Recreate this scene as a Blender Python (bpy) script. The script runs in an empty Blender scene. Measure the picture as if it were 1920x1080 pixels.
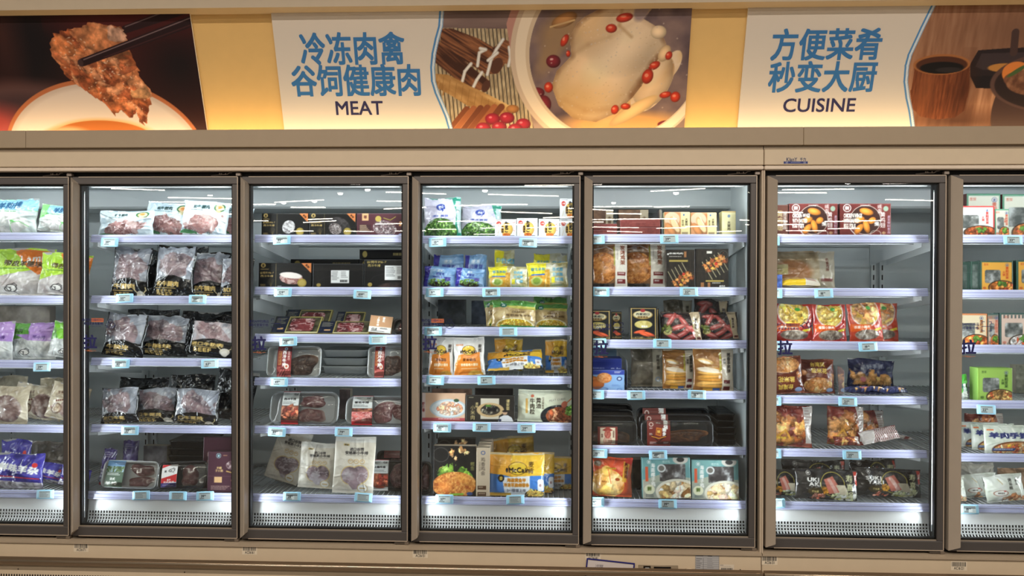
import bpy, math, random
import numpy as np
from mathutils import Matrix
random.seed(7); rng = np.random.default_rng(7)
SC = bpy.context.scene; COL = SC.collection

# ---------------------------------------------------------------- camera
F = 1500.0; YAW, PITCH, ROLL = 0.0427, 0.0068, 0.0035
CAM = np.array([0.0, -3.5, 1.48])
def _cam_axes():
    cy, sy, cp, sp = math.cos(YAW), math.sin(YAW), math.cos(PITCH), math.sin(PITCH)
    fwd = np.array([-sy*cp, cy*cp, -sp]); r0 = np.array([cy, sy, 0.0]); d0 = np.cross(fwd, r0)
    return math.cos(ROLL)*r0 - math.sin(ROLL)*d0, math.cos(ROLL)*d0 + math.sin(ROLL)*r0, fwd
AX_R, AX_D, AX_F = _cam_axes()
cam_data = bpy.data.cameras.new('camera'); cam = bpy.data.objects.new('camera', cam_data); COL.objects.link(cam)
cam_data.sensor_width = 36.0; cam_data.lens = F/1920*36.0; cam_data.clip_start = 0.05; cam_data.clip_end = 200
M4 = Matrix.Identity(4)
for i in range(3):
    M4[i][0], M4[i][1], M4[i][2], M4[i][3] = AX_R[i], -AX_D[i], -AX_F[i], CAM[i]
cam.matrix_world = M4
SC.camera = cam
def at(px, py, Y):
    """point on the vertical plane y = Y seen at photo pixel (px, py)"""
    d = AX_R*(px-960)/F + AX_D*(py-540)/F + AX_F
    return CAM + d*((Y-CAM[1])/d[1])

# ---------------------------------------------------------------- look
SC.view_settings.view_transform = 'Standard'; SC.view_settings.look = 'None'
SC.view_settings.gamma = 1.0; SC.view_settings.use_curve_mapping = False
SC.view_settings.exposure = 0.0
W = bpy.data.worlds.new('store_ambient'); SC.world = W; W.use_nodes = True
W.node_tree.nodes['Background'].inputs[0].default_value = (1.0, 0.89, 0.77, 1)
W.node_tree.nodes['Background'].inputs[1].default_value = 0.10

# door edges along the wall, seen in the photo; every door is the same height
DOOR_PX = [(-183, 129.5), (133.2, 446), (451, 765.5), (772.3, 1087), (1094.6, 1418), (1437, 1772), (1780, 2128)]
DZ0, DZ1 = 0.334, 1.947
DX = [(at(a, 670, 0)[0], at(b, 670, 0)[0]) for a, b in DOOR_PX]
GAPX = [DX[0][0]-0.01] + [(DX[i][1]+DX[i+1][0])/2 for i in range(6)] + [DX[6][1]+0.01]
SEAM = at(1428, 670, 0)[0]
GAPX[5] = SEAM
X_L, X_R = GAPX[0]-0.02, GAPX[7]+0.02
FLOOR_LAMP_Z = 3.7

def light(name, kind, loc, energy, color, size=None, sy=None, rot=(0, 0, 0), spread=None):
    l = bpy.data.lights.new(name, kind); l.energy = energy; l.color = color
    if kind == 'AREA':
        l.shape = 'RECTANGLE'; l.size = size; l.size_y = sy
        if spread: l.spread = spread
    o = bpy.data.objects.new(name, l); o.location = loc; o.rotation_euler = rot; COL.objects.link(o)
    return o
WARM = (1.0, 0.91, 0.80); COOL = (0.92, 0.975, 1.0); AMBER = (1.0, 0.72, 0.36)
# the aisle's ceiling lamps
for k, x in enumerate((-4.2, -1.4, 1.4, 4.2)):
    light('aisle_light', 'AREA', (x, -3.0, 3.68), 72, WARM, 2.6, 0.16)
    light('aisle_light', 'AREA', (x, -5.4, 3.68), 58, WARM, 2.6, 0.16)
# the freezers' own LED strips: behind every mullion, one pointing to each side, and along the top
LED_H = DZ1-DZ0-0.17
for i, gx in enumerate(GAPX):
    zc = DZ1-0.07-LED_H/2
    for s in (-1, 1):
        if (i == 0 and s < 0) or (i == 7 and s > 0): continue
        th = math.radians(88)
        light('case_led', 'AREA', (gx+s*(0.042 if i == 5 else 0.036), 0.056, zc), 3.4, COOL, 0.022, LED_H, rot=(math.pi/2, 0, -s*th), spread=math.radians(125))
for i in range(7):
    xa, xb = GAPX[i]+0.06, GAPX[i+1]-0.06
    light('case_top_led', 'AREA', ((xa+xb)/2, 0.085, DZ1-0.03), 1.1, COOL, xb-xa, 0.02, rot=(math.radians(40), 0, 0))
# the amber cove light hidden in the trough under the pictures
light('cove_light', 'AREA', (0.1, 0.075, at(640, 242, -0.03)[2]-0.050), 9.0, AMBER, 5.6, 0.03, rot=(math.radians(180-8), 0, 0))

# ---------------------------------------------------------------- materials
def lin(c):
    c = np.asarray(c, dtype=np.float64)/255.0
    return np.where(c <= 0.04045, c/12.92, ((c+0.055)/1.055)**2.4)
def mat(name, rough=0.5, metal=0.0, bump=0.0, bscale=30.0, coat=0.0, ridged=False, grain=0.0, spec=0.5, trans=0.0):
    m = bpy.data.materials.new(name); m.use_nodes = True; nt = m.node_tree; N, L = nt.nodes, nt.links
    b = N['Principled BSDF']; b.inputs['Roughness'].default_value = rough; b.inputs['Metallic'].default_value = metal
    b.inputs['Coat Weight'].default_value = coat; b.inputs['Coat Roughness'].default_value = 0.08; b.inputs['Specular IOR Level'].default_value = spec
    at_ = N.new('ShaderNodeAttribute'); at_.attribute_name = 'print'
    src = at_.outputs['Color']
    tc = N.new('ShaderNodeTexCoord')
    if grain:
        n = N.new('ShaderNodeTexNoise'); n.inputs['Scale'].default_value = 18; n.inputs['Detail'].default_value = 6
        L.new(tc.outputs['Object'], n.inputs['Vector'])
        r = N.new('ShaderNodeMapRange'); r.inputs['To Min'].default_value = 1-grain; r.inputs['To Max'].default_value = 1+grain
        L.new(n.outputs['Fac'], r.inputs['Value'])
        mx = N.new('ShaderNodeMix'); mx.data_type = 'RGBA'; mx.blend_type = 'MULTIPLY'; mx.inputs['Factor'].default_value = 1
        L.new(src, mx.inputs['A']); L.new(r.outputs['Result'], mx.inputs['B']); src = mx.outputs['Result']
    L.new(src, b.inputs['Base Color'])
    if bump:
        n = N.new('ShaderNodeTexNoise'); n.inputs['Scale'].default_value = bscale; n.inputs['Detail'].default_value = 3.0
        if ridged:
            n.noise_type = 'RIDGED_MULTIFRACTAL'; n.inputs['Detail'].default_value = 2.0; n.inputs['Distortion'].default_value = 0.8
        L.new(tc.outputs['Object'], n.inputs['Vector'])
        bp = N.new('ShaderNodeBump'); bp.inputs['Strength'].default_value = bump; bp.inputs['Distance'].default_value = 0.01
        L.new(n.outputs['Fac'], bp.inputs['Height']); L.new(bp.outputs['Normal'], b.inputs['Normal'])
    return m
def clear(name, tint=(1, 1, 1), ior=1.45, rough=0.0, haze=0.0, bump=0.0, bscale=20):
    m = bpy.data.materials.new(name); m.use_nodes = True; nt = m.node_tree; N, L = nt.nodes, nt.links
    N.remove(N['Principled BSDF'])
    t = N.new('ShaderNodeBsdfTransparent'); t.inputs[0].default_value = (*tint, 1)
    g = N.new('ShaderNodeBsdfGlossy'); g.inputs['Roughness'].default_value = rough
    f = N.new('ShaderNodeFresnel'); f.inputs['IOR'].default_value = ior
    mx = N.new('ShaderNodeMixShader'); L.new(f.outputs[0], mx.inputs[0]); L.new(t.outputs[0], mx.inputs[1]); L.new(g.outputs[0], mx.inputs[2])
    out = mx.outputs[0]
    if haze:
        d = N.new('ShaderNodeBsdfDiffuse'); d.inputs[0].default_value = (0.85, 0.88, 0.9, 1)
        m2 = N.new('ShaderNodeMixShader'); m2.inputs[0].default_value = haze; L.new(out, m2.inputs[1]); L.new(d.outputs[0], m2.inputs[2]); out = m2.outputs[0]
    if bump:
        tc = N.new('ShaderNodeTexCoord'); n = N.new('ShaderNodeTexNoise'); n.noise_type = 'RIDGED_MULTIFRACTAL'
        n.inputs['Scale'].default_value = bscale; n.inputs['Detail'].default_value = 2
        L.new(tc.outputs['Object'], n.inputs['Vector'])
        bp = N.new('ShaderNodeBump'); bp.inputs['Strength'].default_value = bump; bp.inputs['Distance'].default_value = 0.01
        L.new(n.outputs['Fac'], bp.inputs['Height']); L.new(bp.outputs['Normal'], g.inputs['Normal']); L.new(bp.outputs['Normal'], f.inputs['Normal'])
    L.new(out, N['Material Output'].inputs['Surface'])
    return m
def lamp_mat(name, col, strength):
    m = bpy.data.materials.new(name); m.use_nodes = True; b = m.node_tree.nodes['Principled BSDF']
    b.inputs['Emission Color'].default_value = (*col, 1); b.inputs['Emission Strength'].default_value = strength
    return m
M = dict(
    painted=mat('painted_steel', 0.45, grain=0.05), frame=mat('anodised_frame', 0.38, metal=0.35, grain=0.03),
    black=mat('black_rubber', 0.6), rail=mat('clear_rail_plastic', 0.22, coat=0.4), white=mat('white_enamel', 0.35, grain=0.03),
    wire=mat('coated_wire', 0.4), steel=mat('brushed_steel', 0.28, metal=0.9), carton=mat('printed_carton', 0.36, coat=0.06, spec=0.35),
    film=mat('glossy_bag_film', 0.22, bump=0.30, bscale=9, coat=0.5, ridged=True), softfilm=mat('satin_bag_film', 0.33, bump=0.25, bscale=9, coat=0.25, ridged=True),
    meat=mat('frozen_meat', 0.35, bump=0.35, bscale=60), plastic=mat('tray_plastic', 0.25, coat=0.3), poster=mat('poster_print', 0.5, spec=0.3),
    paper=mat('paper_label', 0.55), tag=mat('tag_plastic', 0.35), ink=mat('sticker_ink', 0.6),
    glass=clear('door_glass', (0.965, 0.985, 0.98)), wrap=clear('clear_wrap', (0.97, 0.98, 0.98), 1.45, 0.06, haze=0.012, bump=0.5, bscale=16),
    acrylic=clear('clear_acrylic', (0.9, 0.93, 0.95), 1.5, 0.03, haze=0.10), lamp=lamp_mat('warm_tube', (1, 0.90, 0.78), 30.0), spot=lamp_mat('spot_lamp', (1, 0.93, 0.85), 60.0),
    tube=lamp_mat('cool_tube', (0.88, 0.96, 1.0), 0.22))

# ---------------------------------------------------------------- mesh builder
def grid_faces(ny, nx, off=0, flip=False, keep=None):
    a = (np.arange(ny-1)[:, None]*nx + np.arange(nx-1)[None, :])
    q = np.stack([a, a+1, a+1+nx, a+nx], -1)
    if keep is not None: q = q[keep]
    q = q.reshape(-1, 4)
    return (q[:, ::-1] if flip else q) + off
class MB:
    def __init__(s): s.V, s.C, s.Fq, s.Ft, s.n = [], [], [], [], 0; s.mq, s.mt = [], []; s.sq, s.st = [], []
    def add(s, P, C, quads=None, tris=None, mi=0, smooth=True):
        P = np.asarray(P, float).reshape(-1, 3); k = len(P)
        C = np.asarray(C, float)
        if C.ndim == 1: C = np.tile(C, (k, 1))
        s.V.append(P); s.C.append(C.reshape(-1, 3))
        if quads is not None and len(quads):
            q = np.asarray(quads)+s.n; s.Fq.append(q); s.mq.append(np.full(len(q), mi)); s.sq.append(np.full(len(q), smooth))
        if tris is not None and len(tris):
            t = np.asarray(tris)+s.n; s.Ft.append(t); s.mt.append(np.full(len(t), mi)); s.st.append(np.full(len(t), smooth))
        s.n += k; return s
    def grid(s, P, C, mi=0, flip=False, smooth=True, keep=None):
        ny, nx = P.shape[:2]; return s.add(P, C, grid_faces(ny, nx, 0, flip, keep), mi=mi, smooth=smooth)
    def box(s, lo, hi, col, mi=0, bev=0.0):
        x0, y0, z0 = lo; x1, y1, z1 = hi
        b = min(bev, (x1-x0)*.49, (y1-y0)*.49, (z1-z0)*.49)
        if b <= 0:
            P = [(x, y, z) for z in (z0, z1) for y in (y0, y1) for x in (x0, x1)]
            return s.add(P, col, [(0, 2, 3, 1), (4, 5, 7, 6), (0, 1, 5, 4), (2, 6, 7, 3), (0, 4, 6, 2), (1, 3, 7, 5)], mi=mi, smooth=False)
        rings = []
        for z, i in ((z0, b), (z0+b, 0), (z1-b, 0), (z1, b)):
            rings.append([(x0+i+b, y0+i, z), (x1-i-b, y0+i, z), (x1-i, y0+i+b, z), (x1-i, y1-i-b, z), (x1-i-b, y1-i, z), (x0+i+b, y1-i, z), (x0+i, y1-i-b, z), (x0+i, y0+i+b, z)])
        return s.loft(rings, col, mi=mi, smooth=False)
    def loft(s, rings, col, caps=True, closed=True, mi=0, smooth=True):
        R = np.asarray(rings, float); m, n = R.shape[:2]; q = []
        for i in range(m-1):
            for j in range(n if closed else n-1):
                k = (j+1) % n; q.append((i*n+j, i*n+k, (i+1)*n+k, (i+1)*n+j))
        P = R.reshape(-1, 3); t = []
        if caps:
            P = np.vstack([P, R[0].mean(0), R[-1].mean(0)]); c0, c1 = m*n, m*n+1
            for j in range(n):
                k = (j+1) % n; t += [(c0, k, j), (c1, (m-1)*n+j, (m-1)*n+k)]
        return s.add(P, col, q, t, mi=mi, smooth=smooth)
    def prism(s, prof, x0, x1, col, mi=0):
        """profile of (y, z) points extruded along x"""
        return s.loft([[(x, y, z) for y, z in prof] for x in (x0, x1)], col, mi=mi, smooth=False)
    def prismz(s, prof, z0, z1, col, mi=0):
        return s.loft([[(x, y, z) for x, y in prof] for z in (z0, z1)], col, mi=mi, smooth=False)
    def tube(s, pts, r, col, n=8, mi=0):
        pts = np.asarray(pts, float); rings = []
        for i, p in enumerate(pts):
            t = pts[min(i+1, len(pts)-1)]-pts[max(i-1, 0)]; t /= np.linalg.norm(t)+1e-12
            u = np.cross(t, (0, 0, 1) if abs(t[2]) < .9 else (1, 0, 0)); u /= np.linalg.norm(u); v = np.cross(t, u)
            rings.append([p + r*(math.cos(a)*u+math.sin(a)*v) for a in np.linspace(0, 2*math.pi, n, endpoint=False)])
        return s.loft(rings, col, mi=mi)
    def build(s, name, mats, parent=None, loc=None, rot=None):
        me = bpy.data.meshes.new(name); V = np.vstack(s.V); C = np.vstack(s.C)
        Q = np.vstack(s.Fq) if s.Fq else np.zeros((0, 4), int); T = np.vstack(s.Ft) if s.Ft else np.zeros((0, 3), int)
        nq, nt = len(Q), len(T)
        me.vertices.add(len(V)); me.vertices.foreach_set('co', V.astype(np.float32).ravel())
        me.loops.add(nq*4+nt*3); me.loops.foreach_set('vertex_index', np.concatenate([Q.ravel(), T.ravel()]).astype(np.int32))
        me.polygons.add(nq+nt)
        me.polygons.foreach_set('loop_start', np.concatenate([np.arange(nq)*4, nq*4+np.arange(nt)*3]).astype(np.int32))
        me.polygons.foreach_set('material_index', np.concatenate(s.mq+s.mt).astype(np.int32))
        me.polygons.foreach_set('use_smooth', np.concatenate(s.sq+s.st).astype(bool))
        a = me.color_attributes.new('print', 'FLOAT_COLOR', 'POINT')
        a.data.foreach_set('color', np.hstack([lin(np.clip(C, 0, 255)), np.ones((len(C), 1))]).astype(np.float32).ravel())
        for m in (mats if isinstance(mats, (list, tuple)) else [mats]): me.materials.append(M[m] if isinstance(m, str) else m)
        me.update(calc_edges=True); me.validate()
        o = bpy.data.objects.new(name, me); COL.objects.link(o)
        if parent: o.parent = parent
        if loc is not None: o.location = loc
        if rot is not None: o.rotation_euler = rot
        return o
def tag(o, label=None, cat=None, group=None, kind=None):
    for k, v in (('label', label), ('category', cat), ('group', group), ('kind', kind)):
        if v: o[k] = v
    return o
def empty(name, loc=(0, 0, 0), parent=None):
    o = bpy.data.objects.new(name, None); o.empty_display_size = 0.05; o.location = loc; COL.objects.link(o)
    if parent: o.parent = parent
    return o
def text_tris(s, bold=0.0, res=4, ext=0.0):
    c = bpy.data.curves.new('glyph', 'FONT'); c.body = s; c.resolution_u = res; c.offset = bold; c.extrude = ext
    o = bpy.data.objects.new('glyph', c); me = o.to_mesh(); me.calc_loop_triangles()
    V = np.zeros(len(me.vertices)*3, np.float32); me.vertices.foreach_get('co', V)
    T = np.zeros(len(me.loop_triangles)*3, np.int32); me.loop_triangles.foreach_get('vertices', T)
    o.to_mesh_clear(); bpy.data.objects.remove(o); bpy.data.curves.remove(c)
    return V.reshape(-1, 3).astype(float), T.reshape(-1, 3)
# ---------------------------------------------------------------- store shell
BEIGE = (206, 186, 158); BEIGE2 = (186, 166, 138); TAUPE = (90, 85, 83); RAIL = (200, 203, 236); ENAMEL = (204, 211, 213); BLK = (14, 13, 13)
def shell():
    m = MB(); m.box((-14, -38, -0.1), (14, 1.2, 0), (128, 120, 110)); tag(m.build('floor', mat('floor_tile', 0.25, grain=0.06)), kind='structure')
    m = MB(); m.box((-14, -38, 4.3), (14, 1.2, 4.4), (120, 116, 112)); tag(m.build('ceiling', 'painted'), kind='structure')
    m = MB(); m.box((-14, 1.0, 0), (14, 1.2, 4.3), (150, 138, 120)); tag(m.build('wall_back', 'painted'), kind='structure')
    m = MB(); zb = at(960, 8.5, -0.12)[2]
    m.box((-3.4, -0.12, zb), (3.4, 1.0, zb+0.5), BEIGE2); tag(m.build('trim_1', 'painted'), kind='structure')
def across():
    # unseen shelving across the aisle, added to darken what the door glass reflects
    o = empty('added_shelving', (0, -6.2, 0)); m = MB(); m.box((-7, -.45, 0), (7, .55, .12), (40, 38, 38)); m.box((-7, -.45, .12), (7, -.40, 1.9), (58, 54, 52)); m.box((-7, -.45, 1.9), (7, .2, 2.0), (64, 60, 56)); m.build('frame', 'painted', o)
    for z in (.45, .85, 1.25, 1.62): m = MB(); m.box((-7, -.40, z), (7, .45, z+.03), (84, 78, 74)); m.build('shelf_board', 'painted', o)
    tag(o, 'dark steel shelving run added behind the viewer to darken the glass reflections', 'shelving')
shell(); across()

# ---------------------------------------------------------------- freezer cabinets
RAIL_PX = [   # photo height of each price rail's top edge, per door, top shelf first; the last is the deck
    [437, 555, 676, 797, 920], [441, 555.5, 672, 797.5, 924], [441, 539, 627.5, 709.5, 800, 928.5], [443, 539, 614, 705, 792, 930.5],
    [440, 539, 638, 733, 837, 937.5], [441, 541, 641, 743, 843, 943], [441, 544, 647, 751, 851, 950]]
RAIL_Y, DECK_Y = 0.135, 0.105
DECK_Z = float(np.mean([at(sum(DOOR_PX[d])/2, RAIL_PX[d][-1], DECK_Y)[2] for d in range(1, 6)])); print('deck', DECK_Z)
def rail_z(d, r):
    a, b = DOOR_PX[d]
    if d == 0: a = 0
    if d == 6: b = 1920
    last = r == len(RAIL_PX[d])-1
    if last: return DECK_Z
    return at((a+b)/2, RAIL_PX[d][r], RAIL_Y)[2]
def shelf_z(d, r): return rail_z(d, r)-0.006
zt = lambda py, Y=0.0: at(640, py, Y)[2]
cabs = []
for k, (xa, xb, label) in enumerate(((X_L, SEAM, 'long beige upright freezer with five glass doors, its right seam under the CUISINE board'),
                                     (SEAM, X_R, 'beige upright freezer with chicken wing boxes, right of the body seam, with maker badge'))):
    c = empty('freezer_cabinet', ((xa+xb)/2, 0, 0)); tag(c, label, 'freezer'); cabs.append(c)
    c['x0'] = 0.0
    def P(name, mb, mats, lab=None, par=c):
        o = mb.build(name, mats, par); o.matrix_parent_inverse = Matrix.Translation((-(xa+xb)/2, 0, 0)) if par is c else Matrix.Identity(4)
        if lab: o['label'] = lab
        return o
    # outer body
    m = MB(); zk = DZ0-0.028
    m.box((xa+0.002, 0.80, 0.05), (xb-0.002, 0.86, 2.15), BEIGE); m.box((xa+0.002, 0.0, 2.0), (xb-0.002, 0.86, zt(283)), BEIGE2)
    P('outer_body', m, 'painted')
    # liner: back wall, roof and floor of the cold room
    m = MB()
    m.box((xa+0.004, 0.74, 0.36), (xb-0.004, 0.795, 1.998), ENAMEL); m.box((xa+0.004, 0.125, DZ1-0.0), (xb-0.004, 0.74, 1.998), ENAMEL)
    m.box((xa+0.004, 0.46, DZ1-0.10), (xb-0.004, 0.74, DZ1-0.002), (206, 212, 214), bev=0.01)
    m.box((xa+0.004, 0.10, 0.30), (xb-0.004, 0.74, 0.36), (90, 94, 96))
    for e, x in ((0, xa), (1, xb)):
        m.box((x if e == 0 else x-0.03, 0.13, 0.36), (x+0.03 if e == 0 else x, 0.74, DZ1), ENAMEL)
    P('inner_liner', m, 'white')
    # head fascia: lower band with its lighter drip trim, and the black slot over the doors
    m = MB(); m.box((xa+0.0015, -0.022, zt(311.5, -0.02)), (xb-0.0015, 0.0, zt(283, -0.02)), BEIGE, bev=0.002)
    m.box((xa+0.0015, -0.026, zt(320, -0.02)), (xb-0.0015, 0.02, zt(313, -0.02)), (222, 204, 184), bev=0.003)
    m.box((xa+0.0015, -0.012, zt(283, -0.02)), (xb-0.0015, 0.0, zt(274, -0.02)), (150, 132, 108))
    P('head_fascia', m, 'painted')
    m = MB(); m.box((xa+0.003, 0.03, DZ1-0.012), (xb-0.003, 0.124, 2.0), BLK); P('door_slot', m, 'black'); m = MB(); m.box((xa+0.003, 0.035, 0.30), (xb-0.003, 0.10, DZ0+0.02), BLK)
    P('door_slot', m, 'black')
    # kick panel with sloping sill, screws
    m = MB(); zs = DZ0-0.008
    m.prism([(-0.028, zs-0.018), (-0.028, zs-0.009), (0.0, zs-0.005), (0.06, zs-0.004), (0.06, zs-0.018)], xa+0.0015, xb-0.0015, (168, 150, 128))
    m.box((xa+0.0015, -0.02, 0.04), (xb-0.0015, 0.06, zs-0.019), BEIGE, bev=0.003)
    P('kick_panel', m, 'painted')
    # bumper rail: steel tube on clips
    m = MB(); zr = at(640, 1062.5, -0.045)[2]
    m.prism([(-0.030, zr-0.016), (-0.032, zr+0.012), (-0.042, zr+0.017), (-0.052, zr+0.010), (-0.055, zr-0.004), (-0.050, zr-0.016), (-0.038, zr-0.022)], xa+0.004, xb-0.004, (176, 152, 126))
    m.tube([(xa+0.004, -0.052, zr+0.002), (xb-0.004, -0.052, zr+0.002)], 0.006, (214, 196, 172))
    P('bumper_rail', m, 'steel')
    if k == 0:
        for px, py in ((380, 1052.5), (830, 1061), (1292, 1067)):
            p = at(px, py, -0.02); m = MB(); m.box((p[0]-0.018, -0.030, p[2]-0.004), (p[0]+0.018, -0.021, p[2]+0.005), BEIGE, bev=0.003); P('rail_clip', m, 'painted')
        m = MB()
        for i in range(90):
            x = xa+0.25+i*0.012; m.box((x, -0.0215, 0.13), (x+0.005, -0.0195, at(20, 1076, -0.02)[2]), BLK)
        P('vent_grille', m, 'black')
    for x0, x1 in ((xa, xa+0.008), (xb-0.008, xb)):
        m = MB(); m.box((x0+0.0005, -0.015, DZ0-0.02), (x1-0.0005, 0.04, zt(320, -0.02)), (196, 178, 156), bev=0.002); P('end_trim', m, 'painted')
def cab_of(d): return 0 if d < 5 else 1
def under(o, d):
    c = cabs[cab_of(d)]; o.parent = c; o.matrix_parent_inverse = Matrix.Translation(-c.location); return o

# mullions with their LED tubes, slotted uprights on the back wall
for i, gx in enumerate(GAPX):
    w = 0.034 if i != 5 else 0.040
    for e0, e1, dd in (((-1, 1, min(i, 6)),) if i != 5 else ((-1, -0.03, 4), (0.03, 1, 5))):
        m = MB(); m.prismz([(gx+e0*w, 0.046), (gx+e1*w, 0.046), (gx+e1*w, 0.075), (gx+e1*w*.55, 0.118), (gx+e0*w*.55, 0.118), (gx+e0*w, 0.075)], DZ0+0.01, DZ1-0.01, (11, 11, 12))
        under(m.build('mullion', 'black'), dd)
    for s in (-1, 1):
        if (i == 0 and s < 0) or (i == 7 and s > 0): continue
        m = MB(); m.tube([(gx+s*(w+0.003), 0.050, DZ0+0.07), (gx+s*(w+0.003), 0.050, DZ1-0.06)], 0.002, (240, 246, 250)); under(m.build('led_tube', 'tube'), min(i if s > 0 else i-1, 6))
    for dx in (-0.022, 0.022):
        m = MB(); m.box((gx+dx-0.012, 0.722, 0.45), (gx+dx+0.012, 0.7395, DZ1-0.11), (214, 220, 222))
        for z in np.arange(0.5, DZ1-0.14, 0.05):
            m.box((gx+dx-0.003, 0.7205, z), (gx+dx+0.003, 0.723, z+0.026), (30, 32, 34))
        under(m.build('slotted_upright', 'white'), min(i, 6) if i != 5 else (4 if dx < 0 else 5))
for d in range(7):
    xa, xb = GAPX[d]+0.06, GAPX[d+1]-0.06
    m = MB(); m.tube([(xa, 0.066, DZ1-0.036), (xb, 0.066, DZ1-0.036)], 0.006, (240, 246, 250)); under(m.build('led_tube', 'tube'), d)
    # front air grille: sloping white panel under the deck rail and the square-holed lattice below it
    m = MB(); z1 = DECK_Z-0.037; z0 = at(930, 993.5, 0.09)[2]+0.002
    a, b = GAPX[d]+0.001, GAPX[d+1]-0.001
    m.prism([(0.108, z1), (0.112, z1), (0.100, z0+0.055), (0.096, z0+0.055)], a, b, (246, 248, 249)); m.box((a, 0.112, z1-0.004), (b, 0.16, z1), (232, 236, 238))
    m.box((a, 0.104, z1-0.024), (b, 0.1075, z1-0.0205), (150, 156, 160))
    under(m.build('grille_panel', 'white'), d)
    n = 58; xs = np.linspace(a+0.003, b-0.003, n+1); zz = [z0+0.055, z0+0.042, z0+0.029, z0+0.016, z0+0.002]; yy = [0.097, 0.0955, 0.094, 0.089, 0.074]
    m = MB(); t = 0.0026
    for x in xs: m.loft([[(x-t, y-0.002, z), (x+t, y-0.002, z), (x+t, y+0.002, z), (x-t, y+0.002, z)] for y, z in zip(yy, zz)], (246, 248, 249), smooth=False)
    for y, z in zip(yy[1:], zz[1:]): m.box((a, y-0.0025, z-0.0024), (b, y+0.0015, z+0.0024), (246, 248, 249))
    under(m.build('air_grille', 'white'), d)
    m = MB(); m.box((a, 0.118, z0-0.06), (b, 0.125, z1-0.01), (52, 56, 58)); under(m.build('duct_back', 'black'), d)

# shelves: wire deck, price rail, two white brackets
def make_rail(m, xa, xb, z, Y):
    # a ribbed clear-plastic price rail, leaning back
    prof = [(Y+0.004, z+0.001), (Y-0.001, z+0.002), (Y-0.003, z-0.002), (Y-0.002, z-0.007), (Y-0.006, z-0.009), (Y-0.008, z-0.024), (Y-0.0115, z-0.027), (Y-0.0115, z-0.032), (Y-0.006, z-0.034), (Y+0.003, z-0.032)]
    m.prism(prof, xa, xb, RAIL)
    for dz, dy, c in ((-0.0115, -0.0068, (172, 174, 212)), (-0.0255, -0.0102, (164, 167, 208)), (-0.0045, -0.0034, (232, 234, 255))):
        m.box((xa, Y+dy-0.0005, z+dz-0.0012), (xb, Y+dy+0.002, z+dz+0.0012), c)
for d in range(7):
    xa, xb = GAPX[d]+0.022, GAPX[d+1]-0.022
    n = len(RAIL_PX[d])
    for r in range(n):
        z = rail_z(d, r); deck = r == n-1; Y = DECK_Y if deck else RAIL_Y
        s = under(empty('shelf', (0, 0, 0)), d)
        s.name = 'shelf'
        m = MB(); zs = z-0.012; wc = (178, 182, 184)
        for x in np.arange(xa+0.012, xb, 0.024): m.tube([(x, Y+0.012, zs+0.002), (x, 0.715, zs+0.002)], 0.0022, wc, n=4)
        for y in (Y+0.02, 0.32, 0.52, 0.71): m.tube([(xa, y, zs-0.003), (xb, y, zs-0.003)], 0.0032, wc, n=6)
        if not deck: m.tube([(xa+0.05, Y+0.03, zs-0.026), (xb-0.05, Y+0.03, zs-0.026)], 0.003, (224, 228, 230), n=6)
        if deck: m.box((xa-0.02, Y+0.008, zs-0.02), (xb+0.02, 0.715, zs-0.006), (190, 196, 198))
        o = m.build('wire_deck', 'wire', s)
        m = MB(); e = 0.021 if deck else 0.0
        make_rail(m, xa-e, xb+e, z, Y); m.build('price_rail', 'rail', s)
        if not deck:
            for x in (xa+0.018, xb-0.022):
                m = MB(); m.loft([[(xx, Y+0.012, zs+0.004), (xx, Y+0.012, zs-0.040), (xx, Y+0.10, zs-0.052), (xx, 0.715, zs-0.11), (xx, 0.715, zs+0.004)] for xx in (x, x+0.004)], (236, 240, 242), smooth=False)
                m.build('bracket', 'white', s)

# doors
NAVY = (28, 30, 92); ORANGE = (216, 120, 62)
def flat_text(m, s, x, z, h, y, col, bold=0.0, width=None, center=True):
    V, T = text_tris(s, 0.0); k = h/0.70; X = V[:, 0]*k; Z = V[:, 1]*k
    if width: X = X*(width/(X.max()-X.min()))
    X = X-(X.max()+X.min())/2 if center else X
    e = bold*k
    for j, (dx, dz) in enumerate([(0, 0)]+([(e*p, e*q) for p in (-1, 0, 1) for q in (-1, 0, 1) if p or q] if bold else [])):
        m.add(np.stack([x+X+dx, np.full_like(X, y+j*2e-6), z+Z+dz], -1), col, tris=T, smooth=False)
def ring(m, x, z, r, y, w, col, a0=0, a1=2*math.pi, rz=None):
    a = np.linspace(a0, a1, 26); rz = rz or r
    P = np.stack([np.stack([x+(r+dw)*np.cos(a), np.full_like(a, y), z+(rz+dw)*np.sin(a)], -1) for dw in (-w/2, w/2)]); m.grid(P, col, smooth=False)
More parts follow.
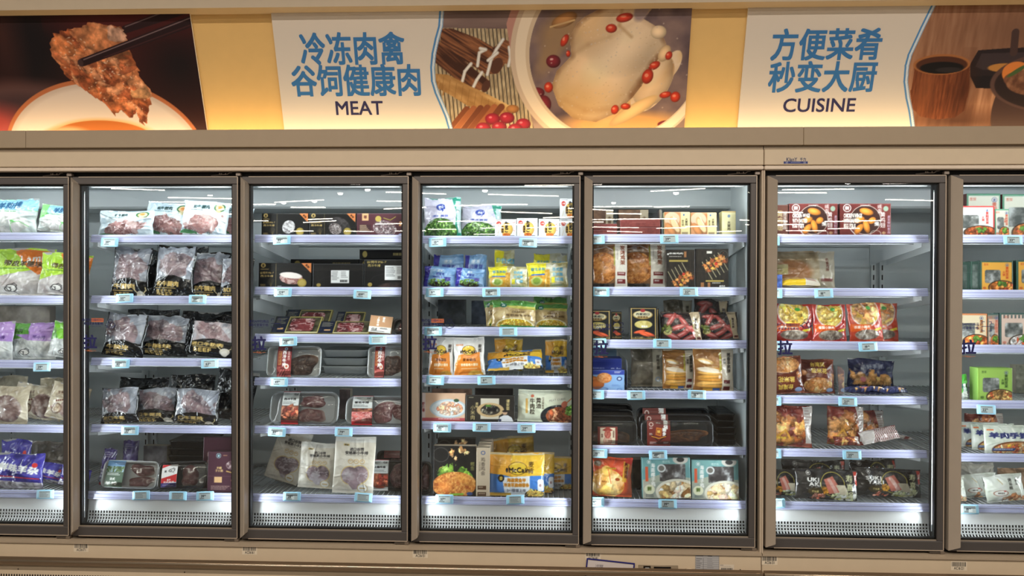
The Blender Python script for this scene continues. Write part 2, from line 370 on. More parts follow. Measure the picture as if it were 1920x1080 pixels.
for d in range(7):
    xl, xr = DX[d]; z0, z1 = DZ0, DZ1
    door = under(empty('door'), d); door.location = (0, 0, 0)
    m = MB(); fr = 0.028; top = 0.034; bot = 0.042; hb = 0.033
    m.box((xl+0.004, 0.0, z1-top), (xr, 0.04, z1), TAUPE, bev=0.0025); m.box((xl+0.004, 0.0, z0), (xr, 0.04, z0+bot), TAUPE, bev=0.0025)
    m.box((xr-fr, 0.0, z0+bot), (xr, 0.04, z1-top), TAUPE, bev=0.0025); m.box((xl+0.004, 0.002, z0+bot), (xl+hb, 0.04, z1-top), TAUPE)
    m.box((xr-0.0035, -0.0025, z0+0.004), (xr-0.0005, 0.0, z1-0.002), (206, 188, 168)); m.box((xl+0.036, -0.0025, z1-0.0032), (xr-0.002, 0.0, z1-0.0002), (190, 174, 156))
    m.box((xl+0.036, -0.0025, z0+0.001), (xr-0.002, 0.0, z0+0.0045), (196, 178, 158)); m.box((xl+hb, 0.006, z0+bot), (xr-fr, 0.010, z0+bot+0.005), (170, 156, 140))
    m.build('door_frame', 'frame', door)
    # full-height grip: a ridge rising towards the glass, mitred at both ends
    m = MB(); c = (178, 164, 148)  # frame metal, coloured lighter as if its slope caught the light
    A = [(xl, 0.04), (xl, -0.004), (xl+0.030, -0.044), (xl+0.033, -0.040), (xl+0.0335, 0.0), (xl+0.0335, 0.04)]
    lo = [z0+0.004, z0+0.004, z0+0.030, z0+0.033, z0+0.033, z0+0.033]; hi = [z1-0.002, z1-0.002, z1-0.026, z1-0.029, z1-0.029, z1-0.029]
    m.loft([[(x, y, zz) for (x, y), zz in zip(A, Z)] for Z in (lo, hi)], c, smooth=False); m.build('handle', 'painted', door)['label'] = 'full-height grip, light on its slope put into the colour'
    gz0, gz1, gx0, gx1 = z0+bot-0.004, z1-top+0.004, xl+hb-0.002, xr-fr+0.004
    m = MB(); s = 0.010
    for lo_, hi_ in (((gx0, .012, gz0), (gx0+s, .034, gz1)), ((gx1-s, .012, gz0), (gx1, .034, gz1)), ((gx0, .012, gz0), (gx1, .034, gz0+s+0.006)), ((gx0, .012, gz1-s), (gx1, .034, gz1))):
        m.box(lo_, hi_, (26, 27, 29))
    m.build('gasket', 'black', door)
    m = MB(); m.box((gx0, 0.0115, gz0), (gx1, 0.0155, gz1), (220, 230, 230)); pane = m.build('glass_pane', 'glass', door)
    # the transfer printed on the glass: pull sign, small print and a mark
    cx, cz = {0: -150, 1: 169, 2: 486, 3: 806, 4: 1127, 5: 1472, 6: 1816}[d], {0: 640, 1: 642, 2: 645, 3: 644, 4: 653, 5: 653, 6: 652}[d]
    p = at(cx, cz, 0.0112); y = 0.0110; u = 1/(F/3.5)
    m = MB(); flat_text(m, '拉', p[0], p[2]-0.022, 0.0455, y, NAVY, bold=0.03); flat_text(m, 'PULL', p[0], p[2]-0.041, 0.0075, y, ORANGE, bold=0.02)
    for sgn in (-1, 1): m.box((p[0]+sgn*0.021-0.007, y-0.0003, p[2]-0.038), (p[0]+sgn*0.021+0.007, y, p[2]-0.0365), ORANGE)
    m.build('pull_sticker', 'ink', door)['label'] = 'dark blue pull sign printed on the glass'
    bx, bz = p[0], p[2]+0.088; m = MB()
    if d in (1, 3, 5):
        flat_text(m, '购们在', bx-0.018, bz+0.009, 0.009, y, NAVY, 0.02); m.box((bx+0.006, y-0.0001, bz+0.004), (bx+0.062, y, bz+0.021), ORANGE)
        flat_text(m, '扫描村出口', bx+0.034, bz+0.0085, 0.009, y-0.0003, NAVY, 0.02); flat_text(m, '发现更多有影响', bx+0.014, bz-0.008, 0.009, y, NAVY, 0.02)
        flat_text(m, 'SHOP FRESH FOR MORE', bx+0.02, bz-0.017, 0.004, y, NAVY)
        q = at({1: 207, 3: 843, 5: 1512}[d], 607, y); X, Z = q[0], q[2]
        for dx, dz in ((-0.0095, -0.004), (0.0095, -0.004), (0, 0.011)): ring(m, X+dx, Z+dz, 0.0095, y, 0.0024, (38, 44, 84))
        ring(m, X, Z-0.006, 0.021, y-0.0002, 0.0026, (38, 44, 84), math.pi*1.02, math.pi*1.98, rz=0.014)
        for sg in (-1, 1): m.box((X+sg*0.022-0.004, y-0.0002, Z-0.010), (X+sg*0.022+0.004, y, Z-0.0075), (38, 44, 84))
    else:
        flat_text(m, '盒马APP扫商品', bx-0.002, bz+0.008, 0.0095, y, NAVY, 0.02); flat_text(m, '条码可查看价格', bx-0.006, bz-0.008, 0.0095, y, NAVY, 0.02)
        flat_text(m, 'SCAN FOR DETAILS', bx-0.006, bz-0.016, 0.004, y, NAVY)
        X, Z = bx+0.075, bz+0.004; b = 0.020
        for sx in (-1, 1):
            for sz in (-1, 1):
                m.box((min(X+sx*b, X+sx*(b-0.012)), y-0.0002, Z+sz*b-0.0013), (max(X+sx*b, X+sx*(b-0.012)), y, Z+sz*b+0.0013), NAVY)
                m.box((X+sx*b-0.0013, y-0.0002, min(Z+sz*b, Z+sz*(b-0.010))), (X+sx*b+0.0013, y, max(Z+sz*b, Z+sz*(b-0.010))), NAVY)
        m.box((X-b*1.1, y-0.0002, Z-0.0012), (X+b*1.1, y, Z+0.0012), NAVY)
    m.build('info_sticker', 'ink', door)['label'] = 'small dark blue notice printed on the glass'
    # hold-open arm and hinge block in the black slot
    m = MB(); zz = z1+0.008
    m.tube([(xr-0.125, 0.008, zz-0.004), (xr-0.075, 0.006, zz+0.001), (xr-0.050, 0.004, zz+0.001), (xr-0.040, 0.002, zz+0.009), (xr-0.028, 0.002, zz+0.010)], 0.0028, (110, 100, 92), n=6)
    for dx in (0.085, 0.077, 0.058): m.tube([(xr-dx, 0.004, zz), (xr-dx, 0.004, zz+0.008)], 0.0025, (150, 138, 126), n=6)
    m.box((xr-0.010, -0.004, z1+0.002), (xr+0.012, 0.02, z1+0.016), (150, 138, 128), bev=0.002)
    m.build('hinge', 'frame', door)
    m = MB(); m.box((xr-0.060, -0.002, z0-0.010), (xr-0.008, 0.02, z0-0.003), (92, 82, 72), bev=0.001); m.box((xr-0.014, -0.003, z0-0.012), (xr+0.004, 0.02, z0-0.001), (130, 116, 102), bev=0.001)
    m.build('hinge', 'frame', door)
    door.matrix_parent_inverse = Matrix.Translation(-cabs[cab_of(d)].location)
# ---------------------------------------------------------------- print artwork, computed per point of each printed surface
_lat = np.random.default_rng(3).random((256, 256))
def vnoise(x, y, seed=0):
    x = x+seed*17.3; y = y+seed*9.7
    xi, yi = np.floor(x).astype(int), np.floor(y).astype(int); fx, fy = x-xi, y-yi
    fx, fy = fx*fx*(3-2*fx), fy*fy*(3-2*fy); g = lambda a, b: _lat[a & 255, b & 255]
    return (g(xi, yi)*(1-fx)+g(xi+1, yi)*fx)*(1-fy)+(g(xi, yi+1)*(1-fx)+g(xi+1, yi+1)*fx)*fy
def fbm(x, y, seed=0, o=4):
    t, a, n = 0, 0.5, 0
    for i in range(o): t = t+a*vnoise(x*2**i, y*2**i, seed+i*5); n += a; a *= 0.5
    return t/n
_G = {}
def glyph(ch, b):
    """coverage of one character on a 64 x 64 em cell, with coarser levels"""
    k = (ch, round(b, 3))
    if k in _G: return _G[k]
    V, T = text_tris(ch, 0.0, 3); R = 64; cov = np.zeros((R*2, R*2), bool); wide = ord(ch) > 0x2e7f
    if len(V):
        xm = V[:, 0].max(); adv = 1.0 if wide else xm+0.07
        x = V[:, 0]/1.25+0.08; y = 1-(V[:, 1]+0.28)/1.25
        P = np.stack([x, y], 1)*R*2
        for t in T:
            p = P[t]; lo = np.maximum(np.floor(p.min(0)).astype(int), 0); hi = np.minimum(np.ceil(p.max(0)).astype(int)+1, R*2)
            if (hi <= lo).any(): continue
            gx, gy = np.meshgrid(np.arange(lo[0], hi[0])+.5, np.arange(lo[1], hi[1])+.5)
            e = [(p[(i+1) % 3, 0]-p[i, 0])*(gy-p[i, 1])-(p[(i+1) % 3, 1]-p[i, 1])*(gx-p[i, 0]) for i in range(3)]
            cov[lo[1]:hi[1], lo[0]:hi[0]] |= ((e[0] >= 0) & (e[1] >= 0) & (e[2] >= 0)) | ((e[0] <= 0) & (e[1] <= 0) & (e[2] <= 0))
        n = int(round(b*R*2/1.25)); c0 = cov.copy()   # embolden by growing the strokes
        for dx in range(-n, n+1):
            for dy in range(-n, n+1):
                if dx*dx+dy*dy <= n*n+.5: cov |= np.roll(np.roll(c0, dx, 1), dy, 0)
    else: adv = 0.35
    lv = [cov.reshape(R, 2, R, 2).mean((1, 3))]
    while lv[-1].shape[0] > 8: n = lv[-1].shape[0]//2; lv.append(lv[-1].reshape(n, 2, n, 2).mean((1, 3)))
    _G[k] = (lv, adv, wide); return _G[k]
class Canvas:
    """a printed face: u runs left to right, v top to bottom, both 0..1; radii in v units are true to shape"""
    def __init__(s, w, h, res=0.0023, col=(255, 255, 255), seed=0):
        s.w, s.h = w, h; s.A = w/h; s.nx, s.ny = max(4, int(round(w/res))+1), max(4, int(round(h/res))+1)
        s.U, s.V = np.meshgrid(np.linspace(0, 1, s.nx), np.linspace(0, 1, s.ny)); s.I = np.zeros((s.ny, s.nx, 3)); s.I[:] = col
        s.clip = None; s.parts = {}; s.seed = seed; s.rg = np.random.default_rng(seed+11)
    def win(s, u0, v0, u1, v1):
        m = 1.5
        a, b = max(0, int(u0*(s.nx-1)-m)), min(s.nx, int(u1*(s.nx-1)+m)+1); c, d = max(0, int(v0*(s.ny-1)-m)), min(s.ny, int(v1*(s.ny-1)+m)+1)
        return slice(c, max(c, d)), slice(a, max(a, b))
    def put(s, sl, a, col):
        if a.size == 0: return
        if s.clip is not None: a = a*s.clip[sl]
        c = np.asarray(col, float); s.I[sl] = s.I[sl]*(1-a[..., None])+c*a[..., None]
    def cov(s, sl, sdf, soft=0.0):
        """coverage from a signed distance in v units (negative inside)"""
        e = max(1.0/(s.ny-1), soft); return np.clip(0.5-sdf/e, 0, 1)
    def f(s, col): s.put((slice(None), slice(None)), np.ones((s.ny, s.nx)), col); return s
    def r(s, u0, v0, u1, v1, col, a=1.0, rad=0.0, soft=0.0):
        sl = s.win(u0-soft, v0-soft, u1+soft, v1+soft); U, V = s.U[sl], s.V[sl]
        dx = np.abs(U-(u0+u1)/2)*s.A-(u1-u0)/2*s.A+rad; dy = np.abs(V-(v0+v1)/2)-(v1-v0)/2+rad
        d = np.hypot(np.maximum(dx, 0), np.maximum(dy, 0))+np.minimum(np.maximum(dx, dy), 0)-rad
        k = s.cov(sl, d, soft)*a; s.put(sl, k, col); return s
    def e(s, cu, cv, ru, rv, col, rot=0.0, a=1.0, soft=0.0, shade=0.0, out=0.0, wob=0.0, ws=0):
        """ellipse; ru, rv as fractions of width and height; shade models a lit lump, out > 0 draws only the outline"""
        rx, ry = ru*s.A, rv; q = max(rx, ry)+soft; sl = s.win(cu-q/s.A, cv-q, cu+q/s.A, cv+q)
        x, y = (s.U[sl]-cu)*s.A, s.V[sl]-cv; c, n = math.cos(rot), math.sin(rot); x, y = x*c+y*n, -x*n+y*c
        rr = np.hypot(x/rx, y/ry)
        if wob: rr = rr*(1+wob*2*(vnoise(x/rx*1.6+ws*3.7, y/ry*1.6+ws*5.1, ws)-.5)+wob*(vnoise(x/rx*4+ws, y/ry*4, ws+2)-.5))
        d = (rr-1)*min(rx, ry)
        if out: d = np.abs(d)-out
        k = s.cov(sl, d, soft)*a
        if shade:
            g = (1+shade*(0.45-0.9*rr**2)+shade*0.4*(-(x*c-y*n)/rx-(x*n+y*c)/ry)*0.5)[..., None]; col = np.clip(np.asarray(col, float)*g, 0, 255)
        s.put(sl, k, col); return s
    def p(s, pts, col, a=1.0, mask=False, bl=None):
        P = np.asarray(pts, float); sl = s.win(*(P.min(0)), *(P.max(0))) if not mask else (slice(None), slice(None)); U, V = s.U[sl], s.V[sl]; k = 0
        for ox, oy in ((-.25, -.25), (.25, -.25), (-.25, .25), (.25, .25)):
            u, v = U+ox/(s.nx-1), V+oy/(s.ny-1); c = np.zeros(u.shape, bool)
            for i in range(len(P)):
                (x0, y0), (x1, y1) = P[i-1], P[i]
                if y0 == y1: continue
                c ^= ((y0 > v) != (y1 > v)) & (u < (x1-x0)*(v-y0)/(y1-y0)+x0)
            k = k+c*0.25
        if mask: return k
        s.put(sl, k*a, col); return s
    def l(s, pts, w, col, a=1.0, soft=0.0, w1=None):
        for i in range(len(pts)-1):
            (u0, v0), (u1, v1) = pts[i], pts[i+1]; q = max(w, w1 or 0)+soft
            sl = s.win(min(u0, u1)-q/s.A, min(v0, v1)-q, max(u0, u1)+q/s.A, max(v0, v1)+q)
            x, y = (s.U[sl]-u0)*s.A, s.V[sl]-v0; dx, dy = (u1-u0)*s.A, v1-v0; t = np.clip((x*dx+y*dy)/(dx*dx+dy*dy+1e-12), 0, 1)
            ww = w if w1 is None else w+(w1-w)*(t+i)/(len(pts)-1)
            s.put(sl, s.cov(sl, np.hypot(x-t*dx, y-t*dy)-ww/2, soft)*a, col)
        return s
    def t(s, txt, cu, cv, h, col, rot=0.0, sx=1.0, b=0.02, vert=False, ls=1.0, w=None, a=1.0, anchor='c'):
        """text centred at (cu, cv); h = character height as a fraction of the face's height"""
        G = [glyph(ch, b) for ch in txt]; em = h/(0.92 if any(g[2] for g in G) else 0.70)
        adv = [(1.0 if vert else g[1])*ls for g in G]; tot = sum(adv)*em
        if w and not vert: sx = w*s.A/tot
        c, n = math.cos(rot), math.sin(rot); pos = -tot/2 if anchor == 'c' else 0
        for g, ad in zip(G, adv):
            m = pos+ad*em/2; ox, oy = (0, m) if vert else (m*sx, 0); pos += ad*em
            X, Y = (cu*s.A+ox*c-oy*n)/s.A, cv+ox*n+oy*c; q = em*0.75*max(1, sx)
            sl = s.win(X-q/s.A, Y-q, X+q/s.A, Y+q)
            if s.U[sl].size == 0: continue
            x, y = (s.U[sl]-X)*s.A, s.V[sl]-Y; x, y = (x*c+y*n)/sx, -x*n+y*c
            base = 0.38 if g[2] else 0.345
            gu = (x/em+(0.5 if g[2] else (g[1]-0.07)/2))/1.25+0.08; gv = 1-((base-y/em)+0.28)/1.25
            px = em*(s.ny-1)*1.0; lv = g[0][int(np.clip(round(math.log2(max(64/1.25/max(px, 1), 1))), 0, len(g[0])-1))]; R = lv.shape[0]
            gx, gy = gu*R-.5, gv*R-.5; xi, yi = np.floor(gx).astype(int), np.floor(gy).astype(int); fx, fy = gx-xi, gy-yi
            def S(a_, b_):
                ok = (a_ >= 0) & (a_ < R) & (b_ >= 0) & (b_ < R); return np.where(ok, lv[np.clip(b_, 0, R-1), np.clip(a_, 0, R-1)], 0)
            k = (S(xi, yi)*(1-fx)+S(xi+1, yi)*fx)*(1-fy)+(S(xi, yi+1)*(1-fx)+S(xi+1, yi+1)*fx)*fy
            s.put(sl, np.clip(k*1.25, 0, 1)*a, col)
        return s
    def lines(s, u0, v0, u1, v1, n, col, frac=0.5, a=0.8, ragged=True):
        """small print: n rows of illegible text"""
        dv = (v1-v0)/n
        for i in range(n):
            x = u0; end = u0+(u1-u0)*(s.rg.uniform(.6, 1) if ragged else 1)
            while x < end:
                q = min(s.rg.uniform(.04, .16)*(u1-u0), end-x); s.r(x, v0+i*dv, x+q*0.85, v0+(i+frac)*dv, col, a); x += q
        return s
    def mask_e(s, cu, cv, ru, rv, rot=0.0):
        x, y = (s.U-cu)*s.A, s.V-cv; c, n = math.cos(rot), math.sin(rot); x, y = x*c+y*n, -x*n+y*c
        return s.cov(None, (np.hypot(x/(ru*s.A), y/rv)-1)*min(ru*s.A, rv))
    def mask_r(s, u0, v0, u1, v1, rad=0.0):
        dx = np.abs(s.U-(u0+u1)/2)*s.A-(u1-u0)/2*s.A+rad; dy = np.abs(s.V-(v0+v1)/2)-(v1-v0)/2+rad
        return s.cov(None, np.hypot(np.maximum(dx, 0), np.maximum(dy, 0))+np.minimum(np.maximum(dx, dy), 0)-rad)
    def blob(s, cu, cv, ru, rv, seed=0, amp=.35, rot=0.0):
        x, y = (s.U-cu)*s.A, s.V-cv; c, n = math.cos(rot), math.sin(rot); x, y = x*c+y*n, -x*n+y*c
        r = np.hypot(x/(ru*s.A), y/rv)*(1+amp*2*(fbm(s.U*s.A*5, s.V*5, seed+s.seed, 3)-.5)); return s.cov(None, (r-1)*min(ru*s.A, rv))
    def tex(s, mask, cols, scale, seed=0, stretch=1.0, a=1.0, rot=0.0, o=4, gain=2.2):
        """blend through a list of colours by a noise field"""
        x, y = s.U*s.A, s.V; c, n = math.cos(rot), math.sin(rot); x, y = (x*c+y*n)/stretch, -x*n+y*c
        q = np.clip((fbm(x*scale, y*scale, seed+s.seed, o)-0.5)*gain+0.5, 0, 0.9999)*(len(cols)-1); i = q.astype(int); fr = (q-i)[..., None]; C = np.asarray(cols, float)
        m = mask if mask is not None else np.ones(s.U.shape); s.put((slice(None), slice(None)), m*a, C[i]*(1-fr)+C[np.minimum(i+1, len(cols)-1)]*fr); return s
    def food(s, cu, cv, ru, rv, n, size, pal, seed=0, asp=1.5, shade=0.45, dirs=None, jit=0.22, wob=0.38):
        """a heap of n lumps inside an ellipse; size in v units"""
        g = np.random.default_rng(seed+s.seed*7+1)
        for i in range(n):
            q, th = math.sqrt(g.random()), g.random()*6.283; u, v = cu+ru*q*math.cos(th), cv+rv*q*math.sin(th)
            c = np.asarray(pal[g.integers(len(pal))], float)*(1+g.uniform(-jit, jit)); z = size*g.uniform(.7, 1.3); r = g.uniform(0, 3.14) if dirs is None else dirs+g.normal()*0.25
            s.e(u, v, z*asp*g.uniform(.75, 1.15)/s.A, z, np.clip(c, 0, 255), rot=r, shade=shade, wob=wob, ws=i+seed)
        sl = s.win(cu-ru*1.2, cv-rv*1.2, cu+ru*1.2, cv+rv*1.2); U, V = s.U[sl], s.V[sl]
        if U.size:
            k = np.clip((1.15-np.hypot((U-cu)/ru, (V-cv)/rv))*6, 0, 1)*(s.clip[sl] if s.clip is not None else 1); n = fbm(U*s.A*22, V*22, seed+s.seed, 3)-.5
            s.I[sl] = np.clip(s.I[sl]*(1+0.5*n*k)[..., None], 0, 255)
        return s
    def fried(s, mask, seed=0, cols=((120, 66, 30), (190, 118, 58), (222, 162, 96), (160, 92, 44))):
        return s.tex(mask, list(cols), 9, seed, gain=2.6, o=5).tex(mask, [cols[0], cols[1], cols[2]], 34, seed+8, a=.5, gain=2.4)
    def meat(s, mask, seed=0, dark=(84, 52, 54), mid=(128, 84, 82), fat=(196, 168, 164), scale=9, veins=0.05, stretch=1.5, rot=0.5):
        s.tex(mask, [dark, mid, tuple(np.array(mid)*1.18)], scale, seed, stretch, rot=rot)
        x, y = s.U*s.A, s.V; q = np.abs(fbm(x*scale*.8, y*scale*1.2, seed+40+s.seed)-0.5); s.put((slice(None), slice(None)), mask*np.clip(1-q/veins, 0, 1)*0.8, fat)
        q = np.clip((fbm(x*scale*.5, y*scale*.5, seed+70+s.seed)-0.6)*9, 0, 1); s.put((slice(None), slice(None)), mask*q*0.75, fat); return s
    def with_clip(s, m): s.clip = m; return s
    def end(s): s.clip = None; return s
    def part(s, name, mask, mt=None): s.parts[name] = (mask > 0.5, mt); return s
def barcode(c, u0, v0, u1, v1, col=(20, 20, 22), seed=1):
    g = np.random.default_rng(seed); x = u0
    while x < u1: q = (u1-u0)*g.choice([.018, .03, .05]); c.r(x, v0, min(x+q, u1), v1, col); x += q+(u1-u0)*g.choice([.02, .03, .045])

# ---------------------------------------------------------------- package shapes (local frame: x right, y into the shelf, z up; origin at the foot)
def printed(m_root, P, c, name_mats, root_mat, keepers):
    """split a printed grid into the root mesh and its named part meshes"""
    ny, nx = P.shape[:2]; rest = np.ones((ny-1, nx-1), bool); out = []
    for nm, (mk, mt) in c.parts.items():
        f = (mk[:-1, :-1].astype(int)+mk[1:, :-1]+mk[:-1, 1:]+mk[1:, 1:] >= 2) & rest
        if not f.any(): continue
        rest &= ~f; q = grid_faces(ny, nx, 0, False, f); u, inv = np.unique(q, return_inverse=True)
        m = MB(); m.add(P.reshape(-1, 3)[u], c.I.reshape(-1, 3)[u], inv.reshape(q.shape)[:, ::-1]); out.append((nm, m, mt or root_mat))
    m_root.grid(P, c.I, flip=True, keep=rest); return out
def finish(m, parts, name, mt, loc, rot):
    o = m.build(name, mt); o.location = loc; o.rotation_euler = rot
    for nm, pm, pmt in parts: pm.build(nm, pmt, o)
    return o
def carton(c, name, dep, side=(200, 190, 170), top=None, mt='carton', loc=(0, 0, 0), rot=(0, 0, 0), flap=True):
    w, h = c.w, c.h; m = MB(); top = top or side; b = 0.0016
    X, Z = (c.U-.5)*w, (1-c.V)*h; Y = np.zeros_like(X); ed = np.zeros_like(X); ed[0] = ed[-1] = 1; ed[:, 0] = ed[:, -1] = 1; Y += ed*b
    ps = printed(m, np.stack([X, Y, Z], -1), c, None, mt, None)
    x0, x1 = -w/2, w/2
    def face(a, b_, c_, d, col):
        m.grid(np.array([[a, b_], [d, c_]], float), col, flip=False, smooth=False)
    face((x0, b, 0), (x0, dep, 0), (x0, dep, h), (x0, b, h), side); face((x1, b, 0), (x1, dep, 0), (x1, dep, h), (x1, b, h), side)
    face((x0, b, h), (x1, b, h), (x1, dep, h), (x0, dep, h), top); face((x0, b, 0), (x1, b, 0), (x1, dep, 0), (x0, dep, 0), top); face((x0, dep, 0), (x1, dep, 0), (x1, dep, h), (x0, dep, h), side)
    if flap and dep > 0.02:  # tuck-flap edge on the lid
        m.box((x0+0.002, dep*0.42, h), (x1-0.002, dep*0.44, h+0.0006), tuple(np.array(top)*0.8))
    return finish(m, ps, name, mt, loc, rot)
def bag_surf(U, V, w, h, t, seed, sag=0.5, crumple=1.0, pinch=0.05, seal=0.05):
    v = 1-V; s_ = seed*1.37
    inner = np.clip((V-seal)/(1-2*seal), 0, 1)
    bx = np.clip(1-np.abs(2*U-1)**2.4, 0, 1)**0.62; bv = np.clip(1-np.abs(2*inner-1)**2.6, 0, 1)**0.6
    b = bx*bv*(1-sag*0.5+sag*np.clip(1.25*V, 0, 1)**1.5*0.9)
    e = np.abs(2*U-1); edge = pinch*(np.sin(v*9+s_)*0.35+np.sin(v*21+s_*2)*0.15)-pinch*0.6*np.sin(np.pi*V)
    X = (U-.5)*w*(1+edge*e); Z = v*h+h*0.018*np.sin(U*7+s_)*np.clip((v-.75)*4, 0, 1)*crumple
    n = fbm(U*w*26+s_, V*h*26, seed)-.5; rdg = 1-np.abs(2*fbm(U*w*13+3*s_, V*h*13, seed+3)-1)
    wr = crumple*(n*0.010+(rdg-.8)*0.016)*np.clip(bx*1.4, 0, 1)
    g = np.random.default_rng(seed*13+5); A = w/h   # sharp folds in the film
    for i in range(int(4+9*crumple)):
        if i % 2: x0, y0 = g.choice([0.04, .96]), g.uniform(.05, .95)
        else: x0, y0 = g.uniform(.1, .9), g.choice([.05, .95])
        x1, y1 = x0+(g.uniform(.25, .75)-x0)*g.uniform(.5, 1.1), y0+(g.uniform(.2, .8)-y0)*g.uniform(.4, 1.0)
        px, py = (U-x0)*A, V-y0; dx, dy = (x1-x0)*A, y1-y0; q = (px*dx+py*dy)/(dx*dx+dy*dy+1e-9); tt = np.clip(q, 0, 1)
        d = np.hypot(px-tt*dx, py-tt*dy)*h; wd = g.uniform(.004, .009); wr = wr+crumple*g.uniform(.0025, .006)*np.clip(1-d/wd, 0, 1)*np.clip(1.15-tt, 0, 1)
    return X, b*t*0.5, Z, wr
def bag(c, name, t, back=(190, 190, 190), seed=1, mt='film', loc=(0, 0, 0), rot=(0, 0, 0), **k):
    w, h = c.w, c.h; m = MB(); X, B, Z, wr = bag_surf(c.U, c.V, w, h, t, seed, **k)
    ps = printed(m, np.stack([X, t*0.5-B-wr, Z], -1), c, None, mt, None)
    U, V = np.meshgrid(np.linspace(0, 1, 14), np.linspace(0, 1, 14)); X, B, Z, wr = bag_surf(U, V, w, h, t, seed, **k)
    m.grid(np.stack([X, t*0.5+0.0008+B, Z], -1), back, flip=False)
    return finish(m, ps, name, mt, loc, rot)
def rrect(w, h, r, n=6):
    P = []
    for cx, cy, a0 in ((w/2-r, h/2-r, 0), (-w/2+r, h/2-r, 90), (-w/2+r, -h/2+r, 180), (w/2-r, -h/2+r, 270)):
        for a in np.linspace(a0, a0+90, n): P.append((cx+r*math.cos(math.radians(a)), cy+r*math.sin(math.radians(a))))
    return np.array(P)
def slab(w, h, t, cols, seed, ox=0, oz=0, oy=0.0, res=0.0035, lump=0.12, fat=True):
    """one piece of meat standing in the tray: an irregular rounded slab facing -y"""
    n = max(10, int(max(w, h)/res)); a = np.linspace(0, 2*math.pi, 48, endpoint=False); g = 1+lump*(np.sin(a*2+seed)+.6*np.sin(a*3+2*seed)+.4*np.sin(a*5+seed*3))
    q = np.linspace(0, 1, 12)[:, None]; sq = (np.abs(np.cos(a))**3+np.abs(np.sin(a))**3)**(-1/3)
    X = q*np.cos(a)*g*sq*w*0.44; Z = q*np.sin(a)*g*sq*h*0.44; Y = -t*(1-q**4)**.5*(0.75+0.5*fbm(X*40, Z*40, seed))
    f = np.clip((fbm(X*45+seed, Z*70, seed, 4)-.5)*2.4+.5, 0, 1)[..., None]; C = np.array(cols[0])*(1-f)+np.array(cols[1])*f
    if fat:
        k = np.clip(1-np.abs(fbm(X*30+9, Z*42, seed+9)-.5)/.05, 0, 1)[..., None]*.8; k = np.maximum(k, np.clip((q-.84)*9, 0, 1)[..., None]*(np.sin(a+seed) > 0.1)[None, :, None]); C = C*(1-k)+np.array(cols[2])*k
    m = MB(); close = lambda z: np.concatenate([z, z[:, :1]], 1)
    m.grid(np.stack([close(X)+ox, close(Y)+oy, close(Z)+oz], -1), close(C)); return m
def tray(name, w, h, dep, col, meats, label=None, lab_box=None, loc=(0, 0, 0), rot=(0, 0, 0), seed=1, rim=0.010, wrap=True, bulge=0.008, r=0.022, mt='plastic'):
    """a shallow tray stood on its edge, open side to the front; meats: slab() meshes; label: canvas with its box in tray fractions"""
    m = MB(); z = h/2
    def R(ww, hh, y, rr): q = rrect(ww, hh, max(rr, .004)); return [(x, y, zz+z) for x, zz in q]
    f = dep
    rings = [R(w*.86, h*.86, f, r*.8), R(w-2*rim, h-2*rim, .003, r), R(w, h, .003, r*1.2), R(w, h, 0, r*1.2), R(w-2*rim, h-2*rim, 0, r), R(w*.84, h*.84, f-.003, r*.8)]
    m.loft(rings, col, caps=False); q = np.array(R(w*.84, h*.84, f-.003, r*.8)); k = len(q)
    m.add(np.vstack([q, q.mean(0)]), tuple(np.array(col)*.92), tris=[(j, (j+1) % k, k) for j in range(k)])
    o = m.build(name, mt); o.location = loc; o.rotation_euler = rot
    for nm, mm in meats: mm.build(nm, 'meat', o)
    if label is not None:
        u0, v0, u1, v1 = lab_box; X = (u0+(u1-u0)*label.U-.5)*w; Z = (1-(v0+(v1-v0)*label.V))*h
        Y = -0.0015-bulge*np.clip(1-np.abs(2*(Z/h)-1)**3, 0, 1)*1.05; mm = MB(); P = np.stack([X, Y, Z], -1); mm.grid(P, label.I, flip=True)
        mm.grid(P+np.array([0, .0006, 0]), (230, 230, 226)); mm.build('label', 'carton', o)
    if wrap:
        U, V = np.meshgrid(np.linspace(0, 1, 20), np.linspace(0, 1, 20)); X, Z = (U-.5)*w*.97, V*h*.97+h*.015
        Y = -0.0008-bulge*(np.clip(1-np.abs(2*U-1)**4, 0, 1)*np.clip(1-np.abs(2*V-1)**4, 0, 1))**.6; mm = MB(); mm.grid(np.stack([X, Y, Z], -1), (255, 255, 255)); mm.build('clear_lid', 'wrap', o)
    return o
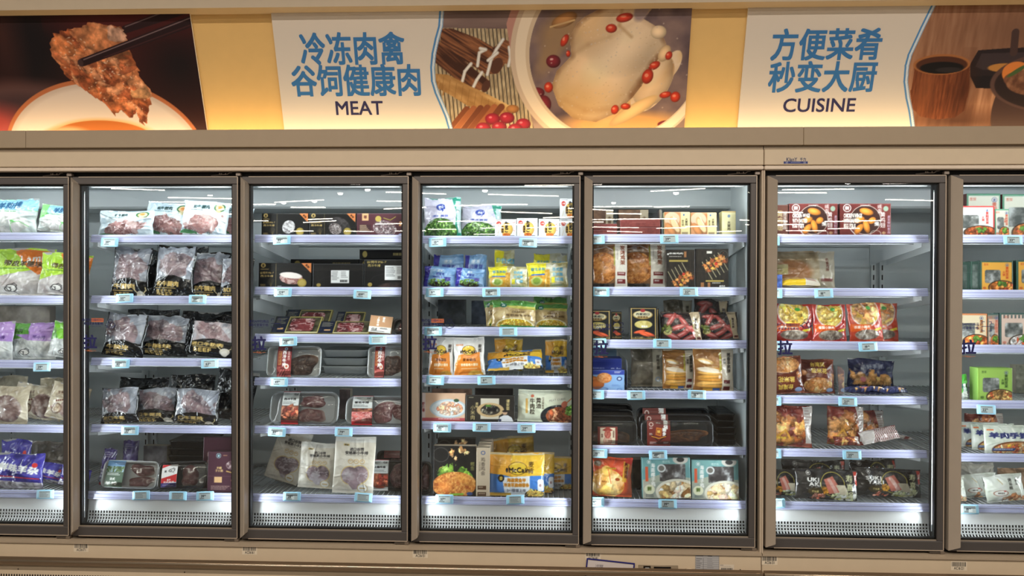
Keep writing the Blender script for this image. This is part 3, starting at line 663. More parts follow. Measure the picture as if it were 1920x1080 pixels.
# ---------------------------------------------------------------- printed designs
GOLD = (206, 176, 108); WHT = (244, 244, 240); INK = (34, 32, 34)
def seal(c, u, v, r, col, ch='盒', bg=None):
    if bg: c.e(u, v, r/c.A, r, bg)
    c.e(u, v, r/c.A, r, col, out=r*0.09); c.t(ch, u, v, r*1.1, col, b=0.02)
def a_beef(txt, eng='BEEF', cut=0.62, head=True, film=(126, 130, 140), ed=0.3):
    def f(c):
        c.f((20, 20, 21)); k = c.p([(0.03, -.1), (0.97, -.1), (0.95, cut+.02), (.8, cut+.01), (.55, cut-.05), (.3, cut-.02), (.05, cut+.06)], 0, mask=True)
        c.put((slice(None),)*2, k, film); c.tex(k, [(84, 88, 98), film, (170, 174, 184)], 5, 3, a=0.8)
        mm = c.blob(.5, cut*.62, .40, cut*.42, 3, .5, .3)*k; c.meat(mm, 2, (70, 52, 56), (112, 84, 86), (160, 144, 146), 8, stretch=2.0); c.tex(k, [film, film, (196, 200, 208), (214, 218, 226)], 5, 9, stretch=3, rot=1.1, a=.28); c.part('clear_window', k)
        c.t(txt, .40, cut+.13, .105, GOLD, b=.03, w=.72 if len(txt) > 4 else .60); c.r(.08, cut+.205, .62, cut+.225, GOLD, .8); c.t(eng, .30, cut+.30, .10, GOLD, b=.03, w=.42)
        if head:
            c.e(.80, cut+.31, .11, .10, (196, 190, 178)); c.e(.80, cut+.36, .07, .08, (214, 208, 198))
            c.l([(.72, cut+.25), (.66, cut+.19), (.67, cut+.14)], .018, (214, 196, 150)); c.l([(.88, cut+.25), (.94, cut+.19), (.93, cut+.14)], .018, (214, 196, 150))
    return f
def a_blackback(c):
    c.f((19, 19, 20)); c.tex(None, [(16, 16, 17), (30, 30, 32), (60, 62, 66)], 6, 5, a=.7)
def a_wagyu(c):
    c.f((204, 222, 232)); c.tex(None, [(190, 210, 222), (214, 230, 238), (230, 240, 246)], 4, 1)
    k = c.blob(.5, .70, .40, .27, 2, .45, -.15); c.meat(k, 4, (120, 84, 84), (156, 116, 114), (200, 178, 176), 7, stretch=2.2); c.part('clear_window', k)
    c.t('和牛腱肉', .42, .19, .115, (40, 66, 66), b=.03, rot=-.05); c.lines(.2, .28, .62, .33, 1, (70, 96, 96))
    c.e(.80, .17, .12, .13, (60, 110, 66)); c.e(.80, .17, .085, .095, (226, 196, 150)); c.e(.80, .16, .045, .05, (214, 140, 70)); c.p([(.72, .28), (.80, .25), (.86, .30), (.8, .36)], (206, 196, 150))
    c.p([(.0, .93), (.12, .88), (.36, .93), (.36, 1), (0, 1)], (64, 132, 82)); c.t('O', .62, .95, .07, (70, 100, 100))
def a_greenlamb(c):
    c.f((196, 210, 204)); c.tex(None, [(178, 190, 190), (206, 216, 214), (226, 232, 230)], 4, 2)
    c.p([(0, 0), (1, 0), (1, .36), (.3, .34), (0, .62)], (126, 196, 116)); c.p([(.2, .02), (1, .0), (1, .34), (.24, .36)], (140, 190, 214)); c.t('羊肋排', .56, .20, .2, (34, 84, 122), b=.04, rot=-.06)
    c.lines(.2, .37, .9, .42, 1, (60, 140, 80)); c.tex(c.mask_e(.5, .72, .42, .24), [(176, 180, 178), (206, 206, 204), (226, 226, 226)], 10, 4)
    c.part('clear_window', c.mask_e(.5, .72, .44, .26))
    c.l([(.58, .94), (.62, .72), (.76, .66), (.9, .8)], .018, (110, 180, 110)); c.e(.66, .66, .05, .03, (110, 190, 110))
def goat(c, u, v, s_, col=(60, 58, 60)):
    c.e(u, v, s_/c.A, s_*.62, (224, 222, 218)); c.e(u-s_*.8/c.A, v+s_*.2, s_*.55/c.A, s_*.36, (232, 230, 226)); c.e(u, v, s_/c.A, s_*.62, col, out=.007); c.e(u-s_*.8/c.A, v+s_*.2, s_*.55/c.A, s_*.36, col, out=.007)
    c.l([(u, v-s_*.6), (u+s_*.5/c.A, v-s_*.9), (u+s_*1.1/c.A, v-s_*.5), (u+s_*.9/c.A, v-s_*.1)], s_*.14, col); c.e(u-s_*.2/c.A, v-s_*.1, s_*.12/c.A, s_*.1, col); c.l([(u+s_*.3/c.A, v+s_*.6), (u+s_*.9/c.A, v+s_*1.1)], .012, col)
def a_lamb(c):
    c.f((198, 194, 192)); k = c.p([(0, .55), (.5, .38), (1, .5), (1, 1), (0, 1)], 0, mask=True); c.tex(None, [(168, 158, 156), (196, 190, 188), (222, 220, 220)], 6, 2)
    c.part('clear_window', k)
    c.p([(0, 0), (1, 0), (1, .42), (.72, .46), (.25, .58), (0, .7)], (166, 206, 62)); c.p([(.36, .02), (1, .06), (1, .45), (.78, .56), (.62, .40)], (222, 120, 46))
    c.t('Lamb', .70, .22, .16, WHT, b=.01, rot=-.12, w=.42); c.t('带皮羊腿块', .56, .33, .12, (74, 58, 34), b=.03, rot=.05, w=.6); c.lines(.15, .42, .7, .46, 1, (70, 110, 50))
    goat(c, .42, .84, .11)
def a_purple(c):
    c.f((186, 190, 186)); c.tex(None, [(160, 164, 164), (196, 200, 198), (222, 224, 224)], 6, 2); k = c.mask_e(.5, .75, .46, .25); c.part('clear_window', k)
    c.p([(0, 0), (1, 0), (1, .5), (.5, .42), (0, .55)], (98, 160, 70)); c.p([(.5, .0), (1, .0), (1, .3), (.55, .34)], (176, 140, 204)); c.p([(.3, .34), (1, .3), (1, .52), (.55, .5)], (168, 132, 200))
    c.t('羔羊肉', .3, .25, .13, (60, 96, 40), b=.03, rot=-.1); c.t('羊小排', .72, .41, .1, (90, 60, 130), b=.03, rot=.06); goat(c, .5, .82, .12, (50, 50, 52))
def a_purple2(c): a_purple(c); c.p([(0, .1), (.7, .0), (1, .0), (1, .36), (.3, .5)], (120, 190, 60)); c.t('羊排', .6, .24, .16, (222, 214, 70), b=.03, rot=-.3)
def a_khaki(c):
    c.f((190, 178, 154)); c.tex(None, [(170, 156, 132), (196, 184, 160), (214, 204, 184)], 4, 3); k = c.mask_e(.66, .6, .26, .34, .5); c.tex(k, [(112, 88, 84), (150, 128, 122), (190, 178, 172)], 7, 5); c.part('clear_window', k)
    c.e(.30, .70, .13, .13, (120, 96, 80), out=.02); c.tex(c.mask_e(.30, .70, .1, .1), [(150, 124, 100), (206, 190, 166)], 30, 2)
    for i in range(6): c.e(.13+.055*i, .48+.0*i+(.22-.05*i if i < 2 else -.02*i+.06), .025, .028, (128, 84, 74))
    c.lines(.18, .3, .5, .42, 3, (120, 100, 84)); c.t('羊蝎子', .34, .24, .09, (110, 86, 70), b=.02, rot=-.2)
def a_navyoffal(c):
    c.f((54, 48, 142)); c.tex(None, [(40, 36, 118), (60, 54, 152), (84, 80, 176)], 4, 3)
    c.t('鲜味羊杂', .55, .42, .22, WHT, b=.04, rot=.12, w=.8); c.l([(.1, .62), (.5, .66), (.95, .72)], .03, (196, 50, 56)); c.e(.86, .33, .05, .07, (206, 60, 60)); c.lines(.2, .66, .7, .72, 1, WHT)
    k = c.p([(0, .74), (1, .84), (1, 1), (0, 1)], 0, mask=True); c.tex(k, [(120, 112, 120), (176, 170, 176), (214, 210, 216)], 9, 4); c.part('clear_window', k)
def a_purplebag(c):
    c.f((78, 66, 130)); c.tex(None, [(60, 52, 106), (86, 74, 140), (130, 122, 176)], 5, 3); c.lines(.2, .1, .8, .26, 3, (190, 186, 210)); c.r(.1, .55, .8, .9, (206, 208, 216), .85); c.lines(.15, .6, .75, .85, 3, (90, 84, 120)); c.r(0, .92, .3, 1, (176, 40, 60))
def a_chopslabel(c):
    c.f((74, 96, 78)); c.p([(0, 0), (1, 0), (1, .30), (0, .36)], (120, 164, 206)); c.tex(c.mask_r(0, .22, 1, .44), [(52, 78, 46), (88, 112, 64), (160, 186, 206)], 16, 1)
    c.lines(.1, .48, .85, .58, 2, WHT); c.t('法式', .42, .70, .10, WHT, b=.03); c.t('羊排', .38, .86, .12, WHT, b=.04, w=.7)
def a_lamblabel(c):
    c.f((240, 238, 236)); c.p([(0, 0), (.6, 0), (0, .16)], (206, 44, 48)); c.p([(0, .62), (1, .42), (1, .78), (0, .84)], (206, 44, 48)); c.r(0, .82, 1, 1, (58, 48, 128))
    goat(c, .66, .26, .12); c.t('羔', .24, .3, .1, (30, 30, 34)); c.t('羔羊', .5, .68, .08, WHT, b=.03); c.t('法式羔排', .5, .78, .08, WHT, b=.03, w=.7); c.lines(.1, .88, .9, .96, 2, WHT)
def a_maroonstand(c):
    c.f((72, 44, 56)); seal(c, .28, .10, .055, (150, 200, 206)); c.lines(.4, .08, .55, .12, 1, (190, 150, 110)); c.tex(c.mask_e(.7, .33, .22, .12), [(70, 46, 54), (150, 124, 128), (200, 186, 186)], 16, 3); c.l([(.5, .48), (.62, .51), (.75, .46)], .03, (196, 160, 96), w1=.01)
    c.t('羊蝎', .3, .40, .06, (206, 176, 120)); c.t('子火锅', .3, .47, .06, (206, 176, 120)); c.r(0, .60, 1, .605, (110, 84, 94)); c.r(.18, .62, .38, .76, (206, 166, 120)); c.e(.72, .70, .10, .055, (206, 180, 120)); c.lines(.1, .84, .6, .95, 3, (176, 150, 140)); c.tex(c.mask_e(.8, .9, .18, .08), [(80, 54, 62), (170, 150, 150)], 18, 3)
def a_blackbox(kind):
    def f(c):
        c.f((12, 12, 14)); c.r(.0, 0, .33, 1, (15, 15, 16)); c.r(.325, .02, .334, .98, (150, 134, 92), .8); c.e(.09, .10, .045, .09, GOLD); c.t('盒', .09, .10, .11, (60, 50, 30))
        c.t('谷饲牛M6-7', .16, .40, .09, GOLD, b=.02, w=.26); c.t('西冷牛排', .16, .53, .09, GOLD, b=.02, w=.24); c.lines(.04, .24, .2, .3, 1, GOLD)
        for i in range(9): c.l([(.24, .95), (.24+.08*math.cos(2.6-i*.22), .95-.35*math.sin(2.6-i*.22))], .012, (120, 104, 64), .7)
        c.lines(.04, .86, .16, .96, 2, GOLD); c.p([(.80, 0), (.99, 0), (.99, .40)], (206, 124, 70)); c.t('新鲜', .92, .13, .09, (60, 30, 14), rot=.8)
        if kind == 0: k = c.mask_e(.58, .60, .13, .30, .6); c.meat(k, 2, (120, 116, 118), (176, 174, 176), (226, 226, 228), 12); c.l([(.5, .4), (.68, .85)], .02, (170, 168, 170))
        elif kind == 1:
            k = c.mask_e(.66, .52, .24, .32, .45); c.tex(k, [(18, 18, 20), (44, 42, 44), (70, 66, 68)], 8, 2); k = c.mask_e(.56, .68, .14, .24, .5); c.meat(k, 7, (60, 52, 54), (110, 100, 100), (214, 210, 210), 14)
        else:
            k = c.mask_e(.62, .62, .22, .24, .1); c.meat(k, 3, (96, 60, 58), (128, 84, 80), (206, 180, 176), 12); k2 = c.mask_e(.61, .50, .21, .12, .1); c.put((slice(None),)*2, k2, (226, 218, 214))
        c.e(.82, .80, .085, .17, (156, 136, 60)); c.e(.82, .80, .06, .12, (176, 156, 84)); c.lines(.36, .92, .44, .98, 1, (200, 206, 214))
    return f
def a_boxsticker(full=False):
    def f(c):
        c.f((9, 9, 13)); c.r(0.005, .02, .995, .04, (54, 54, 60)); u = (.36, .72) if not full else (.42, .86); v = (.28, .80) if not full else (.22, .72)
        c.r(u[0], v[0], u[1], v[1], (226, 228, 230)); c.lines(u[0]+.02, v[0]+.05, (u[0]+u[1])/2, v[1]-.1, 6, (110, 112, 116)); c.lines((u[0]+u[1])/2+.02, v[0]+.05, u[1]-.02, v[1]-.2, 5, (120, 122, 126)); barcode(c, u[1]-.18, v[1]-.13, u[1]-.03, v[1]-.04)
        c.part('sticker', c.mask_r(u[0], v[0], u[1], v[1]), 'paper'); c.e(.12, .88, .045, .07, (156, 136, 70)); c.l([(.04, .9), (.2, .6), (.4, .5)], .01, (44, 44, 48))
        if full: c.t('谷饲牛M6-7', .25, .10, .09, (176, 156, 90), w=.4); c.t('西冷牛排', .2, .22, .09, (176, 156, 90), w=.26); c.tex(c.mask_e(.66, .98, .4, .18), [(30, 26, 26), (70, 52, 50)], 9, 2)
    return f
def a_maroonsteak(c):
    c.f((78, 40, 50)); c.r(.1, 0, .22, .32, (206, 166, 120)); c.t('尊', .16, .16, .14, (110, 60, 50)); c.r(.05, .50, .26, .86, (60, 34, 40)); c.lines(.06, .52, .25, .84, 5, (220, 200, 160)); k = c.mask_e(.52, .66, .22, .34, .2); c.meat(k, 2, (66, 52, 56), (104, 84, 88), (220, 214, 214), 14)
    c.e(.40, .24, .055, .13, (176, 156, 80)); c.l([(.5, .2), (.62, .3), (.72, .15)], .03, (150, 146, 60)); c.t('黑椒', .87, .46, .2, (214, 160, 110), b=.03); c.e(.82, .95, .05, .07, (170, 180, 220)); c.lines(.88, .92, .99, .99, 2, (200, 190, 190))
def a_blackend(c):
    c.f((10, 10, 13)); c.e(.10, .5, .045, .34, (156, 138, 78)); c.lines(.62, .35, .97, .62, 1, (176, 156, 96), 1)
def a_skin(c):
    c.f((52, 50, 34)); c.tex(None, [(44, 42, 28), (70, 66, 46), (92, 88, 62)], 4, 2); c.r(0.02, .02, .30, .98, (28, 32, 54)); c.lines(.05, .12, .26, .5, 5, (176, 170, 140)); c.r(.12, .7, .24, .8, (200, 160, 110))
    c.r(.31, .02, .99, .06, (206, 190, 110)); c.r(.31, .93, .99, .985, (226, 220, 170)); c.r(.30, .02, .315, .98, (196, 178, 104)); c.r(.97, .02, .99, .98, (206, 190, 110))
    k = c.mask_r(.36, .14, .86, .88, .12); c.meat(k, 2, (72, 30, 34), (112, 50, 52), (222, 190, 188), 5, veins=.10); c.parts['meat_window'] = (k > .5, 'film')
def a_kraft(c):
    c.f((232, 232, 228)); c.r(0, 0, 1, .66, (190, 140, 98)); c.t('雪花', .62, .22, .14, WHT, vert=True, b=.03); c.t('上脑牛排', .38, .34, .13, WHT, vert=True, b=.03); c.t('CLE', .25, .82, .12, INK, b=.03); c.lines(.5, .72, .9, .8, 2, INK); c.lines(.1, .9, .9, .97, 1, INK)
def a_redlabel(c):
    c.f((134, 42, 42)); c.e(.58, .07, .12, .05, (206, 220, 232)); c.t('盒', .58, .07, .05, (50, 80, 120)); c.t('西冷牛排', .50, .40, .125, WHT, vert=True, b=.035); c.t('谷饲原切', .80, .30, .075, (232, 200, 190), vert=True); c.r(.08, .16, .30, .62, (196, 128, 72)); c.lines(.1, .18, .28, .6, 12, (120, 50, 40))
    c.tex(c.mask_r(0, .68, 1, 1), [(70, 26, 26), (150, 60, 56), (206, 120, 110)], 8, 2)
    for i in range(5): c.l([(.1+.18*i, .98), (.32+.18*i, .78)], .05, (196, 104, 98))
    c.e(.68, .66, .17, .085, (240, 232, 220)); c.e(.68, .66, .08, .04, (206, 100, 70))
def a_greylabel(txt, red=True, pic='c'):
    def f(c):
        c.f((66, 60, 60)); c.r(.02, .02, .98, .44, (206, 210, 208)); c.lines(.08, .05, .6, .13, 2, (140, 144, 144)); c.t('CLE', .78, .09, .05, INK, b=.03); c.t(txt, .46, .24, .07, INK, b=.025, w=.7); c.lines(.08, .32, .85, .41, 3, (90, 92, 92)); c.parts['sticker'] = (c.mask_r(.02, .02, .98, .44) > .5, 'paper')
        k = c.mask_r(0, .45, 1, .86); c.tex(k, [(60, 32, 26), (140, 80, 60), (206, 150, 120)], 7, 2)
        if pic == 'm': c.meat(c.mask_r(0, .56, 1, .88), 3, (150, 60, 60), (200, 110, 106), (240, 210, 204), 8)
        else: c.food(.5, .66, .5, .16, 14, .06, [(160, 70, 56), (120, 50, 40), (190, 110, 80)], 3)
        c.r(0, 0, 1, .02, (170, 40, 44)); c.r(0, .88, 1, 1, (186, 40, 44) if red else (236, 234, 230))
        if not red: c.e(.5, .88, .3, .04, (200, 90, 50))
    return f
def a_pouch(c):
    c.f((208, 200, 184)); c.tex(None, [(196, 188, 172), (212, 205, 190), (224, 219, 207)], 3, 2); c.r(0, 0, 1, .10, (204, 202, 194)); c.r(.02, .10, .98, .105, (184, 180, 170))
    c.r(.22, .13, .36, .165, (168, 140, 70), .9); c.t('银谷', .29, .148, .03, (60, 50, 30)); c.t('进口谷饲', .55, .22, .058, INK, b=.02, rot=-.02); c.t('安格斯小牛排', .55, .285, .058, INK, b=.02, rot=-.02, w=.56); c.lines(.3, .33, .8, .345, 1, (110, 104, 96), ragged=False)
    for i in range(3): c.e(.42+.14*i, .435, .055, .036, (190, 160, 110), out=.006); c.lines(.385+.14*i, .42, .455+.14*i, .45, 1, (176, 146, 100))
    k = np.maximum(c.mask_e(.42, .68, .20, .15, 1.2), c.mask_e(.66, .66, .2, .15, 1.0)); k = np.maximum(k, c.p([(.2, .66), (.85, .62), (.62, .92), (.5, .93)], 0, mask=True)); k0 = np.clip(np.maximum(c.mask_e(.42, .68, .225, .165, 1.2), c.mask_e(.66, .66, .225, .165, 1.0))-k, 0, 1); c.put((slice(None),)*2, k0, (196, 170, 110))
    c.meat(k, 3, (92, 76, 84), (130, 112, 118), (196, 190, 194), 8); c.part('clear_window', k); c.e(.74, .90, .12, .075, (228, 226, 220)); c.e(.74, .90, .12, .075, (196, 170, 110), out=.005); c.l([(.68, .90), (.80, .90)], .02, (190, 156, 90)); c.e(.2, .94, .18, .06, (216, 210, 198))
def a_edamame(c):
    c.f((206, 202, 220)); c.tex(None, [(190, 186, 208), (210, 206, 224), (226, 224, 236)], 4, 2); c.p([(.74, 0), (1, 0), (1, 1), (.84, 1), (.88, .4)], (42, 140, 116)); c.p([(.86, .1), (1, .1), (1, .9), (.93, .9)], (176, 196, 196))
    c.e(.47, .26, .12, .09, (44, 66, 150)); c.p([(.52, .28), (.6, .30), (.5, .40)], (44, 66, 150)); c.t('清谷', .47, .26, .06, WHT); c.t('速冻黄豆', .46, .49, .055, (60, 74, 150), b=.02, w=.44); c.p([(0, .72), (.12, .95), (.1, 1), (0, 1)], (42, 140, 116))
    k = c.mask_e(.46, .86, .44, .32); c.with_clip(k); c.put((slice(None),)*2, k, (60, 96, 46)); c.food(.46, .88, .46, .32, 150, .020, [(92, 140, 62), (118, 164, 84), (70, 112, 50), (140, 180, 100)], 3, 2.6, wob=.1); c.end()
def a_natto(c):
    c.f((238, 240, 242)); c.lines(.06, .04, .4, .09, 1, (60, 60, 70)); c.r(0, 0, 1, .015, (206, 210, 214)); c.e(.56, .55, .28, .36, (240, 196, 100), shade=.25); c.e(.54, .86, .18, .10, (206, 96, 36)); c.tex(c.mask_e(.54, .86, .16, .07), [(180, 70, 30), (240, 160, 70)], 18, 2)
    c.e(.18, .24, .11, .12, (206, 60, 50)); c.t('小粒', .18, .24, .09, WHT); c.t('たまご', .54, .42, .20, INK, vert=True, b=.05, ls=.9); c.t('黒酒納', .36, .56, .11, (60, 40, 26), vert=True, b=.04)
    for i in range(14): c.e(.82+.12*c.rg.random(), .15+.5*c.rg.random(), .012, .012, (206, 90, 80))
    c.lines(.72, .88, .95, .94, 1, INK); c.l([(.1, .95), (.2, .6)], .015, (220, 190, 140))
def a_bean(c):
    c.f((120, 164, 214)); c.tex(None, [(104, 148, 204), (126, 170, 218), (154, 190, 230)], 4, 2); c.p([(0, 0), (.22, 0), (.12, 1), (0, 1)], (58, 50, 156)); c.t('速冻', .5, .22, .12, (232, 240, 248), b=.02); c.t('润青豆', .52, .38, .13, (60, 80, 160), b=.03); c.r(.3, .52, .86, .56, (60, 66, 160))
    k = c.mask_e(.5, .78, .34, .18); c.put((slice(None),)*2, c.mask_e(.5, .88, .34, .12), (60, 44, 36)); c.with_clip(k); c.food(.5, .76, .34, .17, 90, .025, [(112, 150, 66), (136, 170, 86), (90, 128, 52)], 2, 2, wob=.1); c.end(); c.e(.76, .62, .09, .09, (70, 62, 150))
def a_yellow(c):
    c.f((196, 190, 140)); c.tex(None, [(176, 166, 110), (206, 200, 160), (226, 224, 210)], 5, 2); c.p([(0, 0), (.48, 0), (.46, .5), (.05, .6), (0, .5)], (238, 226, 44)); c.p([(.04, .5), (.46, .48), (.42, 1), (.06, 1)], (226, 170, 60)); c.t('甜玉米粒', .28, .27, .12, (70, 130, 170), b=.02, w=.36); c.r(.1, .46, .46, .52, (70, 120, 190))
    c.e(.24, .74, .14, .18, (206, 214, 120)); c.e(.24, .74, .09, .12, (140, 170, 70)); c.tex(c.mask_r(.44, .3, .56, 1), [(206, 150, 50), (236, 190, 90)], 16, 3)
    for i, v in enumerate((.3, .5, .7)): c.t('日式面', .76, v, .13, (96, 170, 206), b=.03)
    c.r(.60, .62, .68, .84, (236, 226, 60)); c.lines(.6, .9, .9, .96, 1, (110, 160, 110))
def a_corn(c):
    c.f((176, 152, 104)); c.tex(None, [(150, 126, 82), (182, 158, 110), (206, 184, 136)], 4, 2); c.p([(0, 0), (1, 0), (1, .26), (.6, .2), (0, .3)], (88, 150, 70)); c.p([(.2, .2), (1, .22), (1, .34), (.5, .3)], (196, 190, 90)); c.e(.26, .20, .08, .09, (40, 100, 84)); c.t('有机', .26, .2, .06, WHT)
    c.t('ORGANIC', .62, .44, .08, (84, 62, 36), b=.01); c.t('有机甜玉米粒', .62, .57, .085, (84, 62, 36), b=.02, w=.6); k = c.mask_e(.54, .95, .40, .25); c.with_clip(c.mask_e(.54, .95, .44, .28)); c.f((230, 224, 190)); c.with_clip(k); c.put((slice(None),)*2, k, (206, 164, 50)); c.food(.54, .92, .42, .22, 100, .024, [(236, 204, 84), (222, 182, 60), (246, 222, 120)], 2, 1.3, wob=.1); c.end(); c.r(.2, .94, 1, 1, (50, 140, 80))
def mccain(c, u, v, h, w=.45, arch=True):
    if arch: c.e(u, v-.01, w*.46, h*1.25, (238, 200, 66)); c.e(u, v-.01, w*.46, h*1.25, (110, 70, 20), out=.006)
    c.t('McCain', u+.02, v+h*.25, h*.95, (40, 26, 14), b=.03, w=w*1.05); c.e(u-w*.54, v+h*.30, .022, h*.45, (40, 26, 14))
def a_mccorange(c):
    c.f((236, 232, 226)); c.tex(None, [(222, 218, 212), (238, 235, 230)], 4, 2); c.p([(.16, .46), (.86, .40), (.9, 1), (.02, 1), (.06, .7)], (236, 142, 52)); mccain(c, .5, .36, .10, .46); c.t('麦肯', .86, .30, .10, (40, 34, 30), vert=True, b=.01); c.t('麦肯薯选', .52, .60, .075, (110, 56, 20), b=.02, w=.42); c.t('香脆薯格大薯饼', .52, .73, .07, (250, 226, 190), b=.03, w=.56); c.lines(.25, .82, .8, .86, 1, (250, 226, 190))
    for i in range(4): c.e(.12+.06*i, .2, .03, .025, (226, 160, 120))
    k = c.mask_e(.7, .98, .24, .10); c.tex(k, [(206, 150, 60), (236, 190, 90)], 14, 3)
def a_mccfries(c):
    c.f((226, 168, 50)); c.p([(0, .05), (1, .05), (1, .55), (.4, .5), (0, .46)], (236, 170, 60)); c.p([(.4, .05), (1, .05), (1, .52), (.4, .52)], (240, 192, 60)); c.p([(0, .48), (.25, .50), (.45, .56), (.75, .52), (1, .52), (1, 1), (0, 1)], (66, 124, 200)); c.p([(.24, .56), (.74, .52), (.74, 1), (.30, 1)], (232, 234, 236))
    for i in range(6):
        c.r(.08+.1*i, .1, .10+.1*i, .3, (244, 190, 90), .6)
    mccain(c, .52, .36, .115, .36); c.t('麦肯', .76, .33, .13, (90, 64, 30), vert=True, b=.01); c.t('海盗黄金甲', .5, .62, .085, (200, 130, 40), b=.05, w=.34); c.t('冷冻草脆细薯条', .5, .73, .085, (196, 130, 44), b=.05, w=.46); c.t('3+1惊喜上市', .5, .86, .075, (130, 130, 136), b=.04, w=.34)
    c.e(.22, .58, .06, .085, (34, 30, 30)); c.t('香', .22, .58, .08, (226, 190, 80)); c.e(.82, .96, .17, .12, (40, 36, 36)); c.food(.82, .94, .14, .07, 60, .016, [(240, 200, 110), (222, 174, 84)], 2, 5, wob=.05); c.r(.88, .60, .99, .88, (230, 232, 236), rad=.05); c.e(.93, .74, .025, .035, (160, 130, 130)); c.r(0, 0, 1, .05, (206, 206, 200), .75); c.r(.02, .92, .4, 1, (226, 180, 70))
def a_shrimp(c):
    c.f((226, 190, 160)); c.tex(None, [(216, 176, 146), (230, 196, 168)], 3, 2); c.r(0, .88, 1, 1, (190, 84, 90)); c.r(0, 0, .10, .88, (226, 206, 200)); c.t('虾仁滑', .05, .5, .11, (150, 70, 70), vert=True); c.e(.62, .55, .42, .34, (190, 206, 214)); c.e(.62, .55, .38, .29, (224, 232, 236)); c.with_clip(c.mask_e(.65, .55, .30, .25)); c.food(.65, .55, .30, .24, 60, .07, [(240, 176, 140), (246, 206, 180), (250, 222, 204), (232, 150, 116)], 3, 1.3); c.end(); c.e(.80, .26, .06, .06, (60, 84, 60)); c.lines(.4, .9, .96, .96, 1, (240, 220, 220))
def a_chef(c):
    c.f((50, 46, 42)); c.lines(.06, .08, .16, .13, 1, (200, 190, 160)); c.r(.30, .12, .68, .9, (216, 208, 192)); c.e(.50, .56, .28, .27, (206, 176, 130)); c.e(.50, .56, .2, .19, (60, 52, 46)); c.food(.5, .56, .16, .14, 34, .05, [(40, 36, 36), (70, 66, 60), (150, 146, 130)], 3); c.e(.46, .40, .06, .04, (96, 140, 60)); c.t('小米肉', .14, .66, .17, (206, 186, 130), vert=True, b=.0); c.t('湘味', .22, .38, .10, (206, 186, 130), vert=True); c.t('谭家菜', .86, .36, .13, (206, 186, 130), vert=True)
    c.e(.80, .66, .05, .075, (206, 170, 140)); c.p([(.66, 1), (.70, .82), (.78, .75), (.86, .75), (.94, .84), (.98, 1)], (230, 232, 236)); c.e(.80, .60, .055, .04, (40, 36, 36)); c.e(.70, .94, .03, .05, (50, 60, 90))
def a_butter(c):
    c.f((216, 220, 196)); c.tex(None, [(204, 208, 184), (220, 224, 202)], 3, 2); c.t('牛肉粒', .26, .52, .155, (54, 46, 36), vert=True, b=.02); c.t('黄油', .37, .42, .155, (54, 46, 36), vert=True, b=.02); c.t('日式铁板烧', .45, .42, .07, (110, 100, 84), vert=True); c.r(.14, .28, .18, .74, (214, 170, 90)); c.e(.26, .20, .03, .05, (190, 90, 60)); c.t('MEAT CUBES', .70, .30, .06, (120, 120, 110), b=0, rot=-.15)
    c.e(.75, .82, .34, .36, (30, 34, 40)); c.with_clip(c.mask_e(.76, .80, .25, .28)); c.food(.76, .82, .26, .26, 60, .075, [(190, 116, 80), (160, 84, 52), (214, 150, 112), (130, 66, 40)], 3, 1.2); c.end(); c.food(.95, .64, .07, .13, 20, .05, [(110, 160, 60), (140, 184, 90)], 3); c.l([(1.0, .18), (.84, .44)], .03, (206, 120, 70)); c.e(.83, .44, .05, .11, (206, 110, 80), rot=.6)
def a_cutlet(c):
    c.f((26, 25, 25)); c.tex(None, [(22, 21, 21), (34, 32, 31)], 5, 2); c.e(.18, .18, .18, .14, (70, 68, 66), out=.008); c.food(.6, .16, .2, .12, 12, .03, [(206, 150, 96), (226, 180, 130)], 3); c.e(.22, .48, .09, .06, (176, 150, 80)); c.food(.5, .56, .4, .1, 26, .06, [(120, 160, 60), (150, 186, 90), (90, 130, 50)], 2); c.with_clip(c.mask_e(.5, .78, .52, .26, -.05)); c.fried(None, 3, ((150, 74, 30), (206, 130, 60), (236, 186, 110), (184, 84, 40))); c.e(.72, .66, .2, .12, (226, 160, 80), shade=.5, a=.4, wob=.3); c.e(.3, .82, .24, .13, (196, 110, 50), shade=.5, a=.4, wob=.3, ws=4); c.end(); c.l([(.42, .97), (.7, .96)], .04, (130, 180, 60)); c.e(.86, .95, .07, .035, (60, 80, 130)); c.t('鳕鱼', .92, .4, .08, (120, 116, 70), vert=True)
def a_spine(c):
    c.f((206, 188, 164)); c.e(.5, .10, .14, .035, (80, 100, 150), out=.008); c.t('鸡香鸡会', .5, .38, .085, (84, 74, 66), vert=True, b=.0); c.t('CHICKEN', .26, .38, .03, (120, 110, 100), rot=1.57); c.r(.1, .78, .75, .86, (90, 64, 46)); c.r(.1, .91, .75, .99, (90, 64, 46)); c.lines(.18, .80, .7, .84, 1, (206, 188, 164)); c.lines(.18, .93, .7, .97, 1, (206, 188, 164))
def a_slab(c): c.f((122, 58, 56)); c.tex(None, [(110, 50, 48), (132, 66, 62)], 4, 2); c.lines(.3, .4, .7, .6, 1, (150, 90, 84)); c.r(0, .95, 1, 1, (160, 96, 90))
def a_spineback(c): c.f((120, 84, 60)); c.r(.72, 0, 1, 1, (206, 190, 160)); c.t('大黄米糕', .86, .5, .13, (110, 84, 60), vert=True); c.tex(c.mask_r(0, 0, .7, 1), [(96, 64, 44), (140, 100, 70)], 6, 2)
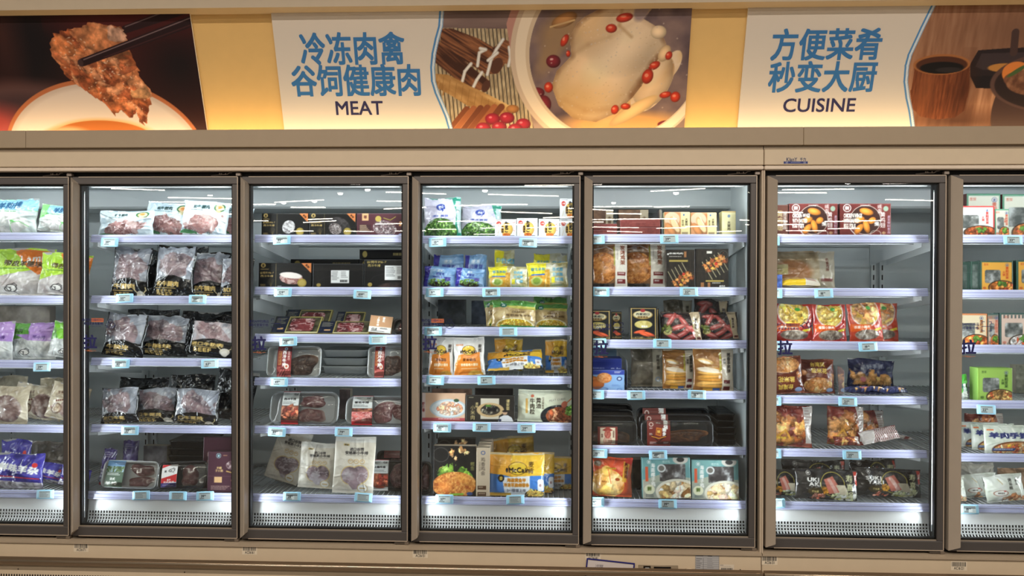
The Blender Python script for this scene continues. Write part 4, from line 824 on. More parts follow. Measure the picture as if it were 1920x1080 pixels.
def a_cake(c):
    c.f((206, 140, 90)); c.tex(None, [(190, 116, 70), (216, 156, 110)], 3, 2); c.e(.3, .3, .3, .3, (222, 190, 160)); c.e(.42, .56, .15, .40, (214, 160, 110), rot=-.5, shade=.4); c.e(.26, .76, .14, .36, (196, 130, 80), rot=-.6, shade=.4); c.e(.42, .56, .11, .32, (236, 206, 160), rot=-.5); c.l([(.35, .2), (.5, .5)], .04, (240, 214, 190))
    c.r(.64, 0, 1, 1, (226, 214, 160)); c.part('spine', c.mask_r(.64, 0, 1, 1)); c.t('大黄肉', .86, .42, .10, (80, 70, 50), vert=True); c.t('鲜竹锅', .72, .46, .08, (110, 96, 60), vert=True); c.e(.76, .12, .035, .045, (90, 120, 170)); c.r(.68, .85, .92, .98, (140, 120, 90), .8)
def a_pale(c): c.f((226, 218, 170)); c.tex(None, [(214, 206, 156), (230, 224, 180)], 3, 2); c.t('大黄肉', .5, .6, .12, (84, 76, 56), vert=True); c.e(.5, .2, .1, .06, (120, 140, 170)); c.r(0, .0, 1, .05, (190, 160, 96))
def a_roast(c):
    c.f((120, 84, 54)); c.tex(c.mask_r(0, 0, .62, .2), [(110, 70, 44), (150, 110, 76), (206, 200, 196)], 6, 2); c.with_clip(c.mask_e(.28, .55, .42, .36)); c.fried(None, 3); c.e(.2, .5, .16, .16, (206, 146, 84), shade=.5, a=.45, wob=.3); c.e(.42, .66, .16, .13, (198, 134, 74), shade=.5, a=.45, wob=.3, ws=3); c.e(.36, .36, .14, .1, (170, 104, 54), shade=.5, a=.45, wob=.3, ws=5); c.end(); c.tex(c.mask_r(0, .90, .62, 1), [(50, 46, 44), (90, 84, 80)], 12, 2); c.l([(.05, .12), (.4, .05), (.58, .14)], .02, (220, 214, 210)); c.r(.60, .05, .66, .5, (150, 140, 60))
    c.p([(.64, 0), (1, 0), (1, 1), (.64, 1)], (222, 216, 204)); k = c.mask_r(.65, 0, 1, 1); c.part('side_band', k); c.t('炭烤鸡架', .86, .25, .105, (130, 70, 50), vert=True, b=.02); c.t('CHARCOAL', .71, .25, .03, (150, 140, 130), rot=1.57); c.r(.70, .64, .94, .72, (120, 50, 50)); c.r(.70, .80, .94, .90, (120, 50, 50)); c.lines(.73, .66, .92, .70, 1, WHT); c.lines(.73, .82, .92, .88, 1, WHT)
def a_skewer(flip):
    def f(c):
        c.f((38, 33, 29)); c.tex(None, [(30, 26, 24), (48, 42, 36)], 7, 2, stretch=.3); y = lambda v: v if not flip else v
        if not flip:
            c.t('串烧鸡肉', .34, .10, .045, WHT, w=.5); c.e(.06, .12, .03, .022, WHT); c.lines(.1, .17, .6, .21, 1, (200, 196, 190)); c.r(.1, .27, .75, .32, (170, 150, 80)); c.r(.62, .05, .70, .2, (160, 110, 70)); c.lines(.5, .95, .8, .98, 1, WHT)
            base = (.5, .68)
        else:
            c.r(.34, .06, .5, .12, (220, 216, 206)); c.r(.3, .80, .85, .84, (170, 150, 80)); c.lines(.5, .86, .9, .90, 1, WHT); c.t('串鸡肉', .8, .95, .045, WHT); c.r(.15, .86, .25, .98, (160, 110, 70)); c.r(.36, .86, .44, .98, (160, 110, 70)); base = (.52, .42)
        for i in range(5):
            o = (-.24+.12*i); u, v = base[0]+o, base[1]-(o*.9 if True else 0)*.55; c.l([(u-.2, v-.22), (u+.1, v+.2)] if not flip else [(u-.08, v-.2), (u+.22, v+.24)], .014, (196, 186, 150))
            for j in range(3): q = .03+.075*j; c.e(u-.02+q*.8*(1 if not flip else 1), v+(.02+q*.9 if not flip else q*.9-.14), .068, .05, [(170, 104, 56), (190, 134, 76), (140, 74, 42), (186, 144, 66)][(i+j) % 4], shade=.7, wob=.55, ws=i*3+j)
        c.e(base[0]+.1, base[1]-.04, .05, .04, (200, 60, 44)); c.e(.85, .15, .12, .1, (120, 118, 116), out=.006, a=.6) if flip else None
    return f
def a_roe(c):
    c.f((20, 22, 26)); c.r(.05, .04, .95, .06, GOLD); c.r(.05, .04, .08, .97, GOLD); c.r(.92, .04, .95, .97, GOLD); c.r(.05, .95, .95, .97, GOLD); c.e(.48, .24, .36, .13, (170, 140, 70)); c.e(.48, .23, .33, .11, (216, 206, 170)); c.e(.48, .11, .09, .05, (170, 50, 56)); c.t('丹麦进口', .48, .22, .07, (50, 60, 60), w=.5); c.t('烟熏鳕鱼', .48, .31, .06, (110, 80, 40), w=.4)
    c.e(.50, .53, .32, .12, (206, 190, 110)); c.tex(c.mask_e(.5, .53, .29, .10), [(190, 170, 90), (222, 210, 140)], 10, 2); c.t('鳕鱼籽', .54, .59, .06, WHT, b=.03)
    for i, (u, v, r_) in enumerate(((.36, .75, -.2), (.5, .79, .15), (.58, .84, .25), (.72, .82, .35))): c.e(u, v, .22, .045, (226, 96, 60), rot=r_, shade=.5)
    c.tex(c.mask_r(.1, .90, .9, .95), [(40, 40, 36), (160, 140, 90)], 20, 2)
def a_sausage(c):
    c.f((52, 44, 42)); c.tex(None, [(40, 34, 34), (70, 58, 54)], 5, 2); P = [(.30, .15, .0), (.25, .30, -1.0), (.58, .42, .9), (.42, .55, -.3), (.60, .70, -.7), (.78, .66, .5), (.45, .84, -.5), (.72, .90, -.4), (.3, .86, .4), (.88, .84, .9)]
    for u, v, r_ in P:
        c.e(u, v, .23, .095, (172, 80, 76), rot=r_, shade=.55, wob=.08); c.e(u, v-.02, .15, .024, (226, 176, 168), rot=r_, a=.8)
    c.e(.16, .72, .10, .10, (190, 180, 110)); c.e(.16, .72, .06, .06, (214, 206, 150)); c.food(.12, .6, .12, .12, 12, .05, [(90, 100, 50), (120, 130, 70)], 3)
    c.p([(.70, .0), (.95, .0), (1, 1), (.86, 1)], (196, 176, 146)); c.part('side_band', c.p([(.70, .0), (.95, .0), (1, 1), (.86, 1)], 0, mask=True)); c.t('脆皮肉肠', .86, .42, .09, (60, 50, 44), vert=True, rot=.0); c.r(.78, .30, .80, .6, (150, 140, 60)); c.r(.88, .88, .98, .96, (90, 40, 36))
def a_lightblue(c):
    c.f((140, 176, 220)); c.r(0, 0, 1, .22, (58, 74, 160)); c.lines(.76, .06, .92, .16, 2, WHT); c.e(.24, .54, .18, .25, (206, 124, 66), shade=.3); c.e(.34, .68, .18, .24, (196, 110, 56), shade=.3); c.e(.52, .38, .18, .25, (226, 150, 90), shade=.3); c.tex(c.mask_e(.52, .38, .16, .22), [(206, 120, 60), (236, 176, 120)], 14, 2); c.r(0, .32, .05, .72, (196, 70, 70)); c.e(.88, .41, .065, .10, (40, 56, 110)); c.e(.88, .41, .04, .06, (190, 206, 230)); c.lines(.7, .7, .95, .80, 2, (96, 130, 190)); c.e(.88, .94, .05, .07, (90, 130, 196), out=.01); c.e(.4, .92, .2, .1, (80, 110, 170), out=.008)
def a_navylid(c): c.f((52, 66, 150)); c.lines(.1, .3, .6, .5, 1, (140, 150, 206)); c.t('脆', .86, .5, .4, (170, 180, 220), b=0)
def a_paleblue(c): c.f((150, 186, 214)); c.t('大黄鱼', .78, .5, .3, (40, 60, 80)); c.lines(.1, .4, .5, .6, 1, (110, 150, 186))
def a_pancake(c):
    c.f((150, 104, 56)); c.tex(None, [(136, 90, 46), (166, 118, 66)], 4, 2)
    for i in range(6): v = .88-.075*i; c.e(.42, v, .36-.01*i, .055, [(206, 150, 70), (222, 170, 92), (196, 136, 60)][i % 3], rot=(-.06 if i % 2 else .05), shade=.4)
    c.e(.36, .50, .28, .05, (230, 214, 190), rot=.1); c.e(.40, .54, .28, .03, (240, 226, 206), rot=.1); c.e(.30, .31, .20, .06, (222, 180, 110), rot=.25, shade=.3); c.e(.28, .32, .14, .03, (240, 230, 214), rot=.25); c.lines(.26, .43, .62, .46, 1, (230, 214, 180)); c.r(.24, .93, .6, 1, (200, 150, 60)); c.r(.48, .93, .66, .99, (60, 90, 150))
    c.p([(.70, 0), (1, 0), (1, 1), (.70, 1)], (204, 192, 172)); c.part('side_band', c.mask_r(.70, 0, 1, 1)); c.t('葱香手抓饼', .88, .34, .085, (60, 54, 48), vert=True, b=.02); c.t('原味', .77, .3, .06, (90, 84, 76), vert=True); c.r(.64, .1, .69, .54, (170, 160, 60)); c.r(.74, .74, .9, .82, (100, 40, 40)); c.r(.74, .89, .9, .98, (100, 40, 40))
def a_dimbag(c): c.f((104, 96, 82)); c.tex(None, [(84, 78, 66), (110, 102, 88), (140, 132, 116)], 4, 2); c.r(.66, 0, 1, 1, (176, 168, 150)); c.t('原味手撕', .83, .35, .09, (80, 72, 62), vert=True); c.e(.82, .80, .07, .05, (120, 140, 170), out=.01)
def a_squid(c):
    c.f((122, 52, 46)); c.r(.12, .06, .88, .96, (222, 206, 180)); c.p([(.5, .0), (.78, .20), (.62, .26), (.38, .26), (.22, .20)], (150, 60, 50)); c.e(.5, .42, .17, .22, (170, 80, 70)); c.tex(c.mask_e(.5, .42, .15, .2), [(150, 60, 52), (196, 120, 100)], 12, 2)
    for i in range(6): c.l([(.36+.055*i, .6), (.3+.08*i, .78), (.34+.06*i, .94)], .025, (176, 60, 54))
    c.t('冰鲜鱿鱼', .80, .40, .09, (90, 50, 40), vert=True); c.t('香烤', .22, .5, .1, (110, 70, 56), vert=True)
def a_eel(c):
    c.f((118, 46, 40)); c.e(.18, .15, .08, .07, (220, 200, 190), out=.015); c.t('蒲烧', .80, .16, .16, WHT, vert=True, b=.04); c.t('鳗鱼', .74, .44, .15, WHT, vert=True, b=.03); c.p([(.16, .48), (.5, .80), (.84, .52), (.84, .60), (.5, .86), (.16, .56)], (60, 26, 22)); c.p([(.4, .26), (.64, .30), (.60, .62), (.36, .56)], (206, 120, 50)); c.p([(.43, .32), (.6, .35), (.57, .56), (.40, .52)], (150, 70, 30)); c.t('鳗', .5, .43, .12, (236, 190, 90)); c.l([(.2, .62), (.5, .70), (.8, .62)], .03, (226, 160, 60)); c.lines(.12, .84, .5, .95, 2, WHT); c.lines(.7, .84, .92, .92, 2, WHT); c.lines(.1, .28, .26, .34, 2, WHT); c.lines(.1, .5, .26, .58, 2, WHT)
def a_orangechick(c):
    c.f((222, 90, 50)); c.tex(None, [(206, 74, 42), (232, 110, 64)], 3, 2); k = c.mask_e(.36, .66, .44, .36, .2); c.with_clip(k); c.f((240, 176, 84)); c.food(.36, .66, .44, .36, 26, .13, [(246, 190, 96), (250, 206, 130), (238, 160, 70), (252, 220, 168)], 3, 2.0, shade=.3, wob=.15); c.tex(None, [(226, 120, 50), (244, 186, 96), (252, 214, 150)], 5, 4, a=.5); c.end(); c.e(.34, .36, .14, .14, (244, 190, 96), shade=.3); c.e(.12, .17, .10, .07, (160, 130, 100)); c.tex(c.mask_e(.12, .17, .08, .05), [(110, 80, 50), (226, 216, 200)], 24, 2); c.l([(.38, .3), (.46, .66)], .015, (200, 50, 30)); c.e(.62, .55, .06, .04, (170, 80, 40))
    c.p([(.78, .10), (.95, .06), (.84, .62), (.74, .60)], (226, 170, 60)); c.t('高汤捞鸡', .84, .32, .095, (110, 40, 24), vert=True); c.r(.32, .26, .58, .30, (206, 160, 50)); c.lines(.34, .265, .57, .295, 1, (120, 60, 20)); c.t('鲜的土土', .32, .62, .045, (140, 80, 30)); c.lines(.3, .95, .7, .98, 1, (150, 60, 40)); c.p([(.78, 0), (1, 0), (1, .2), (.82, .12)], (206, 60, 50))
def a_teal(c):
    c.f((120, 170, 170)); c.tex(None, [(108, 158, 160), (134, 182, 180)], 4, 2); c.p([(0, .55), (.35, .42), (1, .5), (1, 1), (0, 1)], (170, 176, 160)); c.tex(c.mask_r(0, .6, .4, 1), [(190, 186, 170), (150, 160, 150)], 5, 2); c.e(.80, .04, .16, .12, (216, 212, 204)); c.e(.80, .05, .08, .06, (60, 60, 60)); k = c.mask_r(.36, .16, .90, .58, .02); c.tex(k, [(66, 62, 62), (96, 92, 92), (206, 208, 210)], 7, 4, gain=1.8); c.part('clear_window', k, 'film')
    seal(c, .14, .10, .045, WHT); c.r(.06, .22, .12, .58, (214, 96, 64)); c.t('海南椰子鸡', .22, .42, .105, WHT, vert=True, b=.02); c.e(.40, .26, .09, .10, (216, 220, 220)); c.e(.40, .26, .06, .065, (120, 116, 110)); c.e(.72, .84, .45, .32, (226, 222, 206)); c.with_clip(c.mask_e(.72, .86, .39, .28)); c.f((226, 196, 140)); c.food(.72, .86, .39, .27, 46, .07, [(238, 214, 170), (222, 184, 120), (246, 234, 214), (160, 112, 64), (238, 204, 184)], 3, 1.9, shade=.35, wob=.2); c.end(); c.e(.14, .78, .11, .12, (226, 226, 196)); c.t('鲜', .14, .76, .10, (90, 110, 50), b=.03); c.lines(.06, .90, .26, .97, 2, (70, 80, 80)); c.t('椰子鸡', .50, .10, .06, (196, 220, 216), b=0)
def a_wings(c):
    c.f((112, 46, 42)); c.tex(None, [(100, 38, 36), (122, 54, 50)], 4, 2); c.e(.5, .5, .30, .44, (64, 36, 32)); c.e(.5, .5, .30, .44, (214, 200, 190), out=.008); seal(c, .14, .14, .11, WHT, '鲜'); c.t('SPECIALITY', .50, .06, .05, WHT, b=.0, w=.2)
    for u, v, ru, rv, r_ in ((.52, .25, .14, .105, .25), (.38, .50, .11, .095, -.3), (.63, .52, .085, .095, -.6), (.52, .70, .14, .095, 1.3), (.37, .78, .125, .095, -.9)): c.e(u, v, ru, rv, (222, 134, 50), rot=r_, shade=.55); c.e(u-.02, v-.03, ru*.4, rv*.3, (244, 186, 100), rot=r_, a=.5, soft=.05)
    for i, s_ in enumerate(('CHICKEN WINGS', 'WITH SALTED', 'EGG YOLK')): c.t(s_, .07+[.18, .15, .12][i], .37+.155*i, .115, (248, 242, 234), b=.05, w=[.36, .30, .24][i])
    c.t('咸蛋', .78, .16, .13, WHT, vert=True, b=.0, rot=0); c.t('黄鸡翅', .84, .50, .15, WHT, vert=True, b=.0); c.t('焗', .72, .62, .13, WHT); c.e(.90, .16, .05, .08, (150, 170, 150)); c.t('速冻预制食品', .955, .64, .085, (200, 190, 220), vert=True, b=.0); c.e(.70, .92, .10, .10, (200, 190, 180), out=.006); c.t('中', .86, .9, .1, (206, 180, 130)); c.lines(.08, .96, .28, .99, 1, WHT); c.l([(.2, .78), (.3, .95)], .02, WHT)
def a_backbeige(c): c.f((150, 132, 104)); c.tex(None, [(130, 112, 86), (156, 138, 110), (180, 166, 140)], 4, 2); c.e(.35, .55, .3, .3, (160, 110, 70), soft=.1); c.r(.05, .36, .3, .62, (190, 178, 120)); c.t('原味', .17, .5, .08, (130, 110, 70)); c.p([(.76, 0), (1, 0), (1, 1), (.76, 1)], (176, 168, 150)); c.t('奶香鸡排', .88, .36, .08, (110, 70, 60), vert=True); c.r(.78, .72, .96, .80, (120, 66, 60))
def a_flatyellow(c): c.f((232, 196, 70)); c.r(0, .6, .64, 1, (240, 200, 50)); c.p([(.62, 0), (1, 0), (1, 1), (.62, 1)], (224, 216, 200)); c.lines(.66, .3, .95, .8, 3, (150, 80, 70)); c.tex(c.mask_r(0, 0, .62, .6), [(196, 150, 90), (224, 190, 120)], 5, 2)
def a_red(kind):
    def f(c):
        base = (176, 52, 44) if kind == 0 else (186, 66, 42); c.f(base); c.tex(None, [tuple(np.array(base)*.85), base, (206, 90, 70)], 4, 2); k = c.mask_e(.5, .22, .38, .38); c.with_clip(c.mask_e(.5, .22, .42, .42)); c.f((214, 190, 180)); c.with_clip(k); c.f((190, 150, 66))
        c.food(.5, .24, .38, .36, 46 if kind == 0 else 22, .05 if kind == 0 else .09, [(222, 188, 84), (206, 166, 64), (234, 206, 120)] if kind == 0 else [(200, 140, 84), (222, 172, 116), (176, 110, 60)], 3, 2.4 if kind == 0 else 1.3); c.end(); c.e(.6, .14, .07, .05, (70, 150, 60)); c.l([(.42, .02), (.5, .15)], .02, (216, 206, 200))
        c.p([(.04, .54), (.62, .58), (.62, .72), (.04, .74)], (222, 96, 40)); c.t('香甜小酥肉' if kind == 0 else '农家小酥肉', .36, .63, .07, WHT, b=.02, w=.46); c.p([(.70, .70), (.94, .64), (.95, .70), (.71, .76)], (206, 190, 50)); k = c.mask_e(.5, .83, .36, .13); c.tex(k, [(96, 82, 72), (150, 136, 122), (206, 198, 186)], 12, 3); c.part('clear_window', k, 'film'); c.l([(.62, .5), (.8, .42)], .06, (222, 188, 90))
    return f
def a_popcorn(up=True):
    def f(c):
        c.f((110, 56, 40)); c.tex(None, [(94, 46, 34), (126, 68, 50)], 4, 2); t0 = .16 if up else .62; q = 0 if up else math.pi; c.t('台湾风', .5, t0 if up else t0+.20, .13, (214, 184, 84), b=.03, rot=q+.04); c.t('盐米花', .53, t0+.18 if up else t0, .14, (214, 184, 84), b=.03, rot=q+.06); v = .76 if up else .22; c.with_clip(c.mask_e(.5, v, .42, .22)); c.f((190, 130, 80)); c.food(.5, v, .42, .22, 26, .075, [(214, 156, 96), (232, 182, 126), (190, 124, 70), (240, 200, 150)], 3, 1.2); c.end(); c.fried(c.mask_e(.5, v, .40, .2)*.35, 4); c.e(.84, .9, .1, .06, (140, 160, 196)); c.e(.1, .4, .1, .08, (206, 140, 90), shade=.4); c.food(.92, .5, .06, .1, 4, .05, [(206, 140, 90)], 4)
    return f
def a_navysnack(c): c.f((44, 48, 84)); c.tex(None, [(34, 38, 68), (52, 56, 96), (90, 94, 130)], 5, 2); c.t('杀好手抓', .5, .26, .16, (200, 206, 220), b=.02, rot=-.1, w=.5); c.food(.35, .68, .3, .18, 10, .12, [(206, 150, 90), (222, 172, 110)], 3); c.e(.3, .72, .06, .09, (206, 110, 110)); c.food(.82, .72, .16, .14, 6, .1, [(206, 150, 90), (222, 172, 110)], 4)
def a_redbrown(c):
    c.f((118, 46, 36)); c.tex(None, [(100, 36, 30), (130, 56, 44), (160, 90, 76)], 5, 2); c.food(.45, .55, .42, .36, 12, .13, [(186, 116, 66), (206, 146, 90), (160, 92, 52), (196, 136, 72)], 3, 1.5, shade=.7, wob=.5); c.l([(.2, .8), (.4, .6), (.5, .8)], .05, (206, 150, 60)); c.p([(.78, 0), (1, 0), (1, .9), (.86, .9)], (206, 200, 194)); c.lines(.82, .1, .98, .6, 7, (150, 130, 126)); c.t('无骨鸡柳', .3, .8, .06, (226, 190, 70), b=.02); c.part('side_band', c.p([(.78, 0), (1, 0), (1, .9), (.86, .9)], 0, mask=True))
def a_checkbag(c):
    c.f((222, 216, 212)); k = c.p([(.4, .0), (1, .0), (1, 1), (.3, 1)], 0, mask=True); ch = ((np.floor(c.U*c.A*14)+np.floor(c.V*14)) % 2); c.put((slice(None),)*2, k*ch, (120, 40, 40)); c.r(0, .0, 1, .06, (130, 46, 46)); c.lines(.06, .3, .34, .8, 5, (190, 180, 176))
def a_suki(full=True):
    def f(c):
        c.f((40, 38, 37)); c.tex(None, [(34, 32, 32), (48, 46, 44), (66, 64, 62)], 4, 2); seal(c, .20, .14, .07, (220, 216, 210), '鲜'); c.t('SUKI' if full else 'UKI', .27, .36, .12, (232, 230, 226), b=.04, w=.24 if full else .19); c.t('YAKI' if full else 'AKI', .30, .50, .12, (232, 230, 226), b=.04, w=.24 if full else .19); c.e(.58, .48, .19, .38, (206, 190, 90), out=.010); c.e(.30, .74, .11, .13, (70, 60, 40)); c.t('不加调', .30, .74, .07, (206, 186, 120)); c.food(.4, .92, .12, .1, 8, .05, [(196, 110, 90), (214, 150, 130)], 5); c.food(.46, .7, .06, .12, 6, .05, [(206, 150, 60), (190, 130, 50)], 6)
        c.food(.76, .84, .2, .16, 26, .06, [(214, 220, 190), (190, 200, 150), (232, 234, 220)], 3, 1.4); c.p([(.44, .34), (.58, .22), (.72, .72), (.52, .80)], (206, 120, 104)); c.p([(.49, .33), (.54, .29), (.66, .74), (.60, .76)], (226, 176, 164)); c.p([(.62, .50), (.78, .50), (.84, .82), (.70, .80)], (216, 206, 180)); c.t('寿喜锅', .86, .56, .24, (222, 222, 176), vert=True, b=.01, ls=1.05); c.p([(.93, .05), (.985, .04), (1, .5), (.96, .52)], (190, 64, 50)); c.t('日式', .965, .26, .08, WHT, vert=True); c.l([(.55, .92), (.7, .97), (.85, .9)], .02, (206, 196, 90))
    return f
def a_wincarton(bg, bd, ink, txt='贵阳豆米火锅', food=(150, 90, 50), greens=True, stripes=None):
    def f(c):
        c.f(bd); c.r(.05, .05, .96, .99, bg)
        if stripes:
            for i in range(9): c.r(.1+.1*i, .06, .145+.1*i, .16, stripes); c.r(.1+.1*i, .9, .145+.1*i, 1, stripes, .5)
        k = c.mask_r(.14, .30, .62, .74, .06); c.tex(k, [(84, 88, 86), (126, 128, 126), (190, 194, 194)], 6, 2); c.part('window', k, 'film'); seal(c, .82, .14, .055, (90, 96, 140)); c.t(txt[:4], .82, .40, .095, ink, vert=True, b=.03); c.t(txt[4:], .72, .42, .08, ink, vert=True, b=.02); c.t('盖饭', .18, .12, .07, ink, b=0); c.t('1份', .12, .90, .08, ink, b=.03)
        c.e(.66, .88, .42, .24, (70, 56, 44)); c.with_clip(c.mask_e(.66, .88, .38, .21)); c.f(food); q = np.array(food); c.food(.66, .88, .38, .21, 44, .045, [q*1.25, q*.8, q*1.5, (196, 90, 56)], 3, 1.5); c.food(.68, .78, .12, .08, 10, .04, [(96, 140, 60), (80, 120, 50)] if greens else [q*.6, q*.9], 4); c.end()
    return f
def a_darkside(c): c.f((46, 70, 62)); c.r(.06, .02, .12, .98, (76, 104, 92)); c.tex(c.mask_r(.2, .1, .8, .9), [(60, 72, 68), (110, 120, 116)], 5, 2)
def a_greenbag(c): c.f((88, 190, 76)); c.tex(c.mask_r(0, .6, 1, 1), [(196, 206, 196), (230, 236, 230)], 8, 2); c.r(0, .36, 1, .64, (40, 110, 90)); c.e(.3, .62, .3, .16, (96, 190, 80)); c.t('青菜', .7, .5, .14, WHT, vert=True)
def a_ricebag(c): c.f((214, 220, 206)); c.tex(None, [(196, 204, 190), (218, 224, 212), (232, 236, 228)], 4, 2); c.r(.04, .14, .16, .19, (222, 110, 60)); c.t('羊肉手抓饭', .50, .36, .20, (44, 52, 110), b=.045, w=.86); c.with_clip(c.mask_e(.55, .86, .44, .30)); c.f((110, 66, 40)); c.with_clip(c.mask_e(.55, .88, .41, .27)); c.f((200, 140, 90)); c.food(.55, .88, .41, .26, 120, .035, [(226, 180, 130), (206, 130, 84), (236, 206, 160), (200, 90, 60), (214, 160, 60)], 3, 1.8); c.end(); c.r(.12, .82, .5, .92, (60, 80, 140)); c.lines(.14, .84, .48, .9, 1, WHT)
def a_bun(c): c.f((222, 226, 214)); c.tex(None, [(206, 212, 198), (226, 230, 220), (236, 238, 232)], 4, 2); c.t('烤年糕', .62, .36, .13, (60, 60, 56), vert=True, b=.01, rot=0); c.t('海皇', .78, .30, .09, (90, 90, 84), vert=True); c.l([(.34, .16), (.42, .34)], .025, (196, 170, 110)); c.e(.34, .66, .17, .10, (240, 240, 234)); c.e(.34, .66, .17, .10, (150, 90, 70), out=.006); c.t('绵柔拉丝', .34, .66, .05, (60, 56, 50)); c.e(.44, .60, .03, .02, (206, 70, 60)); c.food(.66, .90, .30, .12, 9, .08, [(222, 170, 130), (236, 196, 160), (206, 140, 96)], 3, 1.5)
def a_plain(col):
    def f(c): c.f(col); c.tex(None, [tuple(np.array(col)*.8), col, tuple(np.minimum(np.array(col)*1.2, 255))], 5, 2)
    return f
def a_creamwhite(c): c.f((214, 210, 196)); c.tex(None, [(196, 192, 178), (220, 216, 204)], 4, 2); c.t('白烧日', .5, .5, .2, (80, 76, 70)); 
# ---------------------------------------------------------------- stock on the shelves
ORD = ['first', 'second', 'third', 'fourth', 'fifth', 'sixth', 'last']; SHELF = ['top', 'second', 'third', 'fourth', 'fifth', 'sixth']
SIDE = {}
def where(d, r):
    n = len(RAIL_PX[d]); return f"{'bottom' if r == n-1 else SHELF[r]} shelf, {ORD[d]} door" + (' from left' if d < 6 else '')
KINDS = {'bag': ('frozen_food_bag', 'frozen food bag'), 'box': ('frozen_food_carton', 'frozen food box'), 'skin': ('vacuum_pack', 'meat pack'), 'tray': ('meat_tray', 'meat tray'), 'pouch': ('frozen_food_pouch', 'frozen food pouch')}
_n = [0]
def spot(d, r, x0, x1, y0, k, lean, roll, zb, Y, up=0.0):
    deck = r == len(RAIL_PX[d])-1
    Y = Y if Y is not None else (DECK_Y if deck else RAIL_Y)+0.020+k*0.068
    zb = zb if zb is not None else shelf_z(d, r)+0.0012
    zb += up; xc = (x0+x1)/2; a, b = at(x0, y0, Y), at(x1, y0, Y); w = b[0]-a[0]; L = math.radians(lean); zt_ = at(xc, y0, Y)[2]
    for _ in range(3): zt_ = at(xc, y0, Y+max(zt_-zb, 0)*math.tan(L))[2]
    rr = math.radians(roll); top_ = min(zt_, rail_z(d, r-1)-.026 if r else 9)
    lim = 0.006 if r == 0 or top_ < rail_z(d, r-1)-.066-max(Y-.15, 0)*.14 else 0.055
    xl, xr = max(a[0], GAPX[d]+(max(.036, lim) if d in (0, 5) else lim)), min(b[0], GAPX[d+1]-(max(.036, lim) if d in (4, 6) else lim)); w = xr-xl
    zmax = (rail_z(d, r-1)-0.026 if r else DZ1-0.012 if Y < .3 else DZ1-.11)-w*abs(math.sin(rr))
    h = max((min(zt_, zmax)-zb)/math.cos(L), 0.012)
    return w, h, ((xl+xr)/2, Y, zb+w/2*abs(math.sin(rr))), (-L, rr, 0.0), zb+h*math.cos(L)
def I(d, r, kind, x0, x1, y0, art, desc, k=0, t=0.05, lean=8, roll=0, yaw=0, zb=None, Y=None, side=(200, 190, 170), top=None, back=(170, 170, 170), res=0.0023, mt=None, name=None, cat=None, group=None, hpx=None, **kw):
    _n[0] += 1; isbag = kind in ('bag', 'pouch'); lean = min(lean, 8) if isbag and lean < 30 else lean
    w, h, loc, rot, zt_ = spot(d, r, x0, x1, y0, k, lean, roll, zb, Y, (t*.6 if isbag and lean < 30 else t+.004 if isbag else t)*math.sin(math.radians(lean))); rot = (rot[0], rot[1], math.radians(yaw))
    if hpx: h = hpx/(F/(3.5+loc[1]))
    nm, ct = KINDS[kind]; c = Canvas(w, h, res if k < 2 else res*1.4, seed=_n[0]); art(c)
    if kind in ('bag', 'pouch'): o = bag(c, name or nm, t, back, seed=_n[0], mt=mt or ('film' if kind == 'bag' else 'softfilm'), loc=loc, rot=rot, **({'sag': .2, 'pinch': .015, 'crumple': .55} | kw if kind == 'pouch' else kw))
    else: o = carton(c, name or nm, t, side, top, mt or 'carton', loc, rot, flap=kind == 'box')
    tag(o, f"{desc}, {where(d, r)}", cat or ct, group); o['zt'] = zt_; return o
def T(d, rw, x0, x1, y0, col, meats, desc, lab=None, box=None, k=0, dep=0.028, lean=14, roll=0, zb=None, Y=None, group=None, **kw):
    _n[0] += 1; w, h, loc, rot, zt_ = spot(d, rw, x0, x1, y0, k, lean, roll, zb, Y, dep*math.sin(math.radians(lean))); mm = []
    loc = (loc[0], loc[1]+0.012, loc[2]); q = dep-0.004
    for i, (u0, v0, u1, v1, cols) in enumerate(meats):
        mm.append(('meat', slab((u1-u0)*w, (v1-v0)*h, min(q, .02), cols, _n[0]+i*3, ((u0+u1)/2-.5)*w, (1-(v0+v1)/2)*h, q)))
    lc = None
    if lab: lc = Canvas((box[2]-box[0])*w, (box[3]-box[1])*h, 0.0021, seed=_n[0]); lab(lc)
    o = tray('meat_tray', w, h, dep, col, mm, lc, box, loc, rot, _n[0], **kw); tag(o, f"{desc}, {where(d, rw)}", 'meat tray', group); o['zt'] = zt_; return o
def flat_tray(d, r, x0, x1, Y, z, dep, col, desc, group, th=0.022, roll=0, rim=(206, 210, 214)):
    """a shallow tray lying flat, seen edge on"""
    _n[0] += 1; a, b = at(x0, 700, Y)[0], min(at(x1, 700, Y)[0], GAPX[d+1]-.054); w = b-a; m = MB()
    R = lambda ww, dd, z_, rr: [(x, y+dep/2, z_) for x, y in rrect(ww, dd, rr)]
    m.loft([R(w*.90, dep*.90, 0.0, .02), R(w*.97, dep*.97, th-.004, .02), R(w, dep, th-.003, .022), R(w, dep, th, .022), R(w*.95, dep*.95, th, .02), R(w*.90, dep*.9, .004, .02)], col)
    o = m.build('meat_tray', 'plastic', loc=((a+b)/2, Y, z), rot=(0, math.radians(roll), 0)); tag(o, f"{desc}, {where(d, r)}", 'meat tray', group)
    m = MB(); q = MB(); U, V = np.meshgrid(np.linspace(-.5, .5, 12), np.linspace(0, 1, 12)); q.grid(np.stack([U*w*.96, V*dep*.96+dep*.02, np.full_like(U, th+.0008)+.002*np.sin(V*3.14)], -1), (255, 255, 255)); q.build('clear_lid', 'wrap', o)
    return z+th+0.004
DKM = ((84, 50, 52), (124, 80, 80), (200, 172, 168)); BRN = ((70, 48, 42), (104, 76, 66), (160, 130, 112)); PNK = ((122, 76, 78), (160, 110, 110), (222, 196, 192))
